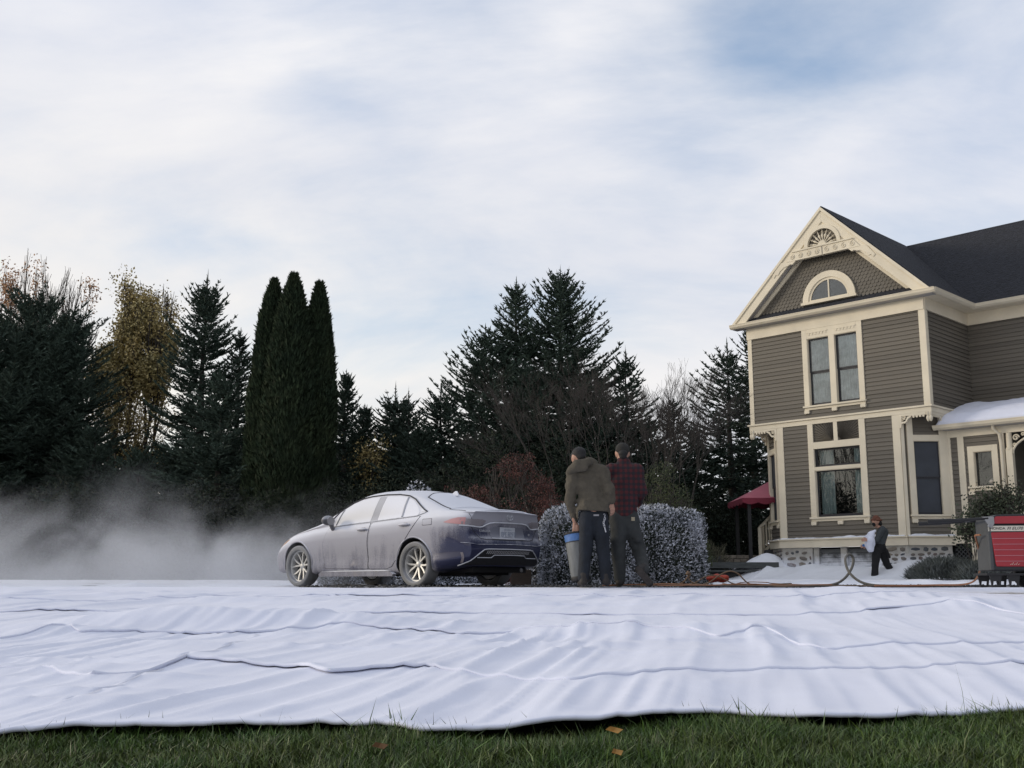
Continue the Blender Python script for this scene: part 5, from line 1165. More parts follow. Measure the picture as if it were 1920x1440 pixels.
for s in (1, -1):
    dF = [(1.005, .262), (2.0, .272), (2.035, .42), (2.06, .62), (2.02, .80), (1.985, .886), (1.02, .928)]
    dR = [(.985, .262), (.99, .929), (-.075, .985), (-.02, .90), (.12, .72), (.27, .55), (.36, .40), (.47, .29), (.58, .262)]
    for poly, nm in ((dF, 'front'), (dR, 'rear')):
        cx = sum(p[0] for p in poly) / len(poly); cz = sum(p[1] for p in poly) / len(poly)
        big = [(p[0] + math.copysign(.008, p[0] - cx), p[1] + math.copysign(.008, p[1] - cz)) for p in poly]
        door = panel('door', poly, 'y', M_PAINT, s=s, off=.005)
        line_on('door_gap', poly + poly[:1], 'y', .0055, M_SEAM, door, s=s, off=.000)
        hx = 1.15 if nm == 'front' else .20; hz = .835 if nm == 'front' else .872
        p = project((hx, hz), 'y', s, .0)
        MB().tube([p + Vector((-.10, s * .012, .0)), p + Vector((-.085, s * .034, .002)), p + Vector((0, s * .040, .003)), p + Vector((.085, s * .036, .0)), p + Vector((.10, s * .012, -.002))], [.012, .016, .018, .016, .012], 8).obj('handle', M_PAINT, door, smooth=True)
        panel('handle_cup', [(hx - .06, hz - .028), (hx + .05, hz - .028), (hx + .05, hz + .030), (hx - .06, hz + .030)], 'y', M_PILLAR, door, s=s, off=.008, th=.004)
        if nm == 'front':
            wf = [(1.90, .915), (1.87, 1.10), (1.80, 1.155), (1.62, 1.240), (1.42, 1.295), (1.22, 1.318), (1.035, 1.322), (1.06, .955)]
            panel('window', wf, 'y', M_CARGLASS, door, s=s, off=.004, rnd=.02)
            line_on('quarter_bar', [(1.86, .92), (1.78, 1.16)], 'y', .012, M_PILLAR, door, s=s)
        else:
            wq = [(.90, .965), (.885, 1.325), (.62, 1.318), (.415, 1.292), (.26, 1.235), (.10, 1.14), (-.01, 1.045), (.0, 1.005), (.40, .985)]
            panel('window', wq, 'y', M_CARGLASS, door, s=s, off=.004, rnd=.02)
            line_on('quarter_bar', [(.34, .99), (.41, 1.29)], 'y', .016, M_PILLAR, door, s=s)
    panel('door_pillar', [(1.055, .95), (1.03, 1.325), (.89, 1.328), (.905, .955)], 'y', M_PILLAR, s=s, off=.003, rnd=0)
    panel('rear_quarter_glass', [(-.03, 1.055), (-.125, 1.055), (-.10, 1.075), (.02, 1.135)], 'y', M_CARGLASS, s=s, off=.004, rnd=.01)
    line_on('window_surround', [(2.02, .965), (1.88, 1.125), (1.80, 1.175), (1.62, 1.26), (1.42, 1.318), (1.22, 1.342), (.90, 1.352), (.62, 1.342), (.41, 1.314), (.25, 1.255), (.08, 1.16), (-.06, 1.09), (-.16, 1.05)], 'y', .010, M_SEAM, s=s, off=.006)
    line_on('window_sill_trim', [(1.98, .90), (1.5, .928), (1.0, .95), (.5, .972), (0, .995), (-.14, 1.04)], 'y', .009, M_CHROME, s=s, off=.006)
    # side skirt ledge that holds powder
    sk = MB().prism([(2.12, .185), (2.06, .215), (1.7, .225), (.62, .228), (.48, .218), (.40, .185), (.42, .15), (2.1, .15)], 0, .06)
    skv = [(v[0], s * (.838 + (v[1]) * 1.1), v[2]) for v in sk.V]; sk.V = skv; sk.obj('side_skirt', M_PAINT, car)
    sk2 = MB().prism([(2.08, .222), (1.7, .234), (.62, .238), (.46, .226)], 0, .052); sk2.V = [(v[0], s * (.85 + v[1] * 1.1), v[2]) for v in sk2.V]; sk2.obj('skirt_powder', M_SNOW, car)
    line_on('arch_lip', [(.372 * math.cos(t), .322 + .372 * math.sin(t)) for t in [math.pi * (k / 24 * 1.1 - .05) for k in range(25)]], 'y', .011, M_PAINT, s=s, off=.0)
    line_on('arch_lip', [(2.7 + .372 * math.cos(t), .322 + .372 * math.sin(t)) for t in [math.pi * (k / 24 * 1.1 - .05) for k in range(25)]], 'y', .011, M_PAINT, s=s, off=.0)
    # tail lamp: red outer lens and smoked inner lens on the lid
    lamp = panel('tail_light', [(-.57, .885), (-.70, .928), (-.80, .945), (-.90, .945), (-.90, .845), (-.80, .855), (-.68, .868)], 'y', M_LAMP, s=s, off=.006, rnd=.012)
    panel('inner_lens', [(s * .785, .925), (s * .70, .925), (s * .52, .925), (s * .44, .905), (s * .50, .84), (s * .56, .825), (s * .785, .84)], 'x', M_LAMP2, lamp, off=.006, rnd=.01)
    panel('headlight', [(2.98, .735), (3.12, .725), (3.26, .69), (3.38, .645), (3.40, .60), (3.28, .625), (3.1, .68)], 'y', mat('amber_headlight', (.75, .50, .32), .2, .2), s=s, off=.005, rnd=.01)
    # wing mirror
    mr_ = MB(); mp0 = Vector((1.83, s * .97, .985))
    bmm = bmesh.new(); bmesh.ops.create_uvsphere(bmm, u_segments=16, v_segments=10, radius=1)
    for v in bmm.verts: v.co = Vector((v.co.x * (.062 if v.co.x < 0 else .095), v.co.y * .115, v.co.z * .078 * (1.05 if v.co.z > 0 else .85)))
    mm_ = bpy.data.meshes.new('mirror'); bmm.to_mesh(mm_); bmm.free(); mm_.polygons.foreach_set('use_smooth', np.ones(len(mm_.polygons), dtype=bool))
    mo = link('mirror', mm_, M_BLKTRIM, car, mp0)
    MB().tube([(-.0, -s * .06, -.05), (.03, -s * .10, -.10), (.06, -s * .15, -.12)], [.04, .03, .035], 8).obj('mirror_foot', M_BLKTRIM, mo, smooth=True)
    MB().tube([(-.058, 0, 0), (-.066, 0, 0)], [.07, .066], 14).obj('mirror_glass', M_PILLAR, mo)
p0 = [(-.155, .942), (-.335, .945), (-.352, .86), (-.17, .855)]
fd = panel('fuel_door', p0, 'y', M_PAINT, s=1, off=.003); line_on('fuel_door_gap', p0 + p0[:1], 'y', .004, M_SEAM, fd, off=0)
# rear glass, lid lines, trim
rg_ = panel('rear_window', [(-.47, .60), (-.42, .30), (-.40, 0), (-.42, -.30), (-.47, -.60), (.10, -.50), (.20, -.30), (.22, 0), (.20, .30), (.10, .50)], 'z', M_REARGLASS, off=.004, step=.045, rnd=.06)
line_on('rear_glass_seal', [(-.47, .61), (-.2, .57), (.10, .515), (.205, .31), (.225, 0), (.205, -.31), (.10, -.515), (-.2, -.57), (-.47, -.61)], 'z', .008, M_SEAM, rg_, off=.002)
for s in (1, -1):
    line_on('lid_gap', [(-.50, s * .665), (-.75, s * .70), (-.86, s * .705)], 'z', .005, M_SEAM, off=.001)
    line_on('lid_gap', [(s * .70, 1.0), (s * .69, .93), (s * .685, .83), (s * .62, .74), (s * .55, .665)], 'x', .004, M_SEAM, off=.001)
line_on('lid_gap', [(.55, .665), (.45, .648), (0, .645), (-.45, .648), (-.55, .665)], 'x', .005, M_SEAM, off=.001)
# lip spoiler along the lid edge
yy = np.linspace(-.68, .68, 41); sp_ = MB(); prof = [(.10, -.012), (.02, .012), (-.035, .020), (-.048, .008), (-.03, -.022), (.06, -.03)]
V = []; F = []
for y in yy:
    e = 1 - abs(y / .68) ** 6; bx = -.955 + .07 * (y / .68) ** 2 + (1 - e) * .08; bz = 1.058 - .035 * (y / .68) ** 2 - .03 * (1 - e)
    V += [(bx + a * (.4 + .6 * e), y, bz + b * (.3 + .7 * e)) for a, b in prof]
n = len(prof)
for i in range(len(yy) - 1):
    for k in range(n): F.append((i * n + k, i * n + (k + 1) % n, (i + 1) * n + (k + 1) % n, (i + 1) * n + k))
F += [tuple(range(n)), tuple(range((len(yy) - 1) * n, len(yy) * n))]
sp_.add(V, F).obj('spoiler', M_PAINT, car, smooth=True, angle=50)
line_on('chrome_strip', [(.80, .835), (.66, .825), (.54, .815), (.49, .822), (.43, .855), (.37, .876), (.30, .882), (0, .886), (-.30, .882), (-.37, .876), (-.43, .855), (-.49, .822), (-.54, .815), (-.66, .825), (-.80, .835)], 'x', .010, M_CHROME, off=.010)
rec = panel('plate_recess', [(.335, .665), (.36, .73), (.315, .825), (-.315, .825), (-.36, .73), (-.335, .665)], 'x', dust_mat('recess_paint', (.02, .022, .05), .4, .2, amount=.5, cut=False, dust=(.33, .34, .38)), off=-.0005 + .003)
line_on('recess_ledge', [(.34, .662), (0, .658), (-.34, .662)], 'x', .011, M_CHROME, rec, off=.010)
MB().box(-.965, -.93, -.32, .32, .822, .842).obj('plate_lamp_bar', M_PILLAR, rec, bevel=.004)
pc = project((.02, .745), 'x', 1, .0)
plate = MB().box(pc.x - .016, pc.x - .006, pc.y - .155, pc.y + .155, .665, .825).obj('licence_plate', M_PLATE, car, bevel=.003)
pm = MB()
for k in range(7):
    y0 = pc.y + .122 - k * .041 - (.012 if k > 2 else 0)
    for a, b in (((0, 0), (0, .058)), ((0, .058), (.022, .058)), ((.022, .029 * (k % 3)), (.022, .058)), ((0, .029 * (k % 2)), (.022, .029 * (k % 2)))): pm.bar((pc.x - .0165, y0 - a[0], .700 + a[1]), (pc.x - .0165, y0 - b[0], .700 + b[1]), .006, .006, Vector((1, 0, 0)))
pm.bar((pc.x - .0165, pc.y + .07, .792), (pc.x - .0165, pc.y - .07, .792), .006, .012, Vector((1, 0, 0)))
pmk = pm.obj('plate_marking', mat('worn_plate_ink', (.20, .23, .30), .7), plate); pmk['kind'] = 'stuff'
def text_mesh(name, body, size, m, parent, M, extr=.002, font_shear=0.0, align='CENTER', sx=1.0):
    cu = bpy.data.curves.new(name, 'FONT'); cu.body = body; cu.size = size; cu.extrude = extr; cu.align_x = align; cu.align_y = 'CENTER'; cu.shear = font_shear; cu.resolution_u = 3
    o = bpy.data.objects.new(name, cu); COL.objects.link(o); bpy.context.view_layer.update()
    me = bpy.data.meshes.new_from_object(o.evaluated_get(bpy.context.evaluated_depsgraph_get())); bpy.data.objects.remove(o); me.name = name
    if sx != 1: me.transform(Matrix.Scale(sx, 4, (1, 0, 0)))
    me.transform(M); return link(name, me, m, parent)
REARM = lambda x, y, z: Matrix.Translation((x, y, z)) @ Matrix(((0, 0, -1, 0), (-1, 0, 0, 0), (0, 1, 0, 0), (0, 0, 0, 1)))
p = project((.44, .765), 'x', 1, .004); text_mesh('lettering', 'COROLLA', .042, M_CHROME, car, REARM(p.x, .445, .765) @ Matrix.Rotation(R(-9), 4, 'Y'), .003)
p = project((-.47, .735), 'x', 1, .004); text_mesh('lettering', 'SE', .042, M_CHROME, car, REARM(p.x, -.475, .735) @ Matrix.Rotation(R(9), 4, 'Y'), .003)
ep = project((0, .968), 'x', 1, .006); em = MB()
def oval(cy, cz, ry, rz): return [Vector((ep.x, ep.y + cy + ry * math.cos(t), .968 + cz + rz * math.sin(t))) for t in [k / 28 * 6.2832 for k in range(29)]]
em.tube(oval(0, 0, .062, .043), .0065, 6).tube(oval(0, .004, .022, .038), .005, 6).tube(oval(0, .019, .046, .018), .005, 6); em.obj('emblem', M_CHROME, car, smooth=True)
# rear bumper: dark lower valance with mesh, trim lines, reflector
dif = panel('diffuser', [(.77, .30), (.72, .34), (.60, .43), (.50, .500), (.44, .512), (-.44, .512), (-.50, .500), (-.60, .43), (-.72, .34), (-.77, .30)], 'x', M_BLKTRIM, off=.004, rnd=.01)
line_on('diffuser_trim', [(.775, .295), (.72, .34), (.60, .435), (.50, .507), (.44, .517), (0, .520), (-.44, .517), (-.50, .507), (-.60, .435), (-.72, .34), (-.775, .295)], 'x', .008, M_CHROME, dif, off=.008)
line_on('diffuser_trim', [(.60, .40), (.36, .40), (.31, .435), (0, .440), (-.31, .435), (-.36, .40), (-.60, .40)], 'x', .006, M_CHROME, dif, off=.008)
gr = MB()
for k in range(26):
    y = -.42 + k * .0336
    for a, b in (((y, .452), (y + .033, .498)), ((y, .498), (y + .033, .452))):
        p, q = project(a, 'x', 1, .006), project(b, 'x', 1, .006)
        if p and q: gr.bar(p, q, .005, .005, Vector((1, 0, 0)))
g_ = gr.obj('grille_mesh', M_PILLAR, dif); g_['kind'] = 'stuff'
line_on('bumper_crease', [(.80, .60), (.62, .575), (.5, .578), (0, .585), (-.5, .578), (-.62, .575), (-.80, .60)], 'x', .006, M_PAINT, off=.002)
for s in (1, -1): panel('reflector', [(s * .775, .33), (s * .79, .47), (s * .775, .47), (s * .755, .33)], 'x', M_LAMP2, off=.005, rnd=0, step=.02)
MB().box(-.85, -.2, -.55, .55, .20, .27).box(-.6, 3.2, -.45, .45, .165, .2).obj('underbody', M_UNDER, car)
MB().tube([(-.5, -.45, .22), (-.86, -.45, .235)], .03, 10).obj('exhaust_pipe', M_PILLAR, car, smooth=True)
fin = MB().prism([(.18, 0), (.06, .075), (.02, .072), (-.02, 0)], -.02, .02); fin.V = [(v[0], v[1] * (1 - .8 * v[2] / .08), v[2] + float(zt_(.08)) - .012) for v in fin.V]; fin.obj('antenna_fin', M_REARGLASS, car, bevel=.004)
panel('windshield', [(2.42, .60), (2.50, .3), (2.52, 0), (2.50, -.3), (2.42, -.60), (1.80, -.52), (1.72, -.3), (1.70, 0), (1.72, .3), (1.80, .52)], 'z', M_CARGLASS, off=.004, step=.06, rnd=.05)
# wheels
def rim_mesh():
    mb = MB(); A = Matrix.Rotation(R(-90), 4, 'X')            # lathe axis -> +y (outwards)
    mb.lathe([(.205, -.10), (.215, -.02), (.238, .035), (.244, .050), (.240, .056), (.226, .052), (.214, .030), (.205, -.08)], 48, A)
    for i in range(5):
        a0 = 2 * math.pi * i / 5 + math.pi / 2 + .12
        for s in (-1, 1):
            a = a0 + s * .26; a1 = a0 + s * .34; a2 = a0 + s * .10
            pts = [(a2, .045, .020, .020), (a0 + s * .20, .085, .024, .022), (a, .15, .026, .034), (a1 - s * .02, .195, .024, .042), (a1 + s * .03, .222, .022, .046)]
            V = []; F = []
            for an, r, w_, h in pts:
                d = Vector((math.cos(an), 0, math.sin(an))); t = Vector((-d.z, 0, d.x))
                for sw, hh in ((-1, h), (1, h), (1.0, h - .03), (-1.0, h - .03)): q = d * r + t * w_ * .5 * sw; V.append((q.x, hh, q.z))
            for k in range(len(pts) - 1):
                for j in range(4): F.append((k * 4 + j, k * 4 + (j + 1) % 4, (k + 1) * 4 + (j + 1) % 4, (k + 1) * 4 + j))
            F += [(0, 1, 2, 3), tuple(range((len(pts) - 1) * 4, len(pts) * 4))]; mb.add(V, F)
    mb.lathe([(.058, -.02), (.055, .012), (.045, .024), (.03, .030), (.0, .031)], 24, A)
    me = bpy.data.meshes.new('rim'); me.from_pydata([tuple(v) for v in mb.V], [], mb.F)
    b = bmesh.new(); b.from_mesh(me); bmesh.ops.recalc_face_normals(b, faces=b.faces); b.to_mesh(me); b.free()
    me.polygons.foreach_set('use_smooth', np.ones(len(me.polygons), dtype=bool)); me.set_sharp_from_angle(angle=R(35)); me.materials.append(M_RIM); return me
def lathe_mesh(name, prof, n, m):
    mb = MB().lathe(prof, n, Matrix.Rotation(R(-90), 4, 'X')); me = bpy.data.meshes.new(name); me.from_pydata([tuple(v) for v in mb.V], [], mb.F[:-2])
    me.polygons.foreach_set('use_smooth', np.ones(len(me.polygons), dtype=bool)); me.set_sharp_from_angle(angle=R(45)); me.materials.append(m); return me
RIMM = rim_mesh(); TYREM = lathe_mesh('tyre', [(.222, -.10), (.25, -.115), (.295, -.118), (.312, -.108), (.3165, -.085), (.3175, 0), (.3165, .085), (.312, .10), (.300, .108), (.27, .110), (.248, .098), (.240, .055)], 56, M_TYRE)
DISCM = lathe_mesh('wheel_dark_disc', [(.205, -.06), (.204, -.055), (.15, -.05), (.05, -.045), (.0, -.045)], 32, M_RIMDARK)  # near-black disc behind the spokes; its colour stands in for wheel-well shade
for wx in (0, 2.7):
    for s in (1, -1):
        w = empty('wheel', (wx, s * .765, .3175)); w.parent = car
        if s < 0: w.rotation_euler = (0, 0, math.pi)
        for nm, me in (('tyre', TYREM), ('rim', RIMM), ('wheel_dark_disc', DISCM)): link(nm, me, None, w, rot=(0, (.7 if wx == 0 else .2) if nm == 'rim' else 0, 0))
# ------------------------------------------------------------------ smooth solids from distance fields (people, cloth bundles)
def field(P, prims, k=.025):
    """P (n,3); prims (a, b, ra, rb[, flat]) tapered capsules; flat squeezes front to back"""
    D = None
    for pr in prims:
        a, b, ra, rb = np.array(pr[0], float), np.array(pr[1], float), pr[2], pr[3]; fl = pr[4] if len(pr) > 4 else 1.0
        ba = b - a; q = P - a
        if fl != 1.0: q = q * np.array([1, 1 / fl, 1]); ba = ba * np.array([1, 1 / fl, 1])
        h = np.clip((q @ ba) / max(ba @ ba, 1e-9), 0, 1); d = np.linalg.norm(q - h[:, None] * ba, axis=1) - (ra + (rb - ra) * h)
        if fl != 1.0: d = d * (.5 + .5 * fl)
        if D is None: D = d
        else: m = np.clip(.5 + .5 * (D - d) / k, 0, 1); D = D * (1 - m) + d * m - k * m * (1 - m)
    return D
def nets(prims, h, k=.025, wrinkle=None, cut=None):
    pts = np.array([p for pr in prims for p in (pr[0], pr[1])]); r = max(max(pr[2], pr[3]) for pr in prims) + .05
    lo = pts.min(0) - r; hi = pts.max(0) + r; n = np.ceil((hi - lo) / h).astype(int) + 1
    ax = [lo[i] + h * np.arange(n[i]) for i in range(3)]; G = np.stack(np.meshgrid(*ax, indexing='ij'), -1).reshape(-1, 3)
    f = np.full(len(G), 1.0)
    near = np.zeros(len(G), bool)
    cs = field(G[:: 1], [(p[0], p[1], p[2], p[3]) + ((p[4],) if len(p) > 4 else ()) for p in prims], k); f = cs
    if wrinkle is not None: f = f + wrinkle(G)
    if cut is not None: f = np.maximum(f, cut(G))
    f = f.reshape(n); ins = f < 0
    cnt = np.zeros(n - 1); acc = np.zeros((*(n - 1), 3)); quads = []
    for axi in range(3):
        sl0 = [slice(None)] * 3; sl1 = [slice(None)] * 3; sl0[axi] = slice(0, -1); sl1[axi] = slice(1, None)
        a, b = f[tuple(sl0)], f[tuple(sl1)]; cr = (a < 0) != (b < 0); I_ = np.argwhere(cr)
        if len(I_) == 0: continue
        t = a[cr] / (a[cr] - b[cr]); p = I_.astype(float); p[:, axi] += t; o1, o2 = [x for x in range(3) if x != axi]; cells = []
        for d1, d2 in ((0, 0), (-1, 0), (-1, -1), (0, -1)):
            c = I_.copy(); c[:, o1] += d1; c[:, o2] += d2; ok = np.all((c >= 0) & (c < n - 1), 1)
            np.add.at(cnt, tuple(c[ok].T), 1); np.add.at(acc, tuple(c[ok].T), p[ok]); cells.append(c)
        quads.append((np.stack(cells, 1), a[cr] < 0, axi))
    idx = -np.ones(n - 1, int); act = cnt > 0; idx[act] = np.arange(act.sum()); V = acc[act] / cnt[act][:, None] * h + lo; F = []
    for c, neg, axi in quads:
        ok = np.all((c >= 0) & (c < n - 1), (1, 2)); c = c[ok]; neg = neg[ok]; q = idx[c[..., 0], c[..., 1], c[..., 2]]
        flip = neg if axi != 1 else ~neg
        F.append(np.where(flip[:, None], q, q[:, ::-1]))
    return V, np.concatenate(F)
def cloth_wrinkle(amp, fx=16, fz=7, seed=1, drift=5):
    return lambda G: amp * (1 - 2 * np.abs(vnoise(G[:, 0] * fx + G[:, 2] * drift, G[:, 1] * fx, G[:, 2] * fz, seed=seed) - .5) - .5) + amp * .6 * (vnoise(G[:, 0] * 34, G[:, 1] * 34, G[:, 2] * 22, seed=seed + 5) - .5)
def solid(name, prims, h, m, parent, base, k=.025, wrinkle=None, cut=None):
    V, F = nets(prims, h, k, wrinkle, cut); me = mesh_from(name, V - np.array(base), F, True); return link(name, me, m, parent)
M_SKIN = mat('skin', (.42, .235, .165), .55, var=.06, vscale=8); M_HAIR = mat('dark_hair', (.010, .009, .009), .7, bump=.4, bscale=90, stretch=(1, 1, .3))
M_HOODIE = mat('hooded_jacket', (.078, .067, .049), .9, var=.22, vscale=9, bump=.4, bscale=45); M_JEANS = mat('dark_jeans', (.008, .0115, .018), .85, var=.45, vscale=7, bump=.3, bscale=60)
M_WORK = mat('grey_work_trousers', (.030, .033, .033), .85, var=.3, vscale=7, bump=.3, bscale=60); M_BOOT = mat('work_boots', (.022, .018, .016), .7, var=.3, vscale=15); M_SOLE = mat('boot_sole', (.050, .042, .037), .9, var=.3, vscale=20, bump=.6, bscale=40)
def plaid():
    m = mat('red_plaid', (.09, .012, .014), .85, bump=.3, bscale=60); nt = m.node_tree; L = nt.links.new; b = nt.nodes['Principled BSDF']
    tc = _node(nt, 'ShaderNodeTexCoord'); sp = _node(nt, 'ShaderNodeSeparateXYZ'); L(tc.outputs['Object'], sp.inputs[0])
    def band(src, f, ph):
        a = _node(nt, 'ShaderNodeMath', operation='MULTIPLY_ADD'); L(src, a.inputs[0]); a.inputs[1].default_value = f; a.inputs[2].default_value = ph
        s = _node(nt, 'ShaderNodeMath', operation='SINE'); L(a.outputs[0], s.inputs[0]); r = _node(nt, 'ShaderNodeMapRange'); L(s.outputs[0], r.inputs['Value']); r.inputs['From Min'].default_value = -.25; r.inputs['From Max'].default_value = .25; return r.outputs[0]
    bx, bz = band(sp.outputs['X'], 95, .4), band(sp.outputs['Z'], 88, 0)
    ad = _node(nt, 'ShaderNodeMath', operation='ADD'); L(bx, ad.inputs[0]); L(bz, ad.inputs[1]); ml = _node(nt, 'ShaderNodeMath', operation='MULTIPLY'); L(ad.outputs[0], ml.inputs[0]); ml.inputs[1].default_value = .5
    cr = _node(nt, 'ShaderNodeValToRGB'); e = cr.color_ramp.elements; e[0].color = (.012, .010, .015, 1); e[1].color = (.070, .009, .012, 1); e.new(.5).color = (.032, .008, .012, 1); L(ml.outputs[0], cr.inputs[0]); L(cr.outputs[0], b.inputs['Base Color']); return m
M_PLAID = plaid()
def hand_prims(w, d, side, curl=.35, back=(0, -1, 0), L=.185):
    """palm from wrist w along d, four fingers of unequal length bending, thumb leaving the side of the palm"""
    w, d = Vector(w), Vector(d).normalized(); n = Vector(back); n = (n - d * n.dot(d)).normalized(); s = d.cross(n) * side; P = []
    pe = w + d * L * .50
    for k, (o, l) in enumerate(((-.030, .80), (-.010, .95), (.011, 1.0), (.031, .92))):
        r0 = pe + s * o; P.append((w + s * o * .6, r0, .017, .014))
        d1 = (d * math.cos(curl) - n * math.sin(curl)); d2 = (d * math.cos(curl * 2.4) - n * math.sin(curl * 2.4)); d3 = (d * math.cos(curl * 3.4) - n * math.sin(curl * 3.4))
        a = r0 + d1 * .042 * l; b = a + d2 * .028 * l; c = b + d3 * .022 * l; P += [(r0, a, .0115, .0105), (a, b, .0105, .0098), (b, c, .0098, .0085)]
    t0 = w + d * .035 + s * .030; t1 = t0 + (d * .75 + s * .75 - n * .3).normalized() * .042; t2 = t1 + (d * 1.0 + s * .15 - n * .5).normalized() * .034
    P += [(w + s * .012, t0, .018, .017), (t0, t1, .015, .0125), (t1, t2, .0125, .0095)]
    return [(tuple(a), tuple(b), r, q) for a, b, r, q in P]
def person(label, base, body, hands, clothes):
    V, F = nets(body, .020, .03); b = np.array(base); parts = [(V - b, F)]
    for hp in hands: V2, F2 = nets(hp, .0065, .008); parts.append((V2 - b, F2))
    V, F = join(parts); o = link('person', mesh_from('person', V, F, True), M_SKIN, None, base); tag(o, label, 'person')
    for nm, pr, m, h, kw in clothes: solid(nm, pr, h, m, o, base, **kw)
    return o
def J(d0):
    return lambda px, py, dd=0.0: np.array(at(px, py, d0 + dd))
def head_prims(c, face, tilt=0.0):
    """skull, jaw, nose, ears; face = unit vector the person looks along"""
    f = Vector(face).normalized(); s = f.cross(Vector((0, 0, 1))).normalized(); u = s.cross(f); c = Vector(c)
    P = [(c + u * .03 - f * .02, c + u * .03 + f * .03, .088, .086), (c - u * .04 + f * .035, c - u * .085 + f * .055, .062, .045), (c + f * .10 + u * .005, c + f * .122 - u * .022, .012, .016), (c + f * .09 - u * .055, c + f * .10 - u * .055, .020, .018)]
    for q in (-1, 1): P += [(c + s * .083 * q + u * .02, c + s * .088 * q - u * .025, .016, .011), (c + s * .034 * q + f * .088 + u * .018, c + s * .034 * q + f * .09 + u * .018, .012, .012)]
    return [(tuple(a), tuple(b), r, t) for a, b, r, t in P]
def hair_prims(c, face):
    f = Vector(face).normalized(); s = f.cross(Vector((0, 0, 1))).normalized(); u = s.cross(f); c = Vector(c)
    return [(tuple(c + u * .045 - f * .03), tuple(c + u * .05 + f * .025), .093, .088), (tuple(c - f * .045 + u * .03), tuple(c - f * .048 - u * .02), .078, .060)]
# man in the hooded jacket, bending to his left over the bin
q = J(14.0); B1 = (at(1115, 1098, 14.0).x, 14.0, 0.0)
hd = q(1086, 859, .06); fc = (-.35, .75, -.55)
sL, sR, eL, eR, wL, wR = q(1074, 887, -.0), q(1128, 885, .0), q(1068, 938, .02), q(1141, 919, -.02), q(1079, 982, .16), q(1146, 942, .02)
hp, ch = q(1113, 962), q(1102, 897, .05); kL, kR, aL, aR = q(1098, 1032, .05), q(1131, 1032, .05), q(1094, 1084), q(1136, 1084, .02)
hL, hR = q(1102, 972), q(1125, 972)
body = head_prims(hd, fc) + [(hd + [0, -.03, -.06], ch + [0, 0, .12], .055, .062), (ch, hp, .13, .13, .7), (sL, sR, .06, .06), (sL, eL, .052, .042), (eL, wL, .040, .030), (sR, eR, .052, .042), (eR, wR, .040, .030), (hL, kL, .085, .058), (kL, aL, .055, .040), (hR, kR, .085, .058), (kR, aR, .055, .040)]
hands = [hand_prims(wL, (.02, -.05, -1), -1, .75, (-.2, -1, .0)), hand_prims(wR, (.12, .02, -1), 1, .30, (.6, -.8, 0))]
jk = [(ch + [0, 0, .02], hp + [0, 0, .06], .185, .165, .66), (q(1104, 872, .02), ch, .12, .18, .7), (sL, sR, .085, .08), (sL, eL, .088, .072), (eL, wL + [0, 0, .03], .070, .048), (sR, eR, .088, .074), (eR, wR + [0, 0, .02], .070, .052), (hp + [-.085, 0, .0], hp + [.085, 0, .0], .140, .140, 1.0), (hp + [-.09, 0, .10], hp + [.09, 0, .10], .12, .12, 1.0)]
hood = [(q(1068, 884, -.06), q(1082, 871, -.12), .045, .06), (q(1082, 871, -.12), q(1103, 866, -.10), .06, .05), (q(1103, 866, -.08), q(1110, 868, .02), .045, .04), (q(1072, 880, -.08), q(1095, 876, -.12), .05, .055)]
legs = [(hp + [-.07, 0, -.035], hp + [.07, 0, -.035], .118, .118, .85), (hL, kL, .108, .086), (kL, aL, .084, .072), (hR, kR, .108, .086), (kR, aR, .084, .074)]
def boot(a, toe, r=.052): a = np.array(a); return [(a + [0, -.02, .04], a + [0, -.02, -.035], r, r), (a + [0, -.03, -.045], a + np.array(toe), r * .86, r * .74)]
man1 = person('person in a hooded olive jacket and dark jeans, bending over a grey bin', B1, body, hands, [
    ('jacket', jk, M_HOODIE, .017, dict(k=.04, wrinkle=cloth_wrinkle(.030, 6, 10, 3, 8), cut=lambda G, z=hp[2] + .022, x=hp[0]: np.where(np.abs(G[:, 0] - x) < .185, z + .06 * (x - G[:, 0]) - G[:, 2], -1.0))), ('hood', hood, M_HOODIE, .012, dict(k=.03, wrinkle=cloth_wrinkle(.008, 14, 14, 4))),
    ('jeans', legs, M_JEANS, .018, dict(k=.02, wrinkle=cloth_wrinkle(.008, 8, 12, 5))), ('hair', hair_prims(hd, fc), M_HAIR, .010, dict(k=.02, wrinkle=cloth_wrinkle(.004, 40, 30, 6))),
    ('boot', boot(aL, (-.03, .17, -.06)), M_BOOT, .010, dict(k=.02)), ('boot', boot(aR, (.03, .17, -.06)), M_BOOT, .010, dict(k=.02))])
kc = MB()
for k in range(7):
    c = q(1133 + math.sin(k * 1.1) * 1.2, 966 + k * 3.4, -.10 - .01 * k); M_ = Matrix.Translation(c) @ Matrix.Rotation(k * 1.4, 4, 'Z') @ Matrix.Rotation(R(90), 4, 'X')
    kc.tube([M_ @ Vector((.012 * math.cos(t), .018 * math.sin(t), 0)) for t in [j / 8 * 6.283 for j in range(9)]], .003, 4)
kc.tube([q(1134, 989, -.16), q(1136, 998, -.16)], .008, 5); kc.V = [tuple(Vector(v) - Vector(B1)) for v in kc.V]; kc.obj('key_chain', M_CHROME, man1)
MB().box(-.034, .034, -.004, .004, -.010, .010).obj('pocket_tag', M_PILLAR, man1, loc=q(1118, 966, -.145) - np.array(B1))
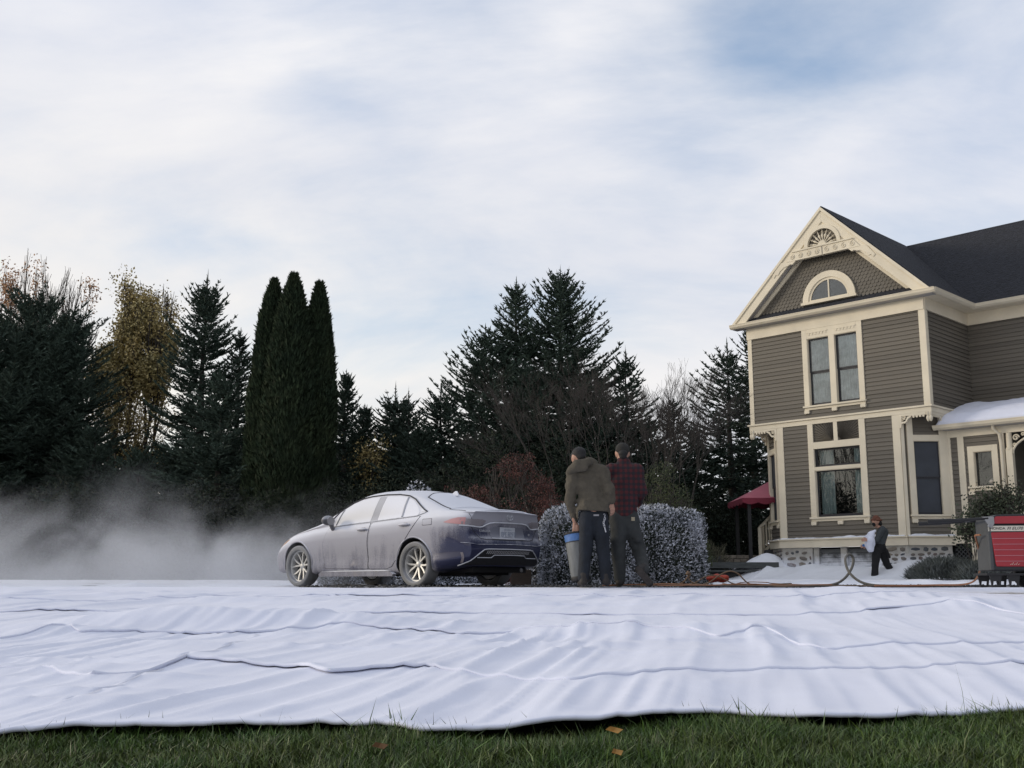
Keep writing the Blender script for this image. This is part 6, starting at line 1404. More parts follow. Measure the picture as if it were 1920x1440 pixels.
# man in red plaid, stepping forward with the right heel up
q = J(14.35); B2 = (at(1165, 1098, 14.35).x, 14.35, 0.0)
hd = q(1167, 852, .08); fc = (-.05, .92, -.38)
sL, sR, eL, eR, wL, wR = q(1146, 882, .02), q(1193, 882, .02), q(1140, 925, .12), q(1203, 921, .02), q(1152, 944, .32), q(1196, 944, .30)
hp, ch = q(1170, 972), q(1170, 900, .04); hL, hR = q(1160, 982), q(1181, 982); kL, aL = q(1160, 1038, .05), q(1162, 1085, .02); kR, aR = q(1198, 1030, .10), q(1207, 1068, -.22)
body = head_prims(hd, fc) + [(hd + [0, -.03, -.06], ch + [0, 0, .12], .058, .066), (ch, hp, .14, .14, .7), (sL, sR, .06, .06), (sL, eL, .054, .044), (eL, wL, .042, .032), (sR, eR, .054, .044), (eR, wR, .042, .032), (hL, kL, .088, .060), (kL, aL, .056, .042), (hR, kR, .088, .060), (kR, aR, .056, .042)]
hands = [hand_prims(wL, (.35, .8, -.1), -1, .5, (-.2, 0, 1)), hand_prims(wR, (-.35, .8, -.1), 1, .5, (.2, 0, 1))]
sh_ = [(ch + [0, 0, .0], hp + [0, 0, .02], .195, .175, .68), (q(1169, 868, .05), ch, .10, .18, .72), (sL, sR, .090, .090), (sL, eL, .090, .075), (eL, wL, .070, .050), (sR, eR, .094, .078), (eR, wR, .072, .050), (hp + [-.09, 0, -.05], hp + [.09, 0, -.05], .12, .12, .85)]
legs = [(hp + [-.07, 0, .0], hp + [.07, 0, .0], .132, .132, .85), (hL, kL, .118, .092), (kL, aL, .090, .078), (hR, kR, .122, .094), (kR, aR, .090, .078), (hR + [.06, -.03, -.12], hR + [.09, -.03, -.2], .06, .06)]
sole_a, sole_b = q(1200, 1072, -.34), q(1219, 1094, -.22)
man2 = person('person in a red plaid shirt and grey work trousers, striding away with one heel raised', B2, body, hands, [
    ('shirt', sh_, M_PLAID, .017, dict(k=.04, wrinkle=cloth_wrinkle(.018, 6, 9, 8, 5), cut=lambda G, z=hp[2] + .02: z - G[:, 2])), ('trousers', legs, M_WORK, .018, dict(k=.025, wrinkle=cloth_wrinkle(.011, 8, 13, 9))),
    ('cap', hair_prims(hd + [0, 0, .01], fc), mat('olive_cap', (.022, .021, .018), .9, bump=.3, bscale=70), .010, dict(k=.02)), ('hair', [(hd + [0, -.07, -.0], hd + [0, -.07, -.03], .062, .05)], M_HAIR, .010, dict()),
    ('boot', boot(aL, (0, .17, -.06)), M_BOOT, .010, dict(k=.02)), ('boot', [(aR + [0, 0, .03], sole_a + [.0, .06, .02], .055, .055), (sole_a + [0, .05, .02], sole_b + [0, .05, .0], .050, .046)], M_BOOT, .010, dict(k=.02))])
sl_ = MB().bar(Vector(sole_a) + Vector((-.01, -.005, .015)), Vector(sole_b) + Vector((.005, -.0, -.01)), .085, .028, Vector((-.3, .9, .2))); sl_.V = [tuple(Vector(v) - Vector(B2)) for v in sl_.V]; sl_.obj('boot_sole', M_SOLE, man2, bevel=.012)
MB().box(-.022, .022, -.003, .003, -.024, .024).obj('pocket_label', mat('tan_label', (.30, .26, .18), .8), man2, loc=q(1187, 973, -.165) - np.array(B2))
# woman by the house with a bundle of white batting
q = J(28.2); B3 = (at(1652, 1088, 28.2).x, 28.2, .12)
hd = q(1643.5, 979); fc = (-.95, -.25, -.15); nk = q(1648, 988)
sL, sR = q(1655, 992, -.14), q(1653, 992, .14); eL, wL = q(1644, 1012, -.20), q(1627, 1013, -.22); eR, wR = q(1642, 1014, .18), q(1625, 1023, -.02)
hp, ch = q(1650, 1026), q(1655, 1002); hF, kF, aF = q(1644, 1033, -.06), q(1641, 1060, -.06), q(1640, 1082, -.06); hB, kB, aB = q(1654, 1033, .08), q(1663, 1058, .08), q(1678, 1079, .08)
body = head_prims(hd, fc) + [(nk, ch + [0, 0, .1], .05, .055), (ch, hp, .11, .12), (sL, sR, .05, .05), (sL, eL, .046, .038), (eL, wL, .036, .028), (sR, eR, .046, .038), (eR, wR, .036, .028), (hF, kF, .080, .055), (kF, aF, .052, .038), (hB, kB, .080, .055), (kB, aB, .052, .038)]
hands = [hand_prims(wL, (-1, -.2, .1), 1, .5, (0, -1, .2)), hand_prims(wR, (-1, -.3, -.1), -1, .5, (0, -1, .2))]
top = [(ch + [0, 0, .05], hp + [0, 0, .10], .15, .135), (sL, sR, .075, .075), (sL, eL, .075, .062), (eL, wL + [.06, 0, 0], .060, .042), (sR, eR, .075, .062), (eR, wR + [.07, 0, 0], .060, .044)]
trz = [(hp + [0, 0, .06], hp, .135, .150), (hF, kF, .115, .090), (kF, aF + [0, 0, -.01], .088, .092), (hB, kB, .115, .088), (kB, aB + [-.03, 0, .02], .085, .088)]
M_BLACK = mat('black_cloth', (.010, .010, .011), .9, bump=.3, bscale=40)
wom = person('person in brown hat and grey top carrying a white bundle past the house', B3, body, hands, [
    ('top', top, mat('slate_top', (.045, .052, .055), .9, var=.2, vscale=6, bump=.3, bscale=40), .016, dict(k=.03, wrinkle=cloth_wrinkle(.010, 9, 9, 11))), ('trousers', trz, M_BLACK, .016, dict(k=.02, wrinkle=cloth_wrinkle(.008, 8, 10, 12))),
    ('hair', [(hd + [.06, 0, -.01], hd + [.085, 0, -.04], .075, .06)], M_HAIR, .012, dict()), ('mask', [(hd + [-.085, -.03, -.045], hd + [-.07, -.03, -.075], .045, .04)], M_BLACK, .010, dict()),
    ('hat', [(hd + [0, 0, .075], hd + [-.01, 0, .09], .098, .09), (hd + [-.13, -.02, .055], hd + [.14, .02, .05], .022, .022), (hd + [0, -.14, .052], hd + [0, .14, .052], .022, .022), (hd + [-.10, -.10, .053], hd + [.10, .10, .053], .02, .02), (hd + [.10, -.10, .053], hd + [-.10, .10, .053], .02, .02)], mat('brown_hat', (.13, .05, .03), .9, var=.2, vscale=12), .010, dict(k=.05)),
    ('glove', [(wR + [-.02, -.01, 0], wR + [-.09, -.02, .0], .042, .036)], mat('blue_glove', (.03, .16, .42), .6), .010, dict()),
    ('sash', [(hp + [.06, -.08, .05], hp + [.14, -.10, -.10], .028, .03), (hp + [.14, -.10, -.10], hp + [.19, -.10, -.25], .03, .035)], M_BLACK, .012, dict()),
    ('boot', [(aF + [0, 0, -.03], aF + [0, 0, -.05], .05, .045), (aF + [0, 0, -.06], aF + [-.14, 0, -.075], .04, .035)], M_BOOT, .010, dict()), ('boot', [(aB, aB + [.03, 0, -.03], .048, .045), (aB + [.0, 0, -.02], aB + [.085, 0, -.10], .042, .038)], mat('brown_boots', (.07, .05, .04), .8), .010, dict())])
bun = [(q(1633, 1003, -.16), q(1632, 1014, -.18), .10, .12), (q(1632, 1014, -.18), q(1632, 1030, -.16), .12, .09), (q(1640, 995, -.20), q(1634, 1004, -.2), .04, .07), (q(1627, 1008, -.1), q(1628, 1024, -.1), .08, .08)]
bo = solid('white_bundle', bun, .016, M_BLANKET, None, tuple(q(1632, 1015)), wrinkle=cloth_wrinkle(.03, 9, 9, 15)); bo.location = q(1632, 1015); tag(bo, 'bundle of white batting held in the arms of the person in the hat', 'bundle')
# ------------------------------------------------------------------ grey bin in the man's hand
M_BIN = mat('bin_plastic', (.155, .162, .160), .6, var=.22, vscale=8, stretch=(3, 3, .6), bump=.1); M_BINLINE = mat('bin_dark', (.012, .012, .013), .6); M_TAPE = mat('blue_tape', (.06, .15, .36), .55, var=.2, vscale=18)
bt, tp = at(1090, 1090, 14.20), at(1083, 1001, 14.28); axd = (tp - bt); BL_ = axd.length
binn = empty('waste_bin', bt); binn.rotation_mode = 'QUATERNION'; binn.rotation_quaternion = axd.to_track_quat('Z', 'Y'); tag(binn, 'tall grey bin with blue tape, held by the person in the hooded jacket', 'bin')
MB().lathe([(.120, .05), (.128, .06), (.165, .62 * BL_ / .62 - .11)], 32).obj('bin_wall', M_BIN, binn, smooth=True, angle=40)
MB().lathe([(.0, 0.0), (.118, 0.0), (.128, .012), (.128, .05), (.10, .052)], 32).obj('bin_base', M_BINLINE, binn, smooth=True, angle=40)
MB().lathe([(.1655, BL_ - .115), (.1785, BL_ - .015), (.176, BL_ - .012), (.1635, BL_ - .115)], 32).obj('tape_band', M_TAPE, binn, smooth=True, angle=40)
MB().lathe([(.166, BL_ - .12), (.174, BL_ - .12), (.174, BL_ - .112), (.166, BL_ - .112)], 32).obj('rib', M_BINLINE, binn, smooth=True, angle=40)
MB().lathe([(.172, BL_ - .02), (.190, BL_ - .016), (.192, BL_ - .004), (.186, BL_ + .004), (.172, BL_), (.125, BL_ - .20), (.0, BL_ - .20)], 32).obj('rim', M_BINLINE, binn, smooth=True, angle=40)
# ------------------------------------------------------------------ generator at the right edge
M_GRED = mat('generator_red', (.33, .018, .028), .38, var=.06, vscale=4, bump=.03); M_GBLK = mat('generator_black', (.022, .023, .025), .55, var=.15, vscale=8); M_GGREY = mat('generator_grey', (.060, .063, .064), .6, var=.12, vscale=6, bump=.1); M_STEEL = mat('bracket_steel', (.30, .30, .30), .5, .3, var=.12, vscale=10); M_LABEL = mat('cream_label', (.62, .58, .48), .5); M_INK = mat('label_ink', (.02, .02, .025), .6); M_LINE = mat('pale_pinstripe', (.46, .20, .23), .5)
GO = at(1861, 1090, 12.0); GO.z = 0.0
gen = empty('generator', GO, R(-9)); tag(gen, 'red and black portable generator on a wheeled frame at the edge of the blankets', 'generator')
GW, GD = 1.05, .50
zz = lambda py: ZC + (1090 - py) / 2060 * 12.0
MB().box(.0, GW, .0, GD, zz(1071), zz(985)).obj('housing', M_GBLK, gen, bevel=.015)
MB().prism([(-.012, zz(1070)), (-.012, zz(972)), (.03, zz(970)), (.03, zz(1070))], -.012, GD + .01).obj('end_panel', M_GGREY, gen, bevel=.010)
MB().prism([(.03, zz(985)), (.03, zz(972)), (.09, zz(967)), (GW, zz(964)), (GW, zz(985))], .0, GD).obj('top_cover', M_GBLK, gen, bevel=.012)
MB().prism([(.055, zz(984)), (.062, zz(974)), (.085, zz(970.5)), (GW, zz(969)), (GW, zz(984))], -.014, .02).obj('upper_panel', M_GRED, gen, bevel=.006)
lo_ = MB().prism([(.018, zz(1001)), (.03, zz(1000)), (GW, zz(999)), (GW, zz(1064)), (.055, zz(1063)), (.045, zz(1058))], -.016, .02).obj('lower_panel', M_GRED, gen, bevel=.008)
for k in range(5): MB().box(.028 + k * .004, GW, -.0195, -.016, zz(1011.5 + k * 10.4) - .0025, zz(1011.5 + k * 10.4) + .0025).obj('pinstripe', M_LINE, lo_)
MB().box(-.008, GW, -.012, .0, zz(998), zz(988)).obj('label_strip', M_LABEL, gen)
FM = lambda x, z, y=-.0135: Matrix.Translation((x, y, z)) @ Matrix.Rotation(R(90), 4, 'X')
text_mesh('lettering', 'HONDA', .040, M_INK, gen, FM(.012, zz(993)), .0015, align='LEFT', sx=1.05)
text_mesh('lettering', 'FI EU70', .044, M_INK, gen, FM(.185, zz(993)), .0015, .35, align='LEFT', sx=1.15)
mk = MB()
for k in range(5): mk.bar((.19 + k * .02, -.0175, zz(1060)), (.205 + k * .02, -.0175, zz(1058 - 2.5 * (k % 2))), .003, .005, Vector((0, 1, 0)))
mk.obj('small_decal', M_LABEL, gen)
# handle bars and bracket on the end
br_ = MB().prism([(-.015, zz(971)), (-.015, zz(984)), (-.045, zz(992)), (-.070, zz(991)), (-.085, zz(984)), (-.115, zz(975.5)), (-.14, zz(971))], -.02, .006)
br_.V = [(v[0] + .075, v[1] - .004, v[2]) for v in br_.V]; b_ = br_.obj('handle_bracket', M_STEEL, gen, bevel=.003)
MB().lathe([(.0, -.01), (.013, -.01), (.013, .008), (.007, .012), (.0, .012)], 12, Matrix.Translation((.0, -.026, zz(988))) @ Matrix.Rotation(R(90), 4, 'X')).obj('bolt', M_STEEL, b_)
for y in (-.012, GD - .02): MB().tube([(.0, y, zz(974)), (-.12, y, zz(975)), (-.30, y, zz(977)), (-.62, y, zz(979))], [.016, .016, .018, .018], 10).obj('handle_bar', M_BINLINE, gen, smooth=True, angle=50)
for y in (-.012, GD - .02): MB().tube([(-.38, y, zz(977.5)), (-.63, y, zz(979))], .023, 12).obj('grip', M_BINLINE, gen, smooth=True, angle=50)
MB().tube([(-.12, -.012, zz(975)), (-.12, GD - .02, zz(975))], .013, 8).obj('cross_bar', M_BINLINE, gen)
MB().box(-.06, GW, -.03, .03, zz(1079), zz(1075)).box(-.06, GW, GD - .05, GD + .01, zz(1079), zz(1075)).box(-.06, -.02, .03, GD - .05, zz(1079), zz(1075)).obj('base_frame', M_BINLINE, gen)
for x in (-.03, .155):
    for y in (-.02, GD - .03):
        MB().prism([(x, zz(1078)), (x + .125, zz(1078)), (x + .105, zz(1101)), (x + .035, zz(1101)), (x + .03, zz(1097)), (x + .090, zz(1097)), (x + .094, zz(1090)), (x + .037, zz(1090)), (x + .03, zz(1097)), (x + .034, zz(1101)), (x + .020, zz(1101))], y, y + .03).obj('leg', M_BINLINE, gen)
for y in (-.07, GD + .05):
    w_ = empty('wheel', (.50, y, .15)); w_.parent = gen
    A = Matrix.Rotation(R(90), 4, 'X'); MB().lathe([(.075, -.03), (.12, -.035), (.132, -.02), (.132, .02), (.12, .035), (.075, .03)], 32, A).obj('tyre', M_TREAD, w_, smooth=True, angle=40)
    MB().lathe([(.0, -.02), (.076, -.02), (.076, .02), (.03, .025), (.0, .025)], 24, A).obj('rim', M_STEEL, w_, smooth=True, angle=40)
# ------------------------------------------------------------------ hoses and cables on the driveway
M_HOSE = mat('grey_hose', (.115, .108, .090), .65, var=.25, vscale=12); M_CABLE = mat('orange_cable', (.26, .11, .045), .6, var=.25, vscale=10); M_CABLE2 = mat('brown_cable', (.15, .095, .055), .7, var=.3, vscale=10); M_CABLE3 = mat('black_cable', (.018, .017, .017), .7)
def cable(name, pts, r, m, label, cat, n=8, group=None):
    P = spline([tuple(at(*p)) for p in pts], n); o = MB().tube(P, r, 8).obj(name, m, smooth=True, angle=60); return tag(o, label, cat, group)
cable('hose', [(1475, 1098, 14.3), (1530, 1098, 14.4), (1562, 1096, 14.5), (1583, 1085, 14.6), (1597, 1065, 14.7), (1600, 1047, 14.75), (1592, 1039, 14.7), (1585, 1049, 14.6), (1591, 1071, 14.5), (1610, 1089, 14.4), (1638, 1097, 14.3), (1690, 1098.5, 14.2), (1740, 1099, 14.2)], .017, M_HOSE, 'grey brown hose standing up in a tall loop in front of the woman', 'hose', 10)
cable('cable', [(1640, 1098, 14.0), (1700, 1098, 14.0), (1760, 1097, 13.9), (1805, 1096, 13.6), (1828, 1088, 13.2), (1838, 1066, 12.8), (1836, 1035, 12.5), (1830, 1010, 12.3), (1829, 1004, 12.2), (1838, 1003, 12.1)], .011, M_CABLE, 'orange cable rising in a curve to the generator', 'cable', 8)
GC = 'cables trailing across the driveway'
cable('cable', [(1130, 1098, 14.4), (1190, 1096, 14.5), (1260, 1095, 14.5), (1330, 1097, 14.4), (1400, 1095, 14.4), (1470, 1097, 14.3), (1560, 1096, 14.3)], .008, M_CABLE, 'long orange cable lying on the driveway from the striding man towards the hose', 'cable', group=GC)
cable('cable', [(1210, 1098, 14.2), (1290, 1097, 14.2), (1380, 1098, 14.2), (1450, 1099, 14.1), (1540, 1098, 14.1), (1650, 1099, 14.1)], .008, M_CABLE2, 'brown cable along the front edge of the cable bundle', 'cable', group=GC)
cable('cable', [(1280, 1099, 14.1), (1360, 1099, 14.1), (1450, 1099.5, 14.1), (1530, 1098.5, 14.1), (1620, 1099.5, 14.1), (1740, 1099, 14.1), (1860, 1099, 14.1)], .009, M_CABLE3, 'black cable under the orange ones, running towards the generator', 'cable', group=GC)
cable('cable', [(1310, 1098, 14.6), (1330, 1092, 14.6), (1350, 1078, 14.6), (1368, 1071, 14.6), (1384, 1076, 14.6), (1398, 1090, 14.6), (1410, 1097, 14.6)], .009, M_CABLE2, 'brown cable lifting in the tallest arch left of the house', 'cable', group=GC)
cable('cable', [(1285, 1096, 14.8), (1302, 1093, 14.8), (1322, 1082, 14.8), (1340, 1079, 14.8), (1358, 1086, 14.8), (1374, 1094, 14.8), (1395, 1097, 14.8)], .008, M_CABLE2, 'brown cable lifting in a lower arch behind the tall one', 'cable', group=GC)
cable('cable', [(1262, 1097, 14.5), (1280, 1092, 14.5), (1290, 1080, 14.5), (1288, 1073, 14.5), (1294, 1076, 14.5), (1291, 1084, 14.5), (1300, 1093, 14.5), (1320, 1097, 14.5)], .009, M_CABLE2, 'brown cable kinked upright in front of the hedge', 'cable', group=GC)
rc = random.Random(5)                      # thin_cables: loose coils between the men and the hose
for k in range(7):
    x0 = 1180 + rc.uniform(0, 260); n = rc.randint(5, 8); d0 = rc.uniform(14.1, 15.4)
    pts = [(x0 + i * rc.uniform(22, 34), 1098 - rc.uniform(0, 1) - (rc.uniform(2, 7) if rc.random() < .35 and 0 < i < n - 1 else 0), d0 + rc.uniform(-.3, .3)) for i in range(n)]
    cable('cable', pts, .006, (M_CABLE, M_CABLE2, M_CABLE2)[k % 3], ('thin orange cable looping over the snow in front of the hedge and deck' if k % 3 == 0 else 'thin brown cable looping over the snow in front of the hedge and deck'), 'cable', group=('thin orange cables' if k % 3 == 0 else 'thin brown cables'))
pl = MB().tube([at(1288, 1078, 14.45), at(1291, 1071, 14.45)], [.022, .016], 8).obj('cable_plug', M_CABLE2, smooth=True); tag(pl, 'tan plug on the kinked cable in front of the hedge', 'plug')
oh = [(at(1328, 1084, 16.5), at(1345, 1081, 16.5), .035, .05), (at(1345, 1081, 16.5), at(1364, 1083, 16.5), .045, .03), (at(1332, 1087, 16.6), at(1362, 1087, 16.6), .04, .04)]
oo = solid('orange_tarp', [(tuple(a), tuple(b), r, s) for a, b, r, s in oh], .012, mat('orange_red_tarp', (.36, .045, .02), .6, var=.2, vscale=14), None, tuple(at(1345, 1084, 16.5)), wrinkle=cloth_wrinkle(.02, 16, 16, 22)); oo.location = at(1345, 1084, 16.5); tag(oo, 'small crumpled orange red tarp on the snow behind the arched cables', 'tarp')
# ------------------------------------------------------------------ frosted hedge and shrubs
def frost_mat(name, dark, white, share):
    m = mat(name, dark, .8); nt = m.node_tree; L = nt.links.new; b = nt.nodes['Principled BSDF']
    g = _node(nt, 'ShaderNodeNewGeometry'); tc = _node(nt, 'ShaderNodeTexCoord'); n = _node(nt, 'ShaderNodeTexNoise'); n.inputs['Scale'].default_value = 3.2; n.inputs['Detail'].default_value = 4; L(tc.outputs['Object'], n.inputs['Vector'])
    a = _node(nt, 'ShaderNodeMath', operation='MULTIPLY_ADD'); L(n.outputs['Fac'], a.inputs[0]); a.inputs[1].default_value = 1.5; L(g.outputs['Random Per Island'], a.inputs[2])
    r = _node(nt, 'ShaderNodeMapRange'); L(a.outputs[0], r.inputs['Value']); r.inputs['From Min'].default_value = 1.62 - share; r.inputs['From Max'].default_value = 1.80 - share
    mx = _node(nt, 'ShaderNodeMix', data_type='RGBA'); L(r.outputs[0], mx.inputs['Factor']); mx.inputs['A'].default_value = (*dark, 1); mx.inputs['B'].default_value = (*white, 1); L(mx.outputs['Result'], b.inputs['Base Color']); return m
M_FROST = frost_mat('frosted_hedge_leaves', (.035, .045, .040), (.56, .58, .64), .56); M_FROST2 = frost_mat('lightly_frosted_leaves', (.018, .026, .018), (.50, .52, .58), .22)
def hedge(name, x0, x1, y0, y1, H, g, label, m, n, size, seed, sq=4.0, cat='hedge'):
    rg = np.random.default_rng(seed); cx, cy = (x0 + x1) / 2, (y0 + y1) / 2; a, b = (x1 - x0) / 2, (y1 - y0) / 2
    t = empty(name, (cx, cy, g)); tag(t, label, cat)
    u = rg.normal(size=(n, 3)); u[:, 2] = np.abs(u[:, 2]) * 1.0; u = unit(u)
    rad = (np.abs(u[:, 0]) ** sq + np.abs(u[:, 1]) ** sq + np.abs(u[:, 2]) ** sq) ** (-1 / sq)
    P = u * rad[:, None]; lump = .93 + .10 * vnoise(P[:, 0] * 4, P[:, 1] * 4, P[:, 2] * 4, seed=seed); P = P * (lump * rg.uniform(.90, 1.02, n))[:, None] * np.array([a, b, H]); P[:, 2] = np.maximum(P[:, 2], .01)
    D = unit(u + rg.normal(0, .7, (n, 3)) + [0, 0, .25]); link('leaves', mesh_from('leaves', *kites(P, D, size * rg.uniform(.6, 1.3, n), size * .5, rg=rg)), m, t)
    bm = bmesh.new(); bmesh.ops.create_uvsphere(bm, u_segments=32, v_segments=20, radius=1)
    for v in bm.verts:
        q_ = v.co; rr = (abs(q_.x) ** sq + abs(q_.y) ** sq + abs(q_.z) ** sq) ** (-1 / sq) * .84; v.co = Vector((q_.x * rr * a, q_.y * rr * b, max(0.0, q_.z) * rr * H))
    me = bpy.data.meshes.new('opaque_core'); bm.to_mesh(me); bm.free(); link('opaque_core', me, M_LAUREL, t); return t  # dark solid core added inside the hedge's leaf shell
pa, pb_ = at(1014, 1090, 18.0), at(1322, 1090, 17.6)
hz = lambda py, d: ZC + (1090 - py) / 2060 * d
hedge('hedge', pa.x, pb_.x, 17.0, 19.0, hz(954, 17.6), .0, 'clipped flat topped hedge frosted white behind the two men', M_FROST, 72000, .046, 71, 8.0)
hedge('hedge', at(600, 1090, 21).x, at(740, 1090, 21).x, 20.5, 21.6, hz(1062, 21), .0, 'low frosted hedge seen beneath the car', M_FROST, 16000, .05, 73, 4)
hedge('hedge', at(742, 1090, 20.5).x, at(905, 1090, 20.5).x, 20.0, 21.4, hz(1055, 20.5), .0, 'low frosted hedge seen under the tail of the car', M_FROST, 16000, .05, 74, 4)
dome_shrub('frosted_shrub', 785, 908, 20.5, .75, 'shrub with frosted twig ends showing just over the car roof', 75, M_FROST, 5000, .05, cat='shrub', shell=.8, gaps=.6, fl=.3)
dome_shrub('frosted_shrub', 1012, 1046, 19.2, .32, 'small frosted shrub right of the car bumper', 76, M_FROST, 3500, .045, cat='shrub', shell=.5, gaps=.2)
crt = MB().box(-.17, .17, -.15, .15, 0, .26).obj('wooden_box', mat('brown_boards', (.060, .042, .030), .85, var=.3, vscale=8, stretch=(1, 1, 7)), loc=(at(977, 1090, 18.6).x, 18.6, .02), bevel=.006); tag(crt, 'low brown wooden box on the ground behind the tail of the car', 'box')
# lavender in front of the foundation, rose by the porch
def spiky(name, px0, px1, ytop, d, label, m, n, seed, L_=.22, wd=.016, cat='plant'):
    rg = np.random.default_rng(seed); xa, xb = at(px0, 1090, d).x, at(px1, 1090, d).x; H = hz(ytop, d) - .10; t = empty(name, ((xa + xb) / 2, d, .10)); tag(t, label, cat)
    u = rg.uniform(-1, 1, n); v = rg.uniform(-1, 1, n); env = np.sqrt(np.clip(1 - np.abs(u) ** 2.6, 0, 1)) * (.7 + .5 * vnoise(u * 5 + 3, v * 2, seed=seed)); z = rg.random(n) ** .7 * H * env
    P = np.stack([u * (xb - xa) / 2, v * .45, z], -1); D = unit(np.stack([u * .8 + rg.normal(0, .35, n), v * .4 + rg.normal(0, .35, n), rg.uniform(.4, 1.3, n)], -1))
    link('leaves', mesh_from('leaves', *kites(P, D, L_ * rg.uniform(.5, 1.2, n), wd, rg=rg)), m, t); return t
M_LAV = mat('lavender_leaves', (.085, .100, .085), .85, island=.5, col2=(.14, .15, .145), vscale=3)
spiky('lavender', 1715, 1828, 1056, 26.5, 'grey green lavender mound in front of the stone foundation', M_LAV, 7000, 81)
spiky('lavender', 1790, 1870, 1062, 26.0, 'smaller grey lavender mound behind the generator legs', M_LAV, 5000, 82)
M_ROSE = mat('rose_leaves', (.030, .045, .024), .7, island=.5, col2=(.05, .06, .03), vscale=3)
def rose(px, ytop, d, label, seed, n=2200, sx=1.0):
    x, z = place_px(px, ytop, d); t = empty('rose_bush', (x, d, .1)); tag(t, label, 'shrub'); H = z - .1
    segs, tips = skeleton(seed, H, spread=.45, levels=4, r0=.02, up=.7, trunk=.35, stems=4, base_ang=.25); sq_ = lambda v: Vector((v.x * .45, v.y * .45, v.z)); segs = [(sq_(a), sq_(b), r * .6, w, l) for a, b, r, w, l in segs]; tips = [(sq_(p), d_) for p, d_ in tips]; link('branches', seg_mesh('branches', segs, rmin=.006), M_TWIG, t); link('leaves', leaves_on([(p, d_) for p, d_ in tips if p.z > H * .45], max(3, n // max(1, len(tips))), .075, .16, seed), M_ROSE, t)
rose(1852, 926, 26.8, 'rose bush in front of the small porch window', 83, 450); rose(1885, 905, 26.3, 'thin rose shoots beside the porch column', 84, 700); rose(1822, 962, 26.0, 'short rose sprigs in front of the porch pier', 85, 500)
# ------------------------------------------------------------------ parasol canopy and garden deck
M_CANVAS = mat('red_canvas', (.40, .105, .14), .8, var=.08, vscale=3); M_VAL = mat('dark_red_canvas', (.20, .025, .045), .85)
cx_, cd = at(1462, 1090, 33).x, 33.6; w2 = (cx_ - at(1374, 1090, 33).x) * .80; ze, za = hz(938, 33), hz(903, 33)
gz = empty('canopy', (cx_, cd, 0)); tag(gz, 'red garden canopy on black posts beside the house', 'canopy')
MB().add([(-w2, -w2, ze), (w2, -w2, ze), (w2, w2, ze), (-w2, w2, ze), (0, 0, za + .05)], [(0, 1, 4), (1, 2, 4), (2, 3, 4), (3, 0, 4)]).obj('canopy_top', M_CANVAS, gz)
for k in range(4):
    Rz = Matrix.Rotation(R(90 * k), 4, 'Z'); n = 5; poly = [(-w2, ze)] + [(-w2 + 2 * w2 * (i + f) / n, ze - .13 - .06 * math.sin(f * math.pi)) for i in range(n) for f in (0, .2, .4, .6, .8)] + [(w2, ze - .13), (w2, ze)]
    MB().prism(poly, -w2 - .012, -w2 + .0, Rz).obj('valance', M_VAL, gz)
for sx, sy in ((-1, -1), (1, -1), (1, 1), (-1, 1)): MB().box(sx * (w2 - .22) - .05, sx * (w2 - .22) + .05, sy * (w2 - .22) - .05, sy * (w2 - .22) + .05, 0, ze).obj('post', M_BINLINE, gz)
M_DECK = mat('deck_boards', (.060, .066, .064), .8, var=.3, vscale=3, stretch=(1, 6, 6), bump=.2); x0, x1 = at(1316, 1090, 31).x, at(1462, 1090, 31).x
dk = empty('garden_deck', (0, 31, 0)); tag(dk, 'low grey wooden garden deck between the hedge and the house', 'deck')
for za_, zb_, y in ((1066, 1055, .0), (1073, 1069, .03)): MB().box(x0, x1, y, y + .05, hz(za_, 31), hz(zb_, 31)).obj('fascia_board', M_DECK, dk, bevel=.008)
for k in range(14): MB().box(x0, x1, .05 + k * .15, .19 + k * .15, hz(1056, 31) - .04, hz(1055.5, 31)).obj('deck_plank', M_DECK, dk)
MB().box(x0, x1, .2, .25, 0, hz(1070, 31)).obj('under_deck_dark', M_BINLINE, dk)  # near-black sheet put in for the shade under the deck
rb = empty('raised_bed', (at(1410, 1090, 33).x, 34.0, 0)); tag(rb, 'tan stone raised bed behind the garden deck', 'raised bed')
for k in range(4):
    for j in range(9): MB().box(-1.0 + j * .22 + (k % 2) * .1, -.79 + j * .22 + (k % 2) * .1, -.1, .1, .45 + k * .11, .55 + k * .11).obj('block', stone_m[3], rb, bevel=.01)
pb2 = MB().box(-.45, .45, -.2, .2, .4, .82).obj('planter', M_WOODGREY, loc=(at(1330, 1090, 33).x, 33.2, 0), bevel=.01); tag(pb2, 'dark planter box standing on the garden deck', 'planter')
spiky('potted_grass', 1315, 1362, 1028, 33.2, 'dry grassy plant in the planter box on the deck', mat('dry_grass', (.10, .095, .06), .9, island=.5), 900, 86, .3, .02)
# ------------------------------------------------------------------ fallen leaf on the lawn
def fallen_leaf(px, py, d, ang, m, label):
    p = at(px, py, d); V = [(-.022, 0, 0), (-.010, .008, .006), (.010, .009, .003), (.024, 0, .009), (.010, -.009, .002), (-.010, -.008, .005), (0, 0, -.003)]
    o = MB().add(V, [(0, 1, 6), (1, 2, 6), (2, 3, 6), (3, 4, 6), (4, 5, 6), (5, 0, 6)]).obj('fallen_leaf', m, loc=p, rot=(.75, .15, ang)); tag(o, label, 'leaf')
M_LEAF = mat('fallen_leaf', (.42, .22, .05), .7, var=.3, vscale=30)
fallen_leaf(1150, 1370, 2.92, .3, M_LEAF, 'yellow brown leaf lying on the lawn under the blanket edge'); fallen_leaf(1155, 1412, 2.6, 1.0, M_LEAF, 'small ochre leaf half sunk in the lawn'); fallen_leaf(710, 1400, 2.7, .8, mat('brown_leaf', (.16, .08, .03), .8), 'brown leaf in the lawn left of the yellow one')
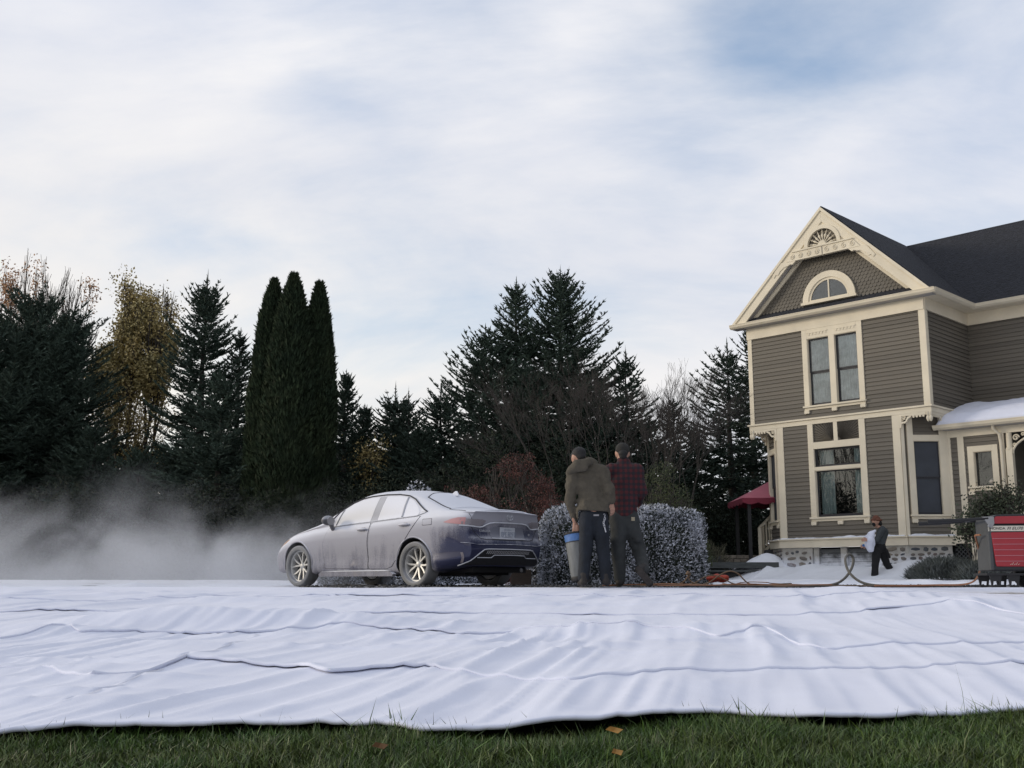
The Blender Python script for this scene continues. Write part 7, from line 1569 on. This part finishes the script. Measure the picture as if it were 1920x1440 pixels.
# ------------------------------------------------------------------ blown paper-snow hanging in the air left of the car
def mist(name, x0, x1, y0, y1, z0, z1, dens, label, seed):
    o = MB().box(x0, x1, y0, y1, z0, z1).obj(name, None); m = bpy.data.materials.new(name); m.use_nodes = True; nt = m.node_tree; nt.nodes.clear(); L = nt.links.new
    v = _node(nt, 'ShaderNodeVolumePrincipled'); v.inputs['Color'].default_value = (.85, .87, .92, 1); v.inputs['Anisotropy'].default_value = .2; out = _node(nt, 'ShaderNodeOutputMaterial'); L(v.outputs[0], out.inputs['Volume'])
    tc = _node(nt, 'ShaderNodeTexCoord'); sp = _node(nt, 'ShaderNodeSeparateXYZ'); L(tc.outputs['Object'], sp.inputs[0])
    def mr(src, a, b, c, d):
        n = _node(nt, 'ShaderNodeMapRange'); n.interpolation_type = 'SMOOTHSTEP'; L(src, n.inputs['Value'])
        for k, q_ in zip(('From Min', 'From Max', 'To Min', 'To Max'), (a, b, c, d)): n.inputs[k].default_value = q_
        return n.outputs[0]
    def op(f, a, b):
        n = _node(nt, 'ShaderNodeMath', operation=f)
        for i, q_ in enumerate((a, b)):
            if isinstance(q_, (int, float)): n.inputs[i].default_value = q_
            else: L(q_, n.inputs[i])
        return n.outputs[0]
    n1 = _node(nt, 'ShaderNodeTexNoise'); n1.inputs['Scale'].default_value = .55; n1.inputs['Detail'].default_value = 8; n1.inputs['Roughness'].default_value = .62; n1.inputs['Distortion'].default_value = .7; L(tc.outputs['Object'], n1.inputs['Vector'])
    # ceiling height of the cloud billows from place to place
    hgt = op('ADD', mr(n1.outputs['Fac'], .34, .68, .35, z1 * 1.0), 0)
    col = mr(op('DIVIDE', sp.outputs['Z'], hgt), 1.0, .35, 0, 1)
    body_ = mr(n1.outputs['Fac'], .30, .62, .35, 1.2)
    side = op('MULTIPLY', mr(sp.outputs['X'], x1, x1 - 3.0, 0, 1), mr(sp.outputs['X'], x0, x0 + 1.5, 0, 1)); dep = op('MULTIPLY', mr(sp.outputs['Y'], y0, y0 + 1.2, 0, 1), mr(sp.outputs['Y'], y1, y1 - 1.2, 0, 1))
    topf = mr(sp.outputs['Z'], z1, z1 - .5, 0, 1)
    dd = op('MULTIPLY', op('MULTIPLY', op('MULTIPLY', col, body_), op('MULTIPLY', side, dep)), op('MULTIPLY', topf, dens)); L(dd, v.inputs['Density']); o.data.materials.append(m); tag(o, label, 'mist', kind='stuff')
mist('mist', -13.5, -1.6, 16.6, 23.5, -.05, 2.25, .19, 'grey cloud of blown powder drifting along the driveway ahead of the car', 1)
